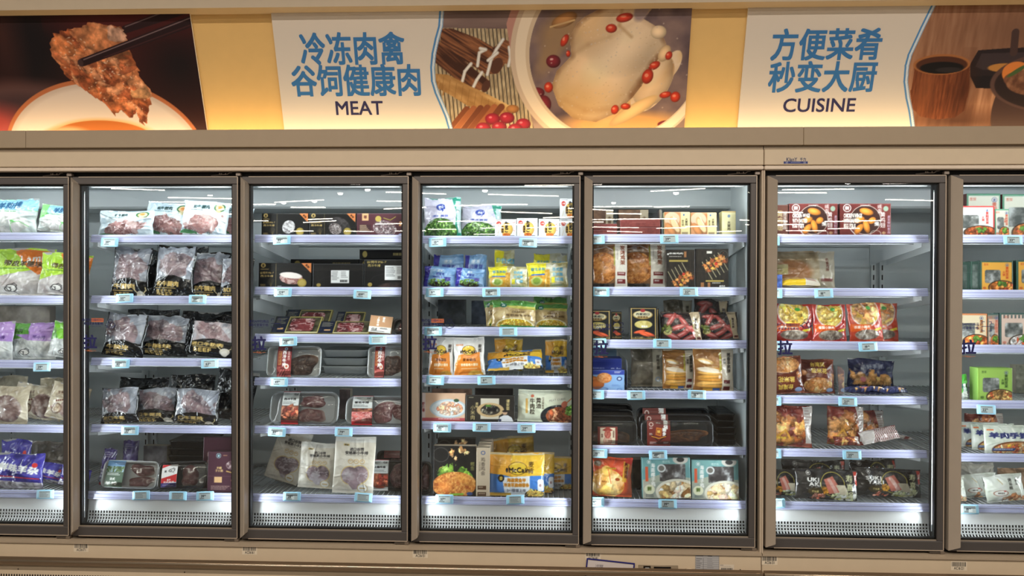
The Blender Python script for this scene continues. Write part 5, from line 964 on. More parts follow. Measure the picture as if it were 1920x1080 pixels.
EEL = ((86, 48, 26), (128, 76, 40), (176, 116, 66)); SQD = ((60, 40, 30), (96, 66, 46), (150, 116, 84))

# first door (cut by the left edge of the photo)
I(0, 0, 'bag', -52, 60, 370, a_greenlamb, 'blue and green lamb rib bag, upright at left', t=.07)
I(0, 0, 'bag', 62, 142, 387, a_greenlamb, 'blue and green lamb rib bag tilted by frame', t=.06, roll=6)
I(0, 1, 'bag', -34, 92, 464, a_lamb, 'orange and lime Lamb bag with goat drawing', k=1, t=.06, lean=18)
I(0, 1, 'bag', 62, 158, 477, a_lamb, 'lime lamb bag with goat drawing by frame', k=0, t=.055, lean=18, roll=4)
I(0, 2, 'bag', -70, 16, 602, a_purple, 'purple and green mutton bag at left', k=0, t=.05, lean=20)
I(0, 2, 'bag', -10, 98, 604, a_purple, 'purple and green mutton bag in the middle', k=1, t=.055, lean=20)
I(0, 2, 'bag', 82, 150, 608, a_purple2, 'green mutton bag with yellow writing by frame', k=0, t=.05, lean=20, roll=8)
I(0, 2, 'box', -40, 93, 574, a_plain((150, 142, 134)), 'grey brown carton standing behind mutton bags', k=4, t=.05, lean=0, side=(140, 130, 122))
I(0, 3, 'bag', -60, 44, 723, a_khaki, 'khaki mutton bag at left', k=0, t=.055, lean=18)
I(0, 3, 'bag', 14, 106, 726, a_khaki, 'khaki mutton bag with brown round stamp', k=1, t=.055, lean=18, roll=6)
I(0, 3, 'bag', 76, 150, 728, a_khaki, 'khaki mutton bag by frame', k=0, t=.05, lean=18, roll=12)
I(0, 3, 'bag', -20, 40, 704, a_plain((176, 166, 144)), 'plain khaki bag behind at left', k=3, t=.05, lean=10); I(0, 3, 'bag', 64, 130, 708, a_plain((176, 164, 140)), 'plain khaki bag behind by frame', k=3, t=.05, lean=10)
I(0, 4, 'bag', -24, 72, 851, a_navyoffal, 'navy mutton offal bag with red underline', k=0, t=.06, lean=22)
I(0, 4, 'bag', 40, 116, 872, a_navyoffal, 'crumpled navy mutton offal bag, in middle', k=1, t=.06, lean=28, roll=8)
I(0, 4, 'bag', 102, 170, 882, a_navyoffal, 'navy mutton offal bag by frame', k=0, t=.05, lean=25, roll=10)
I(0, 4, 'bag', -10, 48, 824, a_navyoffal, 'navy mutton offal bag standing behind', k=2, t=.05, lean=8)
I(0, 4, 'bag', 48, 122, 828, a_plain((104, 98, 92)), 'dull grey bag lying behind navy bags', k=4, t=.05, lean=15)

# second door
I(1, 0, 'bag', 178, 282, 393, a_wagyu, 'pale blue beef shank bag, leftmost', k=0, t=.055, lean=26, back=(200, 214, 224))
I(1, 0, 'bag', 262, 350, 383, a_wagyu, 'pale blue beef shank bag, in middle', k=1, t=.06, lean=16, roll=6, back=(200, 214, 224))
I(1, 0, 'bag', 332, 420, 379, a_wagyu, 'pale blue beef shank bag, tallest', k=0, t=.06, lean=16, roll=5, back=(200, 214, 224))
I(1, 0, 'bag', 404, 462, 388, a_wagyu, 'pale blue beef shank bag by right frame', k=1, t=.05, lean=16, roll=10, back=(200, 214, 224))
I(1, 1, 'bag', 200, 272, 464, a_beef('牛腱肉', cut=.68), 'black bottomed clear beef bag, leftmost', t=.06, lean=10, roll=2, back=(20, 20, 20))
I(1, 1, 'bag', 280, 355, 462, a_beef('和牛腱肉', head=False, cut=.64), 'black bottomed clear beef bag, in middle', t=.06, lean=10, roll=3, back=(20, 20, 20))
I(1, 1, 'bag', 352, 424, 472, a_beef('和牛腱肉', cut=.70), 'clear beef bag with round gold stamp', k=1, t=.06, lean=10, roll=1, back=(20, 20, 20))
I(1, 1, 'bag', 408, 470, 482, a_beef('和牛', head=False, cut=.70), 'clear beef bag by right frame', k=0, t=.05, lean=10, back=(20, 20, 20))
I(1, 1, 'bag', 262, 304, 468, a_blackback, 'plain black bag behind, left', k=2, t=.04, lean=6); I(1, 1, 'bag', 340, 384, 462, a_blackback, 'plain black bag behind, right', k=2, t=.04, lean=6)
I(1, 2, 'bag', 184, 262, 591, a_beef('牛腩块', head=False, cut=.66), 'beef brisket bag, leftmost', t=.055, lean=14, roll=5, back=(20, 20, 20))
I(1, 2, 'bag', 256, 346, 593, a_beef('牛腩块', head=False, cut=.64), 'beef brisket bag, in middle', k=1, t=.06, lean=14, roll=3, back=(20, 20, 20))
I(1, 2, 'bag', 350, 436, 607, a_beef('进口牛肋肉', cut=.52, film=(176, 160, 160)), 'flat beef rib bag with bull head', k=0, t=.03, lean=16, roll=5, back=(60, 60, 64), crumple=.5)
I(1, 2, 'bag', 200, 330, 580, a_blackback, 'plain black bag behind, left', k=3, t=.05, lean=4); I(1, 2, 'bag', 335, 450, 584, a_blackback, 'plain black bag behind, right', k=3, t=.05, lean=4)
I(1, 3, 'bag', 182, 254, 728, a_beef('进口牛尾', head=False, cut=.72), 'oxtail bag, leftmost', t=.06, lean=14, roll=-2, back=(20, 20, 20))
I(1, 3, 'bag', 246, 326, 726, a_beef('口牛尾段', cut=.66), 'oxtail bag, in middle', k=1, t=.06, lean=14, back=(20, 20, 20))
I(1, 3, 'bag', 320, 404, 731, a_beef('口牛尾段', cut=.70), 'oxtail bag, right', k=0, t=.06, lean=14, roll=2, back=(20, 20, 20))
I(1, 3, 'bag', 390, 466, 700, a_blackback, 'crumpled black bag by right frame', k=1, t=.06, lean=12, roll=8); I(1, 3, 'bag', 200, 310, 708, a_blackback, 'plain black bag behind, left', k=3, t=.06, lean=6); I(1, 3, 'bag', 312, 398, 702, a_blackback, 'plain black bag behind, right', k=3, t=.05, lean=6)
I(1, 4, 'bag', 150, 204, 842, a_purplebag, 'purple printed bag by left frame', k=1, t=.05, lean=10, roll=6)
T(1, 4, 184, 288, 866, (222, 226, 228), [(.44, .08, .92, .55, PNK), (.44, .52, .92, .96, PNK)], 'white tray of lamb chops', a_chopslabel, (.08, .02, .40, .98), roll=1.5, lean=20)
T(1, 4, 290, 384, 868, (44, 44, 46), [(.42, .14, .82, .92, PNK)], 'black tray of lamb with red label', a_lamblabel, (.10, .12, .41, .94), roll=-3, lean=20)
I(1, 4, 'box', 388, 460, 847, a_maroonstand, 'standing maroon carton with gold ribbon', k=0, t=.05, lean=4, side=(66, 40, 50))
I(1, 4, 'box', 379, 455, 820, lambda c: (c.f((72, 42, 54)), c.lines(.1, .3, .8, .6, 2, (150, 110, 110))), 'maroon carton standing behind the gold ribbon one', k=1, t=.05, lean=4, side=(66, 40, 50))
z = shelf_z(1, 4)+0.002
for i in range(5): z = flat_tray(1, 4, 308+i*1.5, 392, 0.42-.012*i, z, 0.20, (34, 34, 36), ['lowest black tray in stack', 'second black tray up in stack', 'third black tray up in stack', 'fourth black tray up in stack', 'topmost black tray in stack'][i], 'stacked black lamb trays', th=.034)
I(1, 4, 'bag', 202, 252, 826, a_purplebag, 'purple bag in the back corner', k=4, t=.05, lean=8); I(1, 4, 'box', 268, 312, 836, a_plain((110, 108, 112)), 'grey pack standing behind white tray', k=4, t=.05, lean=2)

# third door
for i, (xa, xb, art, ds) in enumerate(((490, 578, a_blackbox(0), 'black steak box, leftmost'), (579.5, 667, a_blackbox(1), 'black steak box, in middle'), (668.5, 770, a_maroonsteak, 'maroon pepper steak box'))):
    I(2, 0, 'box', xa, xb, 400, art, ds, t=.05, lean=2, side=(30, 30, 32) if i < 2 else (70, 36, 44), group='steak boxes on the top shelf')
I(2, 1, 'box', 484, 584, 493, a_blackbox(2), 'black steak box with steak picture', t=.05, lean=3, side=(30, 30, 32))
I(2, 1, 'box', 586, 681, 494, a_boxsticker(), 'black box with centred white sticker', t=.05, lean=3, side=(24, 24, 28))
I(2, 1, 'box', 682.5, 775, 486, a_boxsticker(True), 'tall black box with white sticker', t=.05, lean=3, side=(24, 24, 28))
Yb = 0.42
for j, (xa, xb) in enumerate(((545, 672), (674, 790))):
    zb = shelf_z(2, 1)+.0012
    for i, lv in enumerate(('lower', 'middle', 'upper')[:2 if j == 0 else 3]):
        o = I(2, 1, 'box', xa, xb, 480, a_blackend, f"{lv} black box lying behind, {'left' if j == 0 else 'right'} pile", Y=Yb, zb=zb, t=.2, lean=0, hpx=36 if i < 1 else 18, side=(24, 24, 28)); zb += o.dimensions[2] + .001
for k_, (xa, xb, y0, ds) in enumerate(((506, 596, 593, 'gold edged steak pack, front left'), (594, 692, 602, 'gold edged steak pack, front right'))):
    I(2, 2, 'skin', xa, xb, y0, a_skin, ds, t=.014, lean=52, k=0, side=(160, 146, 90), mt='film', group='gold edged steak packs')
for k_, (xa, xb, y0, ds) in enumerate(((524, 612, 580, 'gold edged steak pack, behind left'), (622, 676, 584, 'gold edged steak pack, behind right'))):
    I(2, 2, 'skin', xa, xb, y0, a_skin, ds, t=.014, lean=50, k=1, side=(160, 146, 90), mt='film', group='gold edged steak packs')
I(2, 2, 'box', 690, 732, 594, a_kraft, 'kraft brown and white steak carton', t=.03, lean=20, roll=5, side=(190, 150, 110)); T(2, 2, 734, 800, 597, (70, 66, 66), [(.15, .1, .9, .9, DKM)], 'dark steak tray by right frame', lean=24)
for xa, xb, ds in ((497, 599, 'white sirloin tray with red label, left'), (687, 790, 'white sirloin tray with red label, right')):
    T(2, 3, xa, xb, 649, (216, 220, 222), [(.36, .22, .92, .98, BRN)], ds, a_redlabel, (.20, .03, .46, .99), lean=12, group='white sirloin trays')
z = shelf_z(2, 3)+.002
for i in range(3): z = flat_tray(2, 3, 602+i, 687, 0.36+.0*i, z, 0.22, (206, 212, 214), ['lowest white tray lying between sirloin trays', 'middle white tray lying between sirloin trays', 'topmost white tray lying between sirloin trays'][i], 'white trays lying flat', th=.036)
T(2, 4, 502, 632, 735, (196, 202, 206), [(.38, .10, .82, .48, PNK), (.36, .46, .80, .96, PNK)], 'clear tray of two steaks, left', a_greylabel('西冷牛排'), (.18, 0, .43, 1.0), lean=16, bulge=.014, r=.035)
T(2, 4, 645, 775, 743, (196, 202, 206), [(.36, .14, .72, .94, PNK), (.66, .2, .98, .9, PNK)], 'clear tray of fatty beef, right', a_greylabel('雪花牛排', pic='m'), (.10, 0, .40, 1.0), lean=16, bulge=.014, r=.035)
I(2, 4, 'box', 636, 656, 730, a_plain((78, 68, 68)), 'dull brown pack standing behind clear trays', k=3, t=.05, lean=2)
I(2, 5, 'pouch', 492, 556, 836, a_pouch, 'cream beef pouch leaning right, leftmost', t=.022, lean=8, roll=17, back=(206, 202, 192), hpx=101, Y=.262)
I(2, 5, 'pouch', 556, 625, 832, a_pouch, 'cream beef pouch, in middle', k=1, t=.03, lean=9, roll=3, back=(206, 202, 192), Y=.205)
I(2, 5, 'pouch', 621, 698, 820, a_pouch, 'cream beef pouch, tallest', k=0, t=.03, lean=9, roll=2, back=(206, 202, 192))
I(2, 5, 'pouch', 482, 530, 862, a_plain((210, 206, 194)), 'cream pouch tucked behind the leaning one', t=.02, lean=8, roll=18, Y=.32)
T(2, 5, 684, 770, 864, (52, 48, 48), [(.48, .06, .95, .95, DKM)], 'dark steak tray with vegetable label', a_greylabel('上脑牛排', red=False), (.14, -.02, .50, 1.0), lean=10, Y=.18)
T(2, 5, 704, 775, 846, (60, 52, 52), [(.3, .1, .9, .9, DKM)], 'dark steak tray with red tab, behind', a_slab, (.2, .0, .62, .22), k=3, lean=8); I(2, 5, 'box', 480, 560, 842, a_plain((92, 74, 72)), 'dull brown carton behind cream pouches', k=6, t=.06, lean=0)

# fourth door
I(3, 0, 'bag', 793, 864, 369, a_edamame, 'tall green edamame bag, left', t=.06, lean=10, roll=-1, back=(120, 160, 150)); I(3, 0, 'bag', 862, 938, 383, a_edamame, 'shorter green edamame bag, right', t=.06, k=1, lean=10, roll=2, back=(120, 160, 150))
nat = []
for i, (xa, xb, y0) in enumerate(((928, 968, 411), (969, 1008, 409), (1010, 1049, 410.5), (1050, 1089, 411))):
    nat.append(I(3, 0, 'box', xa, xb, y0, a_natto, ('leftmost', 'second', 'third', 'fourth')[i]+' small white natto box', t=.08, lean=0, side=(236, 236, 236), res=.0016, group='natto boxes'))
I(3, 0, 'box', 1050, 1089, 372.5, a_natto, 'small white natto box stacked on another', t=.08, lean=0, side=(236, 236, 236), res=.0016, group='natto boxes', zb=nat[3]['zt']+.001)
I(3, 1, 'bag', 792, 853, 500, a_bean, 'blue green bean bag, left', t=.05, lean=16, roll=3, back=(120, 160, 210)); I(3, 1, 'bag', 852, 906, 504, a_bean, 'blue green bean bag, right', t=.05, lean=16, roll=4, k=0, back=(120, 160, 210))
for xa, xb, ds in ((806, 868, 'blue bean bag standing behind, left'), (870, 912, 'blue bean bag standing behind, right')): I(3, 1, 'bag', xa, xb, 476, a_bean, ds, k=2, t=.05, lean=8)
I(3, 1, 'bag', 914, 990, 498, a_yellow, 'yellow noodle bag, left', t=.055, lean=14, back=(200, 196, 150)); I(3, 1, 'bag', 988, 1066, 492, a_yellow, 'yellow noodle bag, right', t=.055, lean=14, roll=-2, back=(200, 196, 150))
for xa, xb, y0, ds in ((926, 964, 468, 'yellow bag standing behind, left'), (1000, 1072, 474, 'yellow bag standing behind, right')): I(3, 1, 'bag', xa, xb, y0, a_yellow, ds, k=2, t=.05, lean=8)
I(3, 2, 'bag', 920, 1004, 564, a_corn, 'green and tan organic corn bag, left', t=.055, lean=22, roll=2, back=(150, 140, 90)); I(3, 2, 'bag', 996, 1074, 568, a_corn, 'green and tan organic corn bag, right', k=1, t=.055, lean=20, back=(150, 140, 90))
I(3, 2, 'bag', 912, 944, 563, a_corn, 'corn bag peeking out behind, left', k=2, t=.03, lean=10, roll=-8); I(3, 2, 'bag', 1000, 1076, 556, a_corn, 'corn bag peeking out behind, right', k=3, t=.04, lean=10)
I(3, 2, 'box', 804, 872, 562, a_plain((74, 78, 82)), 'dark grey block standing in for a reflected banner, left', k=5, t=.06, lean=0, side=(60, 64, 68)); I(3, 2, 'box', 884, 914, 564, a_plain((76, 84, 98)), 'slate blue carton deep inside, middle', k=5, t=.06, lean=0, side=(60, 64, 68))  # the dark grey one is made up, for a banner reflected in the glass
I(3, 3, 'bag', 785, 849, 631, a_mccorange, 'orange and white hash brown bag, left', t=.045, lean=8, back=(230, 226, 220), crumple=.6); I(3, 3, 'bag', 850, 909, 633, a_mccorange, 'orange and white hash brown bag, right', t=.045, lean=8, roll=-2, back=(230, 226, 220), crumple=.6)
I(3, 3, 'bag', 912, 1018, 655, a_mccfries, 'blue and yellow chips bag lying tilted', t=.05, lean=48, roll=-4, back=(66, 124, 200))
I(3, 3, 'bag', 1022, 1090, 636, a_mccfries, 'blue and yellow chips bag standing by frame', k=2, t=.05, lean=8); I(3, 3, 'bag', 926, 980, 633, a_mccfries, 'tan topped chips bag standing behind', k=3, t=.05, lean=6)
I(3, 4, 'box', 789, 872, 737, a_shrimp, 'peach box with plate of shrimp', t=.04, lean=6, side=(216, 180, 156)); I(3, 4, 'box', 873.5, 965, 741, a_chef, 'charcoal box with plate and chef', t=.04, lean=6, side=(50, 46, 42))
I(3, 4, 'bag', 970, 1076, 732, a_butter, 'pale green bag of butter beef cubes', t=.04, lean=10, roll=1, back=(210, 214, 190), crumple=.5, pinch=.02)
I(3, 4, 'box', 800, 884, 729, a_plain((150, 120, 104)), 'dull peach carton behind the shrimp box', k=2, t=.04, lean=4); I(3, 4, 'box', 890, 962, 728, a_plain((56, 50, 46)), 'dull charcoal carton behind the chef box', k=2, t=.04, lean=4)
I(3, 5, 'box', 812, 892, 836, a_cutlet, 'dark box with fried cutlet picture', t=.05, lean=3, side=(206, 188, 164)); I(3, 5, 'box', 893, 918, 840, a_spine, 'tan carton turned spine forward, nearest', t=.05, lean=3, side=(206, 188, 164))
for i in range(3): I(3, 5, 'box', 896+2*i, 920+2*i, 834-5*i, a_plain((206, 190, 168)), ('tan spine just behind nearest one', 'third tan spine back', 'rearmost tan spine')[i], Y=.21+.055*i, t=.05, lean=3, side=(200, 182, 158), group='tan carton spines')
I(3, 5, 'bag', 916, 1021, 850, a_mccfries, 'large blue and yellow chips bag, front', t=.05, lean=6, back=(226, 170, 60), crumple=.5, pinch=.02)
I(3, 5, 'bag', 950, 1040, 849, a_mccfries, 'blue and yellow chips bag, second from front', k=1, t=.05, lean=6, back=(226, 170, 60), crumple=.5, pinch=.02)
I(3, 5, 'bag', 990, 1092, 857, a_mccfries, 'blue and yellow chips bag by right frame', k=2, t=.05, lean=6, crumple=.5, pinch=.02); I(3, 5, 'bag', 930, 1010, 824, a_mccfries, 'yellow chips bag standing in the back', k=4, t=.05, lean=6, roll=-8)
T(3, 5, 776, 808, 866, (70, 72, 74), [(.2, .1, .9, .9, DKM)], 'clear black tray cut by left frame', lean=6); I(3, 5, 'box', 820, 890, 822, a_cutlet, 'dark cutlet box standing behind', k=2, t=.05, lean=3, side=(50, 46, 44))

# fifth door
st = []
for j, (xa, xb, n) in enumerate(((1090, 1157, 2), (1163, 1238, 2))):
    zb = shelf_z(4, 0)+.0012
    for i in range(n):
        o = I(4, 0, 'box', xa, xb, 420, a_slab, f"{('lower', 'upper')[i]} maroon box, {'left' if j == 0 else 'right'} pile", t=.2, lean=0, zb=zb, hpx=(11 if j == 0 else 16), side=(120, 60, 56), group='flat maroon boxes'); zb += o.dimensions[2]+.0012
for xa, xb, ds in ((1100, 1150, 'brown box with pale spine, back left'), (1160, 1216, 'brown box with pale spine, back right')): I(4, 0, 'box', xa, xb, 388, a_spineback, ds, Y=.42, t=.06, lean=0, side=(110, 78, 56))
I(4, 0, 'box', 1246, 1294, 397.5, a_cake, 'orange cake box with cream spine, left', t=.05, lean=2, side=(226, 214, 160)); I(4, 0, 'box', 1295.5, 1344, 398.5, a_cake, 'orange cake box with cream spine, right', t=.05, lean=2, side=(226, 214, 160))
I(4, 0, 'box', 1354, 1380, 396, a_pale, 'narrow pale yellow box', t=.06, lean=2, side=(216, 206, 156))
I(4, 1, 'bag', 1094, 1178, 457, a_roast, 'roast chicken bag with white band, left', t=.05, lean=5, back=(210, 206, 196), crumple=.6, pinch=.02); I(4, 1, 'bag', 1170, 1250, 456, a_roast, 'roast chicken bag with white band, right', k=1, t=.05, lean=5, back=(210, 206, 196), crumple=.6, pinch=.02)
I(4, 1, 'box', 1250, 1304, 468, a_skewer(False), 'dark skewer box, left', t=.04, lean=4, side=(60, 54, 48)); I(4, 1, 'box', 1305, 1367, 466.5, a_skewer(True), 'dark skewer box, right', t=.04, lean=4, side=(60, 54, 48))
I(4, 2, 'box', 1096, 1146, 581, a_roe, 'black and gold cod roe pack, left', t=.03, lean=7, side=(24, 26, 30)); I(4, 2, 'box', 1181, 1233, 575.5, a_roe, 'black and gold cod roe pack, centre', t=.03, lean=7, side=(24, 26, 30))
I(4, 2, 'box', 1147, 1166, 584, a_roe, 'cod roe pack turned edge on', k=1, t=.03, lean=7, side=(24, 26, 30)); I(4, 2, 'box', 1182, 1237, 578, a_roe, 'cod roe pack behind the centre one', k=1, t=.03, lean=7, side=(24, 26, 30))
I(4, 2, 'bag', 1240, 1318, 584, a_sausage, 'red sausage bag, left', t=.05, lean=9, back=(90, 80, 74), crumple=.7); I(4, 2, 'bag', 1314, 1388, 586, a_sausage, 'red sausage bag, right', t=.05, lean=9, roll=-2, k=1, back=(90, 80, 74), crumple=.7)
I(4, 2, 'bag', 1300, 1366, 562, a_sausage, 'red sausage bag lying across the back', k=3, t=.045, lean=8, roll=4); I(4, 2, 'bag', 1246, 1300, 562, a_dimbag, 'dull tan bag deep behind sausages', k=4, t=.05, lean=4)
o = I(4, 3, 'box', 1092, 1171, 694, a_lightblue, 'light blue cookie picture box', t=.05, lean=0, side=(58, 74, 160), top=(52, 66, 150))
zb = shelf_z(4, 3)+.0012
o = I(4, 3, 'box', 1092, 1166, 672, a_navylid, 'navy box standing behind the light blue one', Y=.24, t=.12, lean=0, side=(50, 62, 140)); o = I(4, 3, 'box', 1096, 1156, 656, a_paleblue, 'pale blue box at the back', Y=.40, t=.12, lean=0, side=(130, 166, 196))
I(4, 3, 'bag', 1184, 1246, 654, a_dimbag, 'dull tan bag with white band, centre', k=2, t=.05, lean=5, crumple=.6); I(4, 3, 'bag', 1244, 1305, 656, a_pancake, 'pancake bag with beige band, left', k=1, t=.05, lean=5, back=(200, 188, 168), crumple=.5, pinch=.02); I(4, 3, 'bag', 1302, 1378, 653, a_pancake, 'pancake bag with beige band, right', k=0, t=.05, lean=5, back=(200, 188, 168), crumple=.5, pinch=.02)
for i in range(4):
    T(4, 4, 1092-4*i, 1196-3*i, 790-11*i, (34, 34, 36), [(.05, .35, .9, .98, SQD)], ('squid tray in front', 'second squid tray back', 'third squid tray back', 'rearmost squid tray')[i], a_squid, (.30+.04*i-.02, .24, .68+.04*i-.04, 1.0), Y=.152+.055*i, lean=8, dep=.022, wrap=i == 0, group='squid trays')
for i in range(3):
    T(4, 4, 1203-4*i, 1340-4*i, 789-12*i, (30, 32, 36), [(.26, .34, .94, .92, EEL)], ('eel tray in front', 'second eel tray back', 'rearmost eel tray')[i], a_eel, (.08, .02, .40, 1.02), Y=.152+.06*i, lean=7, dep=.024, wrap=i == 0, group='eel trays')
z = shelf_z(4, 4)+.002
for i in range(5): z = flat_tray(4, 4, 1346, 1402, 0.19+.01*i, z, .26, (30, 31, 34), ('lowest black tray at right', 'second black tray up at right', 'third black tray up at right', 'fourth black tray up at right', 'topmost black tray at right')[i], 'flat black trays', th=.024)
I(4, 5, 'bag', 1094, 1186, 859, a_orangechick, 'orange chicken soup bag', t=.06, lean=8, roll=2, back=(200, 80, 50), crumple=.7); I(4, 5, 'box', 1206, 1296, 859, a_teal, 'teal coconut chicken box, left', t=.05, lean=5, roll=-1, side=(96, 140, 140)); I(4, 5, 'box', 1297.5, 1386, 863, a_teal, 'teal coconut chicken box, right', k=0, t=.05, lean=5, side=(96, 140, 140))
I(4, 5, 'box', 1186, 1240, 862, a_plain((70, 62, 54)), 'dark brown carton behind teal boxes', k=3, t=.06, lean=0)

# sixth door
I(5, 0, 'box', 1480, 1571, 381.5, a_wings, 'maroon chicken wing box, left', t=.06, lean=1, side=(104, 44, 40)); I(5, 0, 'box', 1575.5, 1671, 381.5, a_wings, 'maroon chicken wing box, right', t=.06, lean=1, side=(104, 44, 40))
I(5, 0, 'box', 1436, 1478, 384, lambda c: (c.f((104, 62, 52)), c.t('黄鸡翅', .62, .5, .2, (190, 170, 130), vert=True), c.t('速冻食品', .86, .5, .13, (200, 190, 180), vert=True)), 'maroon chicken wing box cut by left frame', t=.06, lean=1, side=(90, 50, 44))
I(5, 1, 'bag', 1440, 1570, 470, a_backbeige, 'dull beige chicken fillet bag standing behind', k=2, t=.05, lean=4, crumple=.6, pinch=.02); I(5, 1, 'bag', 1466, 1541, 516, a_flatyellow, 'yellow and white bag lying flat', k=0, t=.035, lean=58, back=(226, 220, 206), crumple=.5)
I(5, 1, 'box', 1440, 1467, 515, a_plain((90, 116, 190)), 'small blue box by left frame', k=0, t=.06, lean=0, side=(80, 100, 170))
I(5, 2, 'bag', 1454, 1528, 570, a_red(0), 'red crispy pork bag, left', t=.045, lean=10, roll=1, back=(160, 50, 44), crumple=.7); I(5, 2, 'bag', 1528, 1592, 570, a_red(0), 'red crispy pork bag, in middle', t=.045, lean=10, back=(160, 50, 44), crumple=.7)
I(5, 2, 'bag', 1597, 1662, 569, a_red(1), 'orange red pork bag, front right', t=.045, lean=10, roll=-3, k=0, back=(170, 60, 44), crumple=.7); I(5, 2, 'bag', 1624, 1690, 567, a_red(1), 'orange red pork bag, behind right', k=1, t=.045, lean=10, back=(170, 60, 44), crumple=.7); I(5, 2, 'bag', 1430, 1464, 572, a_red(0), 'red crispy pork bag cut by left frame', k=1, t=.045, lean=10)
I(5, 3, 'bag', 1440, 1513, 671, a_popcorn(False), 'brown popcorn chicken bag, left', t=.055, lean=10, roll=-4, back=(110, 60, 44), crumple=.7); I(5, 3, 'bag', 1504, 1570, 673, a_popcorn(True), 'brown popcorn chicken bag, right', k=1, t=.055, lean=8, back=(110, 60, 44), crumple=.7)
I(5, 3, 'bag', 1586, 1706, 721, a_navysnack, 'navy snack bag lying flat in front', t=.04, lean=55, back=(44, 48, 84)); I(5, 3, 'bag', 1592, 1680, 676, a_navysnack, 'navy snack bag standing behind', k=3, t=.05, lean=14, roll=4)
I(5, 4, 'bag', 1438, 1526, 762, a_redbrown, 'red brown chicken strip bag, left', t=.055, lean=10, roll=3, back=(110, 46, 40), crumple=.8); I(5, 4, 'bag', 1555, 1625, 764, a_redbrown, 'red brown chicken strip bag, in middle', k=1, t=.055, lean=10, roll=2, back=(110, 46, 40), crumple=.8); I(5, 4, 'bag', 1588, 1666, 772, a_redbrown, 'red brown chicken strip bag, right', k=2, t=.055, lean=10, roll=-2, crumple=.8)
I(5, 4, 'bag', 1620, 1692, 806, a_checkbag, 'white and red checked bag lying on its side', t=.05, lean=35, roll=-12, back=(200, 190, 186)); I(5, 4, 'bag', 1568, 1616, 815, a_redbrown, 'small red brown bag lying in front', t=.045, lean=35); I(5, 4, 'bag', 1684, 1724, 818, a_checkbag, 'checked bag lying behind at right', k=2, t=.045, lean=35, roll=10)
I(5, 5, 'bag', 1424, 1510, 882, a_suki(False), 'black sukiyaki bag cut by left frame', k=1, t=.05, lean=16, roll=2, back=(34, 32, 32), crumple=.6, pinch=.02); I(5, 5, 'bag', 1494, 1612, 882, a_suki(False), 'black sukiyaki bag, in middle', k=0, t=.05, lean=16, roll=2, back=(34, 32, 32), crumple=.6, pinch=.02); I(5, 5, 'bag', 1606, 1738, 881, a_suki(True), 'black sukiyaki bag, right', k=1, t=.05, lean=14, roll=2, back=(34, 32, 32), crumple=.6, pinch=.02)
I(5, 5, 'bag', 1470, 1590, 863, a_suki(True), 'black sukiyaki bag standing behind, left', k=3, t=.05, lean=8); I(5, 5, 'bag', 1598, 1720, 862, a_suki(True), 'black sukiyaki bag standing behind, right', k=3, t=.05, lean=8)

# last door (cut by the right edge of the photo)
GRN, REDB, YEL = (86, 140, 112), (196, 60, 56), (222, 164, 70)
I(6, 0, 'box', 1788, 1866, 386, a_wincarton((232, 234, 234), REDB, (196, 70, 66), food=(130, 70, 40)), 'white windowed rice box edged in red', t=.05, lean=2, side=(196, 70, 64)); I(6, 0, 'box', 1866.8, 1893, 392, a_wincarton((206, 204, 190), GRN, (190, 100, 80)), 'narrow green edged rice box', t=.05, lean=2, side=(86, 140, 112))
I(6, 0, 'box', 1813, 1876, 363, a_wincarton((210, 208, 192), GRN, (190, 100, 80)), 'green edged rice box standing behind, left', k=2, t=.05, lean=0, side=(110, 60, 56)); I(6, 0, 'box', 1880, 1950, 364, a_wincarton((210, 208, 192), GRN, (190, 100, 80)), 'green edged rice box standing behind, right', k=2, t=.05, lean=0, side=(110, 60, 56))
I(6, 1, 'box', 1790, 1819, 491, a_darkside, 'dark green box seen from the side, left', t=.05, lean=0, side=(46, 70, 62)); I(6, 1, 'box', 1820, 1837, 490, a_darkside, 'dark green box seen from the side, right', t=.05, lean=0, side=(46, 70, 62)); I(6, 1, 'box', 1838.5, 1900, 489, a_wincarton(YEL, (60, 90, 78), (190, 80, 40), food=(170, 100, 50)), 'yellow windowed rice box, left', t=.05, lean=1, side=(50, 80, 70)); I(6, 1, 'box', 1907, 1970, 488, a_wincarton(YEL, (60, 90, 78), (190, 80, 40)), 'yellow windowed rice box cut by photo edge', t=.05, lean=1, side=(50, 80, 70))
I(6, 2, 'box', 1790, 1852, 588, a_wincarton((222, 206, 176), (206, 130, 84), (150, 90, 50), food=(206, 110, 60)), 'orange edged soup box', t=.05, lean=1, side=(196, 120, 80)); I(6, 2, 'box', 1853, 1873, 588, a_wincarton((206, 170, 150), (70, 96, 92), (190, 110, 90), stripes=(60, 84, 84)), 'narrow pink striped box', t=.05, lean=1, side=(70, 96, 92)); I(6, 2, 'box', 1875, 1945, 587, a_wincarton((216, 190, 176), (70, 96, 92), (200, 110, 90), food=(216, 210, 206), stripes=(80, 96, 96)), 'pink striped box with glassy window', t=.05, lean=1, side=(70, 96, 92))
I(6, 3, 'box', 1834, 1899, 690, a_wincarton((150, 186, 90), (140, 176, 80), (60, 84, 40), food=(170, 130, 80), greens=False), 'bright green noodle box', t=.07, lean=1, side=(150, 196, 96), top=(156, 200, 110)); I(6, 3, 'bag', 1786, 1820, 702, a_greenbag, 'small green bag by left frame', t=.05, lean=6); I(6, 3, 'box', 1905, 1950, 685, a_plain((150, 150, 136)), 'grey carton deep behind green box', k=4, t=.05, lean=0)
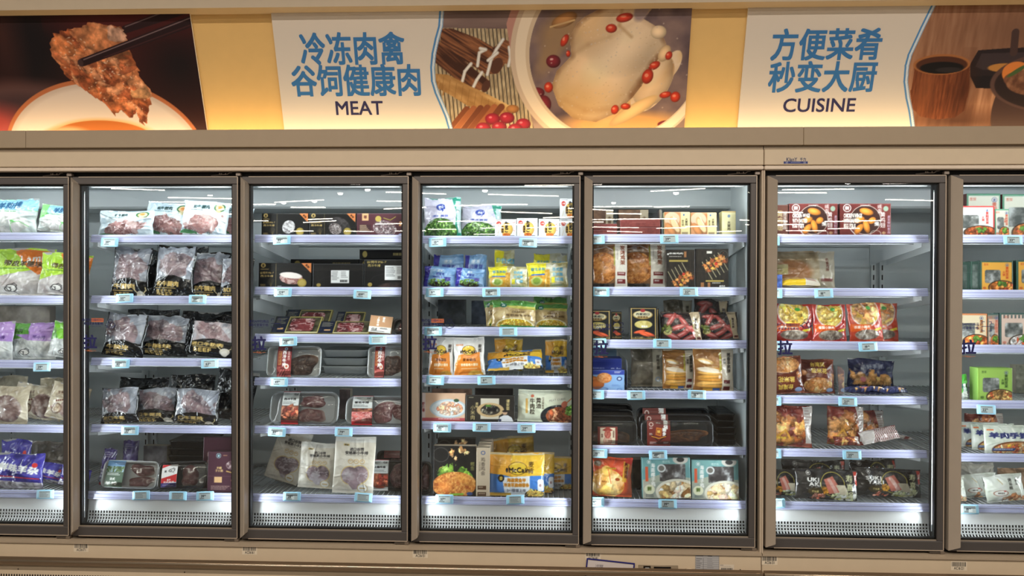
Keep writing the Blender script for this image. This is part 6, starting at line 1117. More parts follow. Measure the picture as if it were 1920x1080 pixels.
I(6, 4, 'bag', 1852, 1960, 798, a_ricebag, 'white lamb rice bag, front', t=.05, lean=7, back=(206, 210, 196), crumple=.6, pinch=.02); I(6, 4, 'bag', 1828, 1910, 794, a_ricebag, 'white lamb rice bag, second from front', k=1, t=.05, lean=7, crumple=.6, pinch=.02); I(6, 4, 'bag', 1806, 1880, 792, a_ricebag, 'white lamb rice bag, rearmost', k=2, t=.05, lean=7, crumple=.6, pinch=.02)
I(6, 4, 'bag', 1816, 1890, 776, a_redbrown, 'brown printed bag lying at the back', k=4, t=.05, lean=10)
I(6, 5, 'bag', 1806, 1880, 892, a_bun, 'white rice cake bag, left', k=1, t=.05, lean=14, roll=-5, back=(206, 210, 198), crumple=.6); I(6, 5, 'bag', 1856, 1930, 894, a_bun, 'white rice cake bag, right', k=0, t=.05, lean=14, roll=-6, back=(206, 210, 198), crumple=.6); I(6, 5, 'bag', 1770, 1818, 898, a_bun, 'white rice cake bag cut by left frame', k=0, t=.04, lean=14, roll=-5)
I(6, 5, 'bag', 1806, 1872, 868, a_creamwhite, 'cream bag with dark writing, behind', k=3, t=.05, lean=8); I(6, 5, 'bag', 1878, 1950, 878, a_plain((176, 140, 110)), 'tan crinkled bag behind at right', k=3, t=.05, lean=8)

# clear shelf dividers
for d, r, px, y0 in ((3, 1, 912.5, 487), (4, 0, 1241, 390), (4, 3, 1176, 676), (5, 3, 1583, 690)):
    z = shelf_z(d, r)+.001; p = at(px, y0, .16); m = MB(); h = p[2]-z
    m.loft([[(x, .158, z), (x, .158, z+h*.9), (x, .20, z+h), (x, .60, z+h*1.0), (x, .60, z)] for x in (p[0]-.001, p[0]+.001)], (230, 236, 240), smooth=False)
    m.box((p[0]-.014, .158, z-.0005), (p[0]+.014, .60, z+.0007), (230, 236, 240)); o = m.build('shelf_divider', 'acrylic'); tag(o, f"clear acrylic divider between the packs, {where(d, r)}", 'shelf divider')

# electronic price tags clipped to the rails
TAGS = {(0, 2): [(78, 688, '29.90')], (0, 4): [(84, 927, '')], (1, 0): [(205, 454, '39.90')], (1, 1): [(233, 559, '55.90'), (370, 561, '59.90')], (1, 2): [(226, 682, '65.90'), (393, 682, '63.90')], (1, 3): [(243, 807, '59.90')], (1, 4): [(264, 929, ''), (333, 930, ''), (384, 930, '39.90')],
    (2, 0): [(528, 450, '99.90')], (2, 1): [(530, 548, '129.00'), (679, 552, '109.00')], (2, 2): [(540, 640, '28.90'), (708, 637, '')], (2, 3): [(523, 716, '49.90')], (2, 4): [(519, 810, '89.90'), (644, 810, '79.90')], (2, 5): [(547, 931, '28.90'), (681, 933, '')],
    (3, 0): [(820, 454, '13.90'), (990, 455, '23.90')], (3, 1): [(815, 548, '9.90'), (921, 548, '10.90')], (3, 2): [(812, 621, '15.90'), (953, 622, '')], (3, 3): [(816, 713, '19.90'), (912, 713, '9.90')], (3, 4): [(829, 802, '45.90'), (903, 801, '25.90'), (987, 803, '29.90')], (3, 5): [(833, 936, '37.90'), (966, 937, '')],
    (4, 0): [(1117, 449, '27.90'), (1255, 448, '29.90')], (4, 1): [(1126, 547, '19.90'), (1292, 547, '22.90')], (4, 2): [(1120, 643, '29.90'), (1242, 644, '19.90')], (4, 3): [(1116, 740, '15.90'), (1193, 741, '18.90'), (1307, 740, '16.90')], (4, 4): [(1122, 850, '38.70'), (1234, 853, '49.90')], (4, 5): [(1116, 941, '29.90'), (1252, 945, '39.90')],
    (5, 0): [(1445, 451, '35.90')], (5, 1): [(1450, 550, '19.90'), (1545, 550, '18.90')], (5, 2): [(1448, 648, '15.90'), (1628, 650, '19.90')], (5, 3): [(1448, 752, '17.90'), (1590, 753, '21.90')], (5, 4): [(1448, 851, '23.90'), (1598, 853, '25.90')], (5, 5): [(1455, 944, '')],
    (6, 0): [(1900, 450, '33.90')], (6, 3): [(1850, 768, '22.90')], (6, 5): [(1818, 955, '19.90')]}
def price_tag(d, r, px, py, price, i, n):
    deck = r == len(RAIL_PX[d])-1; Y = (DECK_Y if deck else RAIL_Y)-0.019; p = at(px, py, Y); w, h = .0405, .0205
    P_ = rrect(w*2, h*2, .004, 4); m = MB(); m.loft([[(x*s_, y, z*s_) for x, z in P_] for s_, y in ((.97, .0), (1, .0015), (1, .005), (.9, .0062))][::-1], (170, 224, 250))
    o = m.build('price_tag', 'tag', loc=(p[0], p[1], p[2]), rot=(math.radians(-8), math.radians(random.uniform(-3, 3)), 0))
    c = Canvas(.054, .030, .0012, col=(186, 196, 198), seed=int(px)); g = c.rg; c.lines(.05, .06, .95, .2, 1, (70, 80, 84), .8, ragged=False)
    if price:
        if g.random() < .35: c.r(.03, .25, .97, .36, (40, 44, 46)); c.r(.4, .45, .72, .9, (222, 228, 228))
        a, b_ = price.split('.'); c.t(a, .22+.04*len(a), .52, .36, (34, 40, 44), b=.02); c.t(b_, .34+.09*len(a), .42, .18, (34, 40, 44), b=.01); c.lines(.08, .80, .6, .95, 1, (60, 70, 74), .8)
    else: c.lines(.08, .3, .9, .95, 3, (110, 122, 126), .5)
    mm = MB(); mm.grid(np.stack([(c.U-.5)*c.w, np.full_like(c.U, -.0009), (.5-c.V)*c.h], -1), c.I, flip=True); mm.build('screen', 'tag', o)
    pos = '' if n == 1 else (', left one' if i == 0 else ', right one' if i == n-1 else ', middle one')
    tag(o, f"light blue price tag{' showing '+price if price else ' with blank grey screen'}{pos}, {where(d, r)}", 'price tag', 'price tags on the shelf rails')
for (d, r), L in TAGS.items():
    for i, (px, py, pr) in enumerate(L): price_tag(d, r, px, py, pr, i, len(L))
# ---------------------------------------------------------------- sign band over the freezers: ledge, cove, tilted cream panel, picture boards
YB_, YT_ = 0.13, -0.06
zB, zT = at(640, 242, YB_)[2], at(640, 9.5, YT_)[2]
TILT = math.atan2(YB_-YT_, zT-zB); SLANT = math.hypot(YB_-YT_, zT-zB)
def band():
    zl, zh = zt(275, -0.03), zt(242, -0.03)
    for i, (xa, xb) in enumerate(((-3.3, at(48, 260, -.03)[0]), (at(48, 260, -.03)[0], at(1507, 260, -.03)[0]), (at(1507, 260, -.03)[0], 3.3))):
        m = MB(); m.box((xa+.0006, -0.030, zl), (xb-.0006, -0.012, zh), (160, 140, 114), bev=0.0015); m.box((xa+.0006, -0.014, zl), (xb-.0006, 0.16, zl+0.010), (160, 140, 114))
        tag(m.build(f'trim_{i+2}', 'painted'), kind='structure')
    m = MB(); n = np.array([0, math.cos(TILT), math.sin(TILT)]); up = np.array([0, -math.sin(TILT), math.cos(TILT)])
    b = np.array([0, YB_, zB])+n*0.012-up*0.10; t_ = b+up*(SLANT+0.16); P = [[np.array([x, 0, 0])+q for q in (b, b+n*0.02, t_+n*0.02, t_)] for x in (-3.3, 3.3)]
    m.loft(P, (218, 178, 112), smooth=False); tag(m.build('wall_upper', 'painted'), kind='structure')
band()
POSTER = {}
def poster(name, label, xb0, xb1, ys, art, lettering):
    """ys = photo heights (top-left, top-right, bottom-left, bottom-right) used to lay the picture out on the board"""
    x0, x1 = at(xb0, 241, YB_)[0], at(xb1, 241, YB_)[0]; w = x1-x0; low = 0.05; h = SLANT+low
    c = Canvas(w, h, 0.0027, (212, 201, 188))
    k = SLANT/h
    def Q(x, y):
        f = (x-xb0)/(xb1-xb0); yt, yb = ys[0]+(ys[1]-ys[0])*f, ys[2]+(ys[3]-ys[2])*f; v = (y-yt)/(yb-yt); s = 1+0.0567*(1-v)
        return ((917+(x-917)/s-xb0)/(xb1-xb0), v*k)
    c.Q = Q; c.pu = 1/(xb1-xb0); c.pv = k/(ys[2]-ys[0]); art(c)
    m = MB(); X, Z = (c.U-.5)*w, (1-c.V)*h-low; m.grid(np.stack([X, np.zeros_like(X), Z], -1), c.I, flip=True, smooth=False)
    e = (226, 222, 214); m.box((-w/2, 0.0003, -low), (w/2, 0.009, h-low), e)
    o = m.build(name, 'poster', loc=((x0+x1)/2, YB_, zB), rot=(TILT, 0, 0)); tag(o, label, 'sign board', 'picture boards over the freezers')
    for txt, x, y, hp, col, b, wpx in lettering:
        u, v = Q(x, y); mm = MB(); hh = hp*w*c.pu; flat_text(mm, txt, (u-.5)*w, (1-v)*h-low-hh*(.43 if ord(txt[0]) > 999 else .5), hh*(.80 if ord(txt[0]) > 999 else 1), -0.0008, col, bold=b, width=wpx*w*c.pu); mm.build('lettering', 'ink', o)
    return o
BLUE, DNAVY, MAROON = (48, 112, 168), (34, 32, 78), (64, 22, 20)
def wave(c, pts):
    q = [c.Q(*p) for p in pts]; c.wave = q; return q
def art_noodle(c):
    Q = c.Q; E = lambda x, y, rx, ry, col, **k: c.e(*Q(x, y), rx*c.pu, ry*c.pv, col, **k)
    c.f((48, 16, 16)); E(300, 60, 170, 80, (66, 20, 18), soft=.3); E(60, 90, 70, 110, (18, 10, 14), soft=.4); E(340, 120, 60, 60, (22, 10, 14), soft=.4); E(10, 60, 26, 80, (58, 30, 26), soft=.2); E(250, 30, 110, 24, (72, 18, 18), soft=.2); E(-200, 100, 160, 140, (40, 16, 16), soft=.3)
    E(40, 196, 130, 46, (96, 66, 62), soft=.12); E(60, 202, 120, 34, (58, 40, 44), soft=.12); E(-10, 230, 60, 34, (150, 60, 56), soft=.15)
    E(204, 300, 188, 156, (172, 100, 62)); E(204, 301, 182, 149, (190, 172, 160)); E(204, 306, 176, 146, (206, 190, 178), soft=.03); E(195, 262, 104, 42, (196, 160, 110), soft=.03); E(195, 264, 98, 40, (168, 92, 36)); E(130, 250, 40, 14, (206, 150, 110), soft=.03)
    blob = [(100, 77), (110, 60), (133, 50), (157, 47), (177, 37), (200, 43), (233, 47), (243, 67), (250, 97), (263, 127), (267, 143), (287, 167), (283, 197), (277, 230), (263, 230), (260, 207), (247, 220), (230, 203), (217, 213), (200, 190), (183, 180), (167, 167), (147, 153), (130, 140), (117, 117), (103, 100)]
    bb = []; gq = np.random.default_rng(8)
    for i, p in enumerate(blob):
        q = blob[(i+1) % len(blob)]
        for f in (0, .25, .5, .75): j = 3.2*math.sin(i*5+f*12)+gq.normal()*1.2; bb.append((p[0]+(q[0]-p[0])*f+j*.8, p[1]+(q[1]-p[1])*f+j*(.9 if p[1] > 150 else .5)))
    B = [Q(*p) for p in bb]
    for (x0, y0, w0), (x1, y1, w1) in (((240, 52, 14), (372, 8, 20)),): c.l([Q(x0, y0), Q(x1, y1)], w0*c.pv, (36, 14, 18), w1=w1*c.pv); c.l([Q(x0, y0-5), Q(x1, y1-8)], 1.6*c.pv, (150, 130, 130), a=.7)
    k = c.p(B, 0, mask=True); c.put((slice(None),)*2, k, (150, 82, 46)); c.with_clip(k)
    x, y = c.U*c.A, c.V; c.tex(k, [(112, 52, 30), (166, 92, 54), (206, 136, 92)], 11, 2, stretch=1.7, rot=.5, gain=2.6)
    g = np.random.default_rng(4)
    for i in range(150):
        a = g.random()**.9; px = 118+a*150+g.normal()*30; py = 68+a*125+g.normal()*24; c.e(*Q(px, py), g.uniform(5, 19)*c.pu, g.uniform(3, 9)*c.pv, [(170, 96, 56), (190, 118, 76), (132, 66, 40), (206, 146, 108), (150, 78, 46)][i % 5], rot=g.uniform(-.4, 1.6), shade=.6, a=.6, wob=.45, ws=i)
    c.e(*Q(192, 72), 48*c.pu, 24*c.pv, (176, 112, 72), shade=.4, a=.8, wob=.25, rot=.25); c.e(*Q(226, 62), 20*c.pu, 15*c.pv, (196, 152, 128), shade=.35, a=.9, wob=.3, ws=2); c.e(*Q(268, 172), 17*c.pu, 12*c.pv, (196, 146, 100), shade=.4, a=.8, wob=.4, ws=3); c.e(*Q(122, 82), 20*c.pu, 22*c.pv, (184, 108, 62), shade=.5, a=.7, wob=.4, ws=5)
    n = fbm(x*26, y*26, 5, 4)-.5; c.I = np.clip(c.I*(1+.9*n*k)[..., None], 0, 255)
    for i in range(70): a = g.random(); c.e(*Q(115+a*150+g.normal()*22, 75+a*120+g.normal()*22), g.uniform(.8, 2.4)*c.pu, .9*c.pv, (244, 220, 196), a=.7, rot=g.uniform(-1, 1))
    c.end(); c.l([Q(160, 112), Q(374, 34)], 15*c.pv, (34, 14, 18), w1=19*c.pv); c.l([Q(162, 107), Q(374, 27)], 1.8*c.pv, (160, 140, 140), a=.7); c.l([Q(200, 103), Q(360, 45)], 2*c.pv, (70, 36, 36), a=.8); c.e(*Q(156, 113), 5*c.pu, 7*c.pv, (60, 40, 40))
def art_chicken(c):
    Q = c.Q; E = lambda x, y, rx, ry, col, **k: c.e(*Q(x, y), rx*c.pu, ry*c.pv, col, **k); Pg = lambda pts, col, **k: c.p([Q(*p) for p in pts], col, **k); Ln = lambda pts, w, col, **k: c.l([Q(*p) for p in pts], w*c.pv, col, **k)
    W = [(838, 2), (836, 20), (833, 50), (826, 72), (819, 100), (816, 125), (817, 150), (823, 172), (832, 194), (841, 217), (847, 240), (849, 262)]
    reg = Pg(W+[(1340, 262), (1340, 2)], 0, mask=True); c.with_clip(reg)
    c.tex(reg, [(104, 84, 80), (132, 108, 100), (150, 126, 116)], 7, 1, stretch=9); Ln([(836, 22), (975, 21)], 3, (50, 36, 36)); Ln([(836, 9), (985, 9)], 2, (70, 52, 50))
    mat_ = Pg([(836, 53), (960, 55), (1010, 262), (800, 262), (815, 100)], 0, mask=True); c.put((slice(None),)*2, mat_, (168, 148, 116)); c.with_clip(reg*mat_); c.tex(None, [(150, 130, 100), (190, 170, 136)], 20, 2, stretch=.3)
    for i in range(30): x = 800+7.3*i; Ln([(x, 50), (x+16, 262)], 2.0, (66, 58, 50))
    c.with_clip(reg)
    def bundle(pts, ax, seed):
        k = Pg(pts, 0, mask=True); (xa, ya), (xb, yb) = Q(*ax[0]), Q(*ax[1]); th = math.atan2((yb-ya), (xb-xa)*c.A); c.tex(k, [(62, 34, 24), (112, 68, 44), (150, 96, 62), (88, 52, 36)], 42, seed, stretch=12, rot=th, gain=2.6)
    bundle([(835, 54), (856, 54), (905, 72), (950, 98), (955, 116), (940, 136), (918, 138), (870, 108), (833, 78)], ((835, 60), (945, 125)), 2); bundle([(955, 74), (990, 90), (985, 124), (955, 118), (930, 90)], ((930, 85), (985, 115)), 5)
    bundle([(826, 74), (848, 88), (896, 128), (924, 150), (918, 166), (900, 168), (862, 148), (818, 112)], ((825, 85), (920, 160)), 8); E(938, 122, 10, 16, (84, 50, 36), rot=.5); E(917, 160, 7, 12, (80, 48, 36), rot=.5)
    for pts in ([(951, 74), (938, 92), (928, 110), (920, 138)], [(918, 92), (906, 98), (902, 122)], [(962, 88), (964, 106), (960, 122)], [(890, 118), (878, 132), (873, 150)], [(910, 134), (900, 148), (893, 162)], [(940, 98), (922, 112)], [(918, 92), (908, 90)]): Ln(pts, 6, (196, 190, 182)); Ln(pts, 2, (226, 222, 216))
    k = np.maximum(Pg([(816, 136), (846, 138), (880, 156), (930, 180), (960, 196), (975, 198), (972, 208), (945, 214), (910, 208), (880, 196), (852, 178), (820, 160)], 0, mask=True), 0); c.tex(k, [(150, 108, 60), (182, 138, 84), (206, 168, 110)], 16, 3, stretch=3, rot=.5); c.with_clip(reg*k); 
    for i in range(12): Ln([(826+i*12, 136+i*6), (822+i*12, 166+i*5)], 1.0, (130, 92, 50), a=.7)
    c.with_clip(reg); E(966, 203, 12, 8, (150, 100, 56), shade=.4); Ln([(830, 150), (822, 176), (818, 190)], 3, (170, 126, 76)); Ln([(840, 158), (836, 176)], 3, (160, 118, 70))
    for i in range(6): x = 838+i*13; Ln([(x+42, 204-i*1), (x-4, 262)], 13, [(120, 66, 40), (150, 88, 54), (108, 58, 36)][i % 3]); Ln([(x+45, 206), (x, 262)], 2, (190, 130, 90), a=.6)
    for x, y in ((928, 222), (955, 220), (940, 238), (985, 232), (910, 240), (970, 242)): E(x, y, 14, 11, (132, 28, 44), shade=.5); E(x-4, y-3, 3, 2, (206, 110, 120))
    Pg([(990, 0), (970, 14), (958, 46), (964, 92), (980, 150), (1010, 60), (1040, 0)], (176, 126, 112)); Pg([(1004, 0), (984, 20), (976, 60), (976, 100), (996, 60), (1030, 0)], (196, 150, 134))
    E(1152, 100, 182, 186, (196, 172, 148)); E(1155, 100, 176, 180, (222, 202, 176)); E(1158, 100, 160, 164, (200, 176, 148)); E(1160, 102, 155, 158, (96, 78, 80))
    inn = c.mask_e(*Q(1160, 102), 155*c.pu, 158*c.pv)*reg; c.tex(inn, [(82, 66, 70), (108, 88, 88), (130, 106, 100)], 5, 4); c.with_clip(inn)
    E(1060, 60, 40, 30, (150, 118, 84), soft=.1, rot=-.5); E(1066, 40, 24, 12, (150, 104, 60), rot=-.4, shade=.5); Ln([(1040, 52), (1085, 40)], 3, (196, 160, 110)); E(1040, 95, 16, 46, (146, 116, 86), soft=.06, rot=.5); E(1170, 232, 110, 24, (196, 146, 90), soft=.06); Ln([(1045, 165), (1120, 150)], 2, (200, 170, 130)); E(1180, 200, 60, 16, (206, 160, 106), soft=.03, rot=-.5)
    body = [(1105, 34), (1130, 22), (1165, 8), (1200, 0), (1226, 0), (1228, 22), (1212, 38), (1236, 52), (1250, 74), (1258, 94), (1240, 108), (1224, 130), (1206, 160), (1190, 180), (1160, 210), (1120, 228), (1080, 222), (1052, 196), (1040, 160), (1050, 132), (1078, 104), (1076, 70), (1090, 46)]
    k = Pg(body, 0, mask=True); k2 = c.mask_e(*Q(1226, 156), 30*c.pu, 58*c.pv, .55); k3 = c.mask_e(*Q(1262, 122), 14*c.pu, 30*c.pv, .5)
    for kk, s_ in ((k3, 6), (k2, 5), (k, 4)):
        c.put((slice(None),)*2, kk*inn, (206, 176, 138)); c.tex(kk*inn, [(176, 138, 96), (208, 176, 136), (222, 196, 166), (206, 166, 110)], 4.5, s_, stretch=2.2, rot=-.8, gain=2.0)
    c.with_clip(inn*k); E(1128, 142, 92, 76, (214, 180, 140), shade=.6, a=.75, rot=-.75, soft=.16); E(1186, 74, 62, 46, (218, 190, 156), shade=.5, a=.6, rot=-.6, soft=.14); E(1122, 58, 40, 40, (196, 156, 108), shade=.4, a=.5, rot=.4, soft=.12)
    for i in range(len(body)): Ln([body[i-1], body[i]], 7, (112, 76, 48), soft=.05, a=.6)
    Ln([(1250, 96), (1228, 120), (1206, 152), (1188, 176)], 9, (120, 82, 52), soft=.05, a=.75); Ln([(1082, 100), (1110, 84), (1150, 70), (1196, 44)], 5, (150, 112, 74), soft=.04, a=.45); Ln([(1062, 186), (1100, 206), (1150, 204)], 6, (150, 108, 66), soft=.05, a=.5)
    g = np.random.default_rng(12)
    for i in range(240): q = g.random(2); E(1040+q[0]*215, 10+q[1]*215, 1.3, .9, [(238, 220, 196), (164, 126, 86)][i % 2], a=.35)
    E(1150, 104, 56, 40, (232, 210, 182), soft=.25, a=.55, rot=-.7); E(1080, 190, 60, 40, (196, 156, 100), soft=.2, a=.6); E(1200, 40, 40, 24, (226, 200, 170), soft=.15, a=.6); Ln([(1176, 10), (1168, 50), (1190, 70)], 3, (176, 140, 100), soft=.03); c.with_clip(inn*np.maximum(k2, k3)*(1-k)); E(1228, 150, 32, 54, (210, 176, 136), shade=.6, a=.6, rot=.55, wob=.1); E(1236, 130, 10, 26, (230, 206, 176), soft=.05, a=.5, rot=.55); c.with_clip(inn)
    E(1210, 24, 12, 20, (146, 126, 124), rot=.5, soft=.02); E(1240, 62, 14, 12, (214, 186, 150), shade=.4); E(1250, 100, 10, 16, (206, 172, 130), shade=.4, rot=.5); E(1190, 206, 50, 12, (214, 174, 120), rot=-.55, shade=.3)
    for x, y, rx, ry, r_ in ((1153, 55, 10, 8, 0), (1178, 36, 15, 8, -.2), (1218, 142, 10, 14, .3), (1231, 122, 11, 7, -.5), (1250, 176, 11, 6, -.2), (1268, 180, 9, 10, .3), (1176, 198, 9, 6, 0), (1066, 76, 6, 12, .5), (1072, 100, 4, 6, 0), (1034, 162, 8, 10, 0), (1258, 104, 6, 8, .4), (1156, 204, 7, 9, .3)): E(x, y, rx, ry, (172, 50, 30), rot=r_, shade=.55); E(x-2, y-2, rx*.35, ry*.25, (226, 130, 100))
    for x, y, rx, ry in ((1044, 114, 13, 12), (1012, 172, 14, 10), (1024, 194, 14, 17), (1254, 232, 20, 8)): E(x, y, rx, ry, (104, 30, 38), shade=.6); E(x-3, y-4, 3, 2, (206, 150, 150))
    g = np.random.default_rng(2)
    for i in range(90): px, py = 1100+g.normal()*80, 120+g.normal()*70; E(px+60*(i % 2), py, 1.4, 1.4, (196, 176, 160), a=.6)
    c.end(); q = [(a, b) for a, b in W]; Ln([(a-1.5, b) for a, b in q], 3.4, (64, 124, 178)); Ln([(a+2.4, b) for a, b in q], 4, (206, 214, 220)); Ln([(a+5, b) for a, b in q], 1.4, (120, 160, 196))
def art_cup(c):
    Q = c.Q; E = lambda x, y, rx, ry, col, **k: c.e(*Q(x, y), rx*c.pu, ry*c.pv, col, **k); Pg = lambda pts, col, **k: c.p([Q(*p) for p in pts], col, **k); Ln = lambda pts, w, col, **k: c.l([Q(*p) for p in pts], w*c.pv, col, **k)
    W = [(1768, -12), (1762, 4), (1752, 22), (1736, 52), (1722, 80), (1712, 100), (1706, 120), (1703, 150), (1706, 180), (1711, 206), (1714, 236), (1716, 262)]; reg = Pg(W+[(2300, 262), (2300, -12)], 0, mask=True); c.with_clip(reg)
    c.tex(reg, [(132, 88, 62), (160, 112, 82), (184, 136, 104)], 5, 1, stretch=.12, gain=1.5); E(1800, 225, 90, 14, (70, 40, 28), soft=.15, rot=.02); Ln([(1868, 262), (1882, 200)], 3, (60, 36, 26))
    E(1960, 60, 150, 60, (120, 84, 64), soft=.4); Pg([(1826, 118), (1842, 92), (1900, 88), (1990, 86), (2010, 130), (1990, 160), (1836, 158), (1826, 140)], (38, 28, 30)); Pg([(1836, 122), (1848, 98), (1985, 94), (1990, 128), (1850, 128)], (58, 46, 48)); E(1890, 124, 30, 8, (176, 120, 60)); Pg([(1826, 140), (1990, 134), (1984, 166), (1836, 162)], (26, 20, 24))
    Pg([(1722, 118), (1720, 140), (1713, 170), (1716, 200), (1730, 216), (1760, 222), (1795, 218), (1814, 204), (1824, 160), (1825, 118)], (110, 56, 30)); k = Pg([(1722, 118), (1720, 140), (1713, 170), (1716, 200), (1730, 216), (1760, 222), (1795, 218), (1814, 204), (1824, 160), (1825, 118)], 0, mask=True); c.tex(k, [(84, 42, 24), (112, 58, 32), (136, 76, 44)], 9, 3, stretch=.1, gain=1.5); E(1740, 170, 14, 46, (160, 96, 58), soft=.1, a=.45); E(1812, 170, 16, 50, (56, 26, 16), soft=.12, a=.6)
    E(1773, 118, 52, 19, (156, 98, 56)); E(1773, 119, 47, 16, (74, 40, 26)); E(1773, 124, 40, 11, (18, 14, 14)); E(1786, 128, 24, 5, (40, 34, 34))
    E(2010, 200, 144, 130, (66, 46, 42)); E(2010, 150, 144, 60, (84, 60, 54)); E(2010, 152, 136, 54, (40, 28, 28)); E(1915, 136, 30, 22, (206, 120, 56), rot=.3); E(1925, 145, 36, 16, (120, 76, 56), shade=.4); c.tex(c.mask_e(*Q(1950, 150), 56*c.pu, 26*c.pv), [(90, 56, 40), (140, 96, 70)], 26, 3); E(1990, 130, 60, 26, (186, 130, 60), shade=.4); Ln([(1908, 96), (1912, 60)], 14, (70, 50, 46)); E(1914, 130, 20, 4, (70, 90, 50), rot=-.6)
    c.end(); Ln([(a-1, b) for a, b in W], 3.4, (64, 124, 178)); Ln([(a+2.6, b) for a, b in W], 4, (206, 214, 220)); Ln([(a+5.2, b) for a, b in W], 1.2, (120, 160, 196))
poster('picture_board', 'picture board with chopsticks lifting meat slices over a bowl', -372, 388, (14, 12, 244, 243), art_noodle, [])
poster('picture_board', 'picture board reading MEAT with whole chicken in herbal broth', 533, 1283, (12, 8, 243, 238), art_chicken, [('冷冻肉禽', 666, 90, 52, BLUE, .020, 190), ('谷饲健康肉', 671, 149, 52, BLUE, .020, 238), ('MEAT', 677, 201, 25, DNAVY, .013, 88)])
poster('picture_board', 'picture board reading CUISINE with wooden cup on a table', 1383, 2170, (2, -4, 237, 233), art_cup, [('方便菜肴', 1556, 81, 52, BLUE, .020, 200), ('秒变大厨', 1547, 141, 52, BLUE, .020, 198), ('CUISINE', 1540, 194, 25, DNAVY, .013, 135)])

# ---------------------------------------------------------------- stickers and fittings on the cabinet body
def plate(name, d, px, py, wpx, hpx, art, Y=-0.0207, label=None, res=.0012, mt='paper', roll=0):
    p = at(px, py, Y); s_ = (3.5+Y)/F; w, h = wpx*s_, hpx*s_; c = Canvas(w, h, res, (214, 196, 170), seed=int(px)); art(c)
    m = MB(); X, Z = (c.U-.5)*w, (.5-c.V)*h; cr, sr = math.cos(math.radians(roll)), math.sin(math.radians(roll)); m.grid(np.stack([p[0]+X*cr+Z*sr, np.full_like(X, Y), p[2]-X*sr+Z*cr], -1), c.I, flip=True, smooth=False)
    o = under(m.build(name, mt), d)
    if label: o['label'] = label
    return o
def bar(code):
    def f(c): c.f((222, 206, 182)); barcode(c, .06, .10, .94, .56, seed=len(code)+ord(code[-2])); c.t(code, .5, .76, .30, (30, 28, 28), b=.0, w=.62)
    return f
for d, px, py, code in ((1, 152, 1026.5, 'AC06171'), (2, 468, 1031.5, 'AC06161'), (3, 788, 1037.5, 'AC06151'), (4, 1112, 1042, 'AC06141'), (5, 1443, 1050.5, 'AC06131'), (6, 1798, 1061, 'AC16121')): plate('barcode_sticker', d, px, py, 29, 17, bar(code), res=.001)
def spec(c):
    c.f((168, 166, 166)); c.r(0, 0, 1, 1, (120, 118, 118)); c.r(.015, .015, .985, .985, (172, 170, 170))
    for i in range(7): c.r(.0, .22+.13*i-.005, 1, .22+.13*i+.005, (96, 94, 96)); c.lines(.04, .26+.13*i, .3, .33+.13*i, 1, (60, 58, 60)); c.lines(.5, .26+.13*i, .85, .32+.13*i, 1, (110, 108, 110))
    c.r(.33, .22, .345, .98, (96, 94, 96)); c.lines(.04, .08, .34, .15, 1, (50, 48, 50)); c.lines(.52, .08, .8, .16, 1, (30, 30, 32))
plate('rating_plate', 4, 1326, 1055, 44, 31, spec, res=.001)
def smallbar(c): c.f((214, 200, 180)); c.lines(.05, .06, .4, .2, 1, (80, 76, 74)); c.lines(.06, .26, .95, .36, 1, (150, 140, 130)); barcode(c, .12, .5, .92, .85)
plate('barcode_sticker', 4, 1362.5, 1065, 27, 13, smallbar, res=.001)
def badge(c): c.f((206, 188, 162)); c.t('KlanY', .33, .38, .5, (52, 52, 84), b=.02, w=.46); c.t('千力', .80, .38, .46, (52, 52, 84), b=.02, w=.26); c.r(0, .66, 1, .98, (34, 48, 116)); c.r(.08, .68, .18, .96, (120, 124, 160)); c.r(.82, .68, .92, .96, (120, 124, 160)); c.lines(.3, .76, .7, .88, 1, (190, 196, 220), ragged=False)
plate('maker_badge', 5, 1492, 300.5, 44, 13, badge, Y=-0.0228, res=.001)
def controller():
    p = at(1234, 1068, -0.0207); s_ = 3.48/F; m = MB(); x, z = p[0], p[2]; w, h = 74*s_/2, 16*s_/2
    m.box((x-w, -0.0222, z-h), (x+w, -0.0203, z+h), (150, 134, 112), bev=.001); m.box((x-w*.74, -0.0235, z-h*.9), (x-w*.38, -0.0222, z+h*.85), BLK, bev=.001); m.box((x-w*.66, -0.0260, z-h*.85), (x-w*.44, -0.0235, z+h*.5), (190, 190, 186), bev=.001); m.box((x-w*.22, -0.0240, z-h*.8), (x+w*.64, -0.0222, z+h*.7), (16, 16, 18), bev=.001)
    under(m.build('controller_panel', 'plastic'), 4); m = MB()
    for i, q in enumerate((-.10, .04, .18, .32)): m.box((x+w*q, -0.0243, z-.002), (x+w*q+.002, -0.0241, z+.001), (110, 110, 110))
    for q in (.44, .54): m.box((x+w*q, -0.0243, z-.008), (x+w*q+.004, -0.0241, z+.004), (196, 200, 200))
    under(m.build('display', 'ink'), 4)
controller()
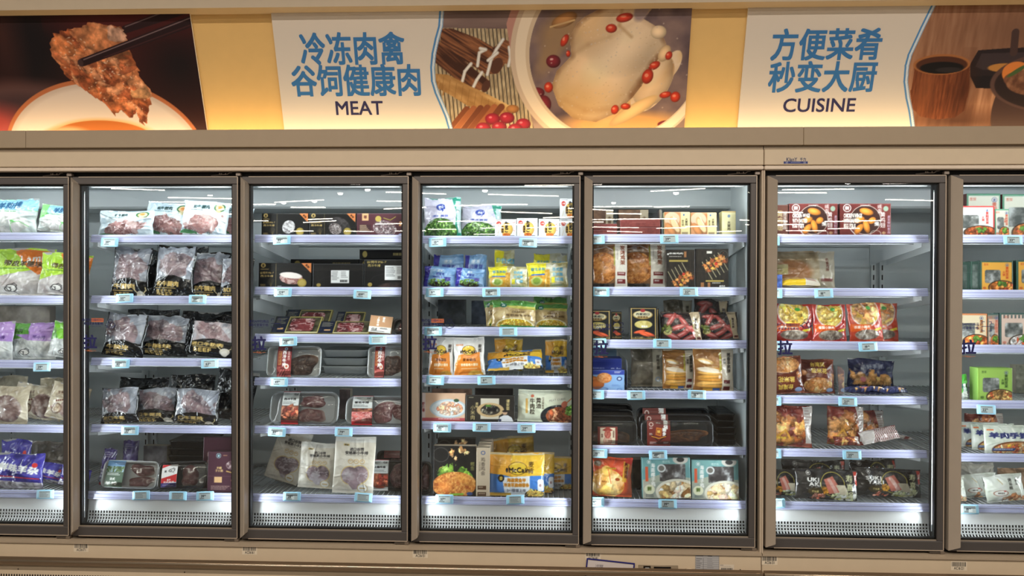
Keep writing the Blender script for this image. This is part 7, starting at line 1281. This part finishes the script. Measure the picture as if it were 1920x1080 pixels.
def holder():
    p = at(1143, 1066, -0.0225); s_ = 3.48/F; w, h = 90*s_, 48*s_; o = empty('sign_holder', (p[0], -0.0222, p[2]-.020)); o.rotation_euler = (0, math.radians(5.2), 0); b = .0055
    m = MB()
    for lo, hi in (((-w/2, -.005, h/2-b), (w/2, 0, h/2)), ((-w/2, -.005, -h/2), (w/2, 0, -h/2+b)), ((-w/2, -.005, -h/2+b), (-w/2+b, 0, h/2-b)), ((w/2-b, -.005, -h/2+b), (w/2, 0, h/2-b))): m.box(lo, hi, (24, 26, 110), bev=.001)
    m.build('frame', 'plastic', o); c = Canvas(w-2*b, h-2*b, .0015, (206, 196, 192)); c.l([(.22, .2), (.34, .18), (.3, .35), (.24, .5)], .02, (110, 104, 108), .7); c.t('冷柜', .26, .26, .16, (120, 114, 118), b=-.01); c.t('暂停使用', .44, .52, .14, (96, 90, 96), b=0)
    m = MB(); m.grid(np.stack([(c.U-.5)*c.w, np.full_like(c.U, -.0015), (.5-c.V)*c.h], -1), c.I, flip=True); m.grid(np.stack([(c.U-.5)*c.w, np.full_like(c.U, -.0005), (.5-c.V)*c.h], -1), c.I); m.build('paper_sheet', 'paper', o); tag(o, 'blue framed notice holder tucked behind the bumper rail', 'notice holder')
holder()
m = MB()
for px, py in ((34, 1067), (346, 1073), (1388, 1068.5)): p = at(px, py, -0.0205); m = MB(); m.loft([[(p[0]+r_*math.cos(a), y, p[2]+r_*math.sin(a)) for a in np.linspace(0, 6.283, 8, endpoint=False)] for r_, y in ((.0028, -.0198), (.0028, -.0212), (.0012, -.0222))], (60, 52, 46)); under(m.build('screw', 'steel'), 0 if px < 600 else 4)

# ---------------------------------------------------------------- ceiling lamps down the store, seen as streaks in the glass
def ceiling_lamps():
    g = random.Random(5); lab = 'long warm tube lamp hanging in a row over the aisles'
    for i, Y in enumerate(np.arange(-12.4, -33, -1.55)):
        x = -11.5+g.uniform(0, 2.5)
        while x < 11.5:
            L = g.uniform(.9, 2.0); z = FLOOR_LAMP_Z+g.uniform(-.12, .1); a = g.uniform(-.22, .22)
            if g.random() < (.55 if Y > -26 else .48):
                p0, p1 = (x, Y+a*L, z), (x+L, Y-a*L, z+g.uniform(-.02, .02)); o = empty('ceiling_lamp', p0); m = MB(); T_ = lambda p, dz=0: (p[0]-p0[0], p[1]-p0[1], p[2]-p0[2]+dz)
                m.tube([T_(p0), T_(p1)], .014 if Y > -20 else .019, (255, 240, 220), n=6); m.build('tube', 'lamp', o); m = MB(); m.loft([[(x_, y_-(2*a*x_), z_+(p1[2]-p0[2])*x_/L) for y_, z_ in ((a*L-a*L-.03, .03), (.03, .03), (.03, .06), (-.03, .06))] for x_ in (0, L)], (190, 186, 180), smooth=False)
                for q in (.15, .85): m.tube([(L*q, -2*a*L*q, .06), (L*q, -2*a*L*q, 4.3-z)], .004, (120, 118, 116), n=4)
                m.build('housing', 'painted', o); tag(o, lab, 'ceiling lamp', 'tube lamps over the aisles')
            x += L+g.uniform(.5, 1.9)
    for i in range(16):
        x, Y = -9+1.2*i+g.uniform(-.3, .3), -g.uniform(11.5, 20); o = empty('spot_lamp', (x, Y, 3.75)); m = MB(); m.loft([[(r_*math.cos(t_), r_*math.sin(t_), z) for t_ in np.linspace(0, 6.283, 14, endpoint=False)] for r_, z in ((.075, 0), (.085, .05), (.06, .2), (.02, .24))], (220, 216, 210)); m.tube([(0, 0, .24), (0, 0, .55)], .006, (120, 118, 116), n=5); m.build('housing', 'painted', o)
        m = MB(); m.loft([[(r_*math.cos(t_), r_*math.sin(t_), z) for t_ in np.linspace(0, 6.283, 14, endpoint=False)] for r_, z in ((.07, .004), (.06, -.03), (.02, -.05))], (255, 240, 220)); m.build('bulb', 'spot', o); tag(o, 'round warm spot lamp hanging from the store ceiling', 'ceiling lamp', 'spot lamps over the aisles')
ceiling_lamps()
for Y in (-3.0, -5.4):   # the bodies of the lamps over this aisle
    for x in (-4.2, -1.4, 1.4, 4.2):
        o = empty('ceiling_lamp', (x, Y, 3.69)); m = MB(); m.box((-1.32, -.10, 0), (1.32, .10, .06), (206, 202, 196), bev=.008); m.build('housing', 'painted', o); m = MB()
        for q in (-1, 1): m.tube([(q, 0, .06), (q, 0, .60)], .004, (120, 118, 116), n=4)
        m.build('hanger', 'steel', o); tag(o, 'wide white lamp housing hanging over this aisle, above the viewer', 'ceiling lamp', 'lamps over this aisle')
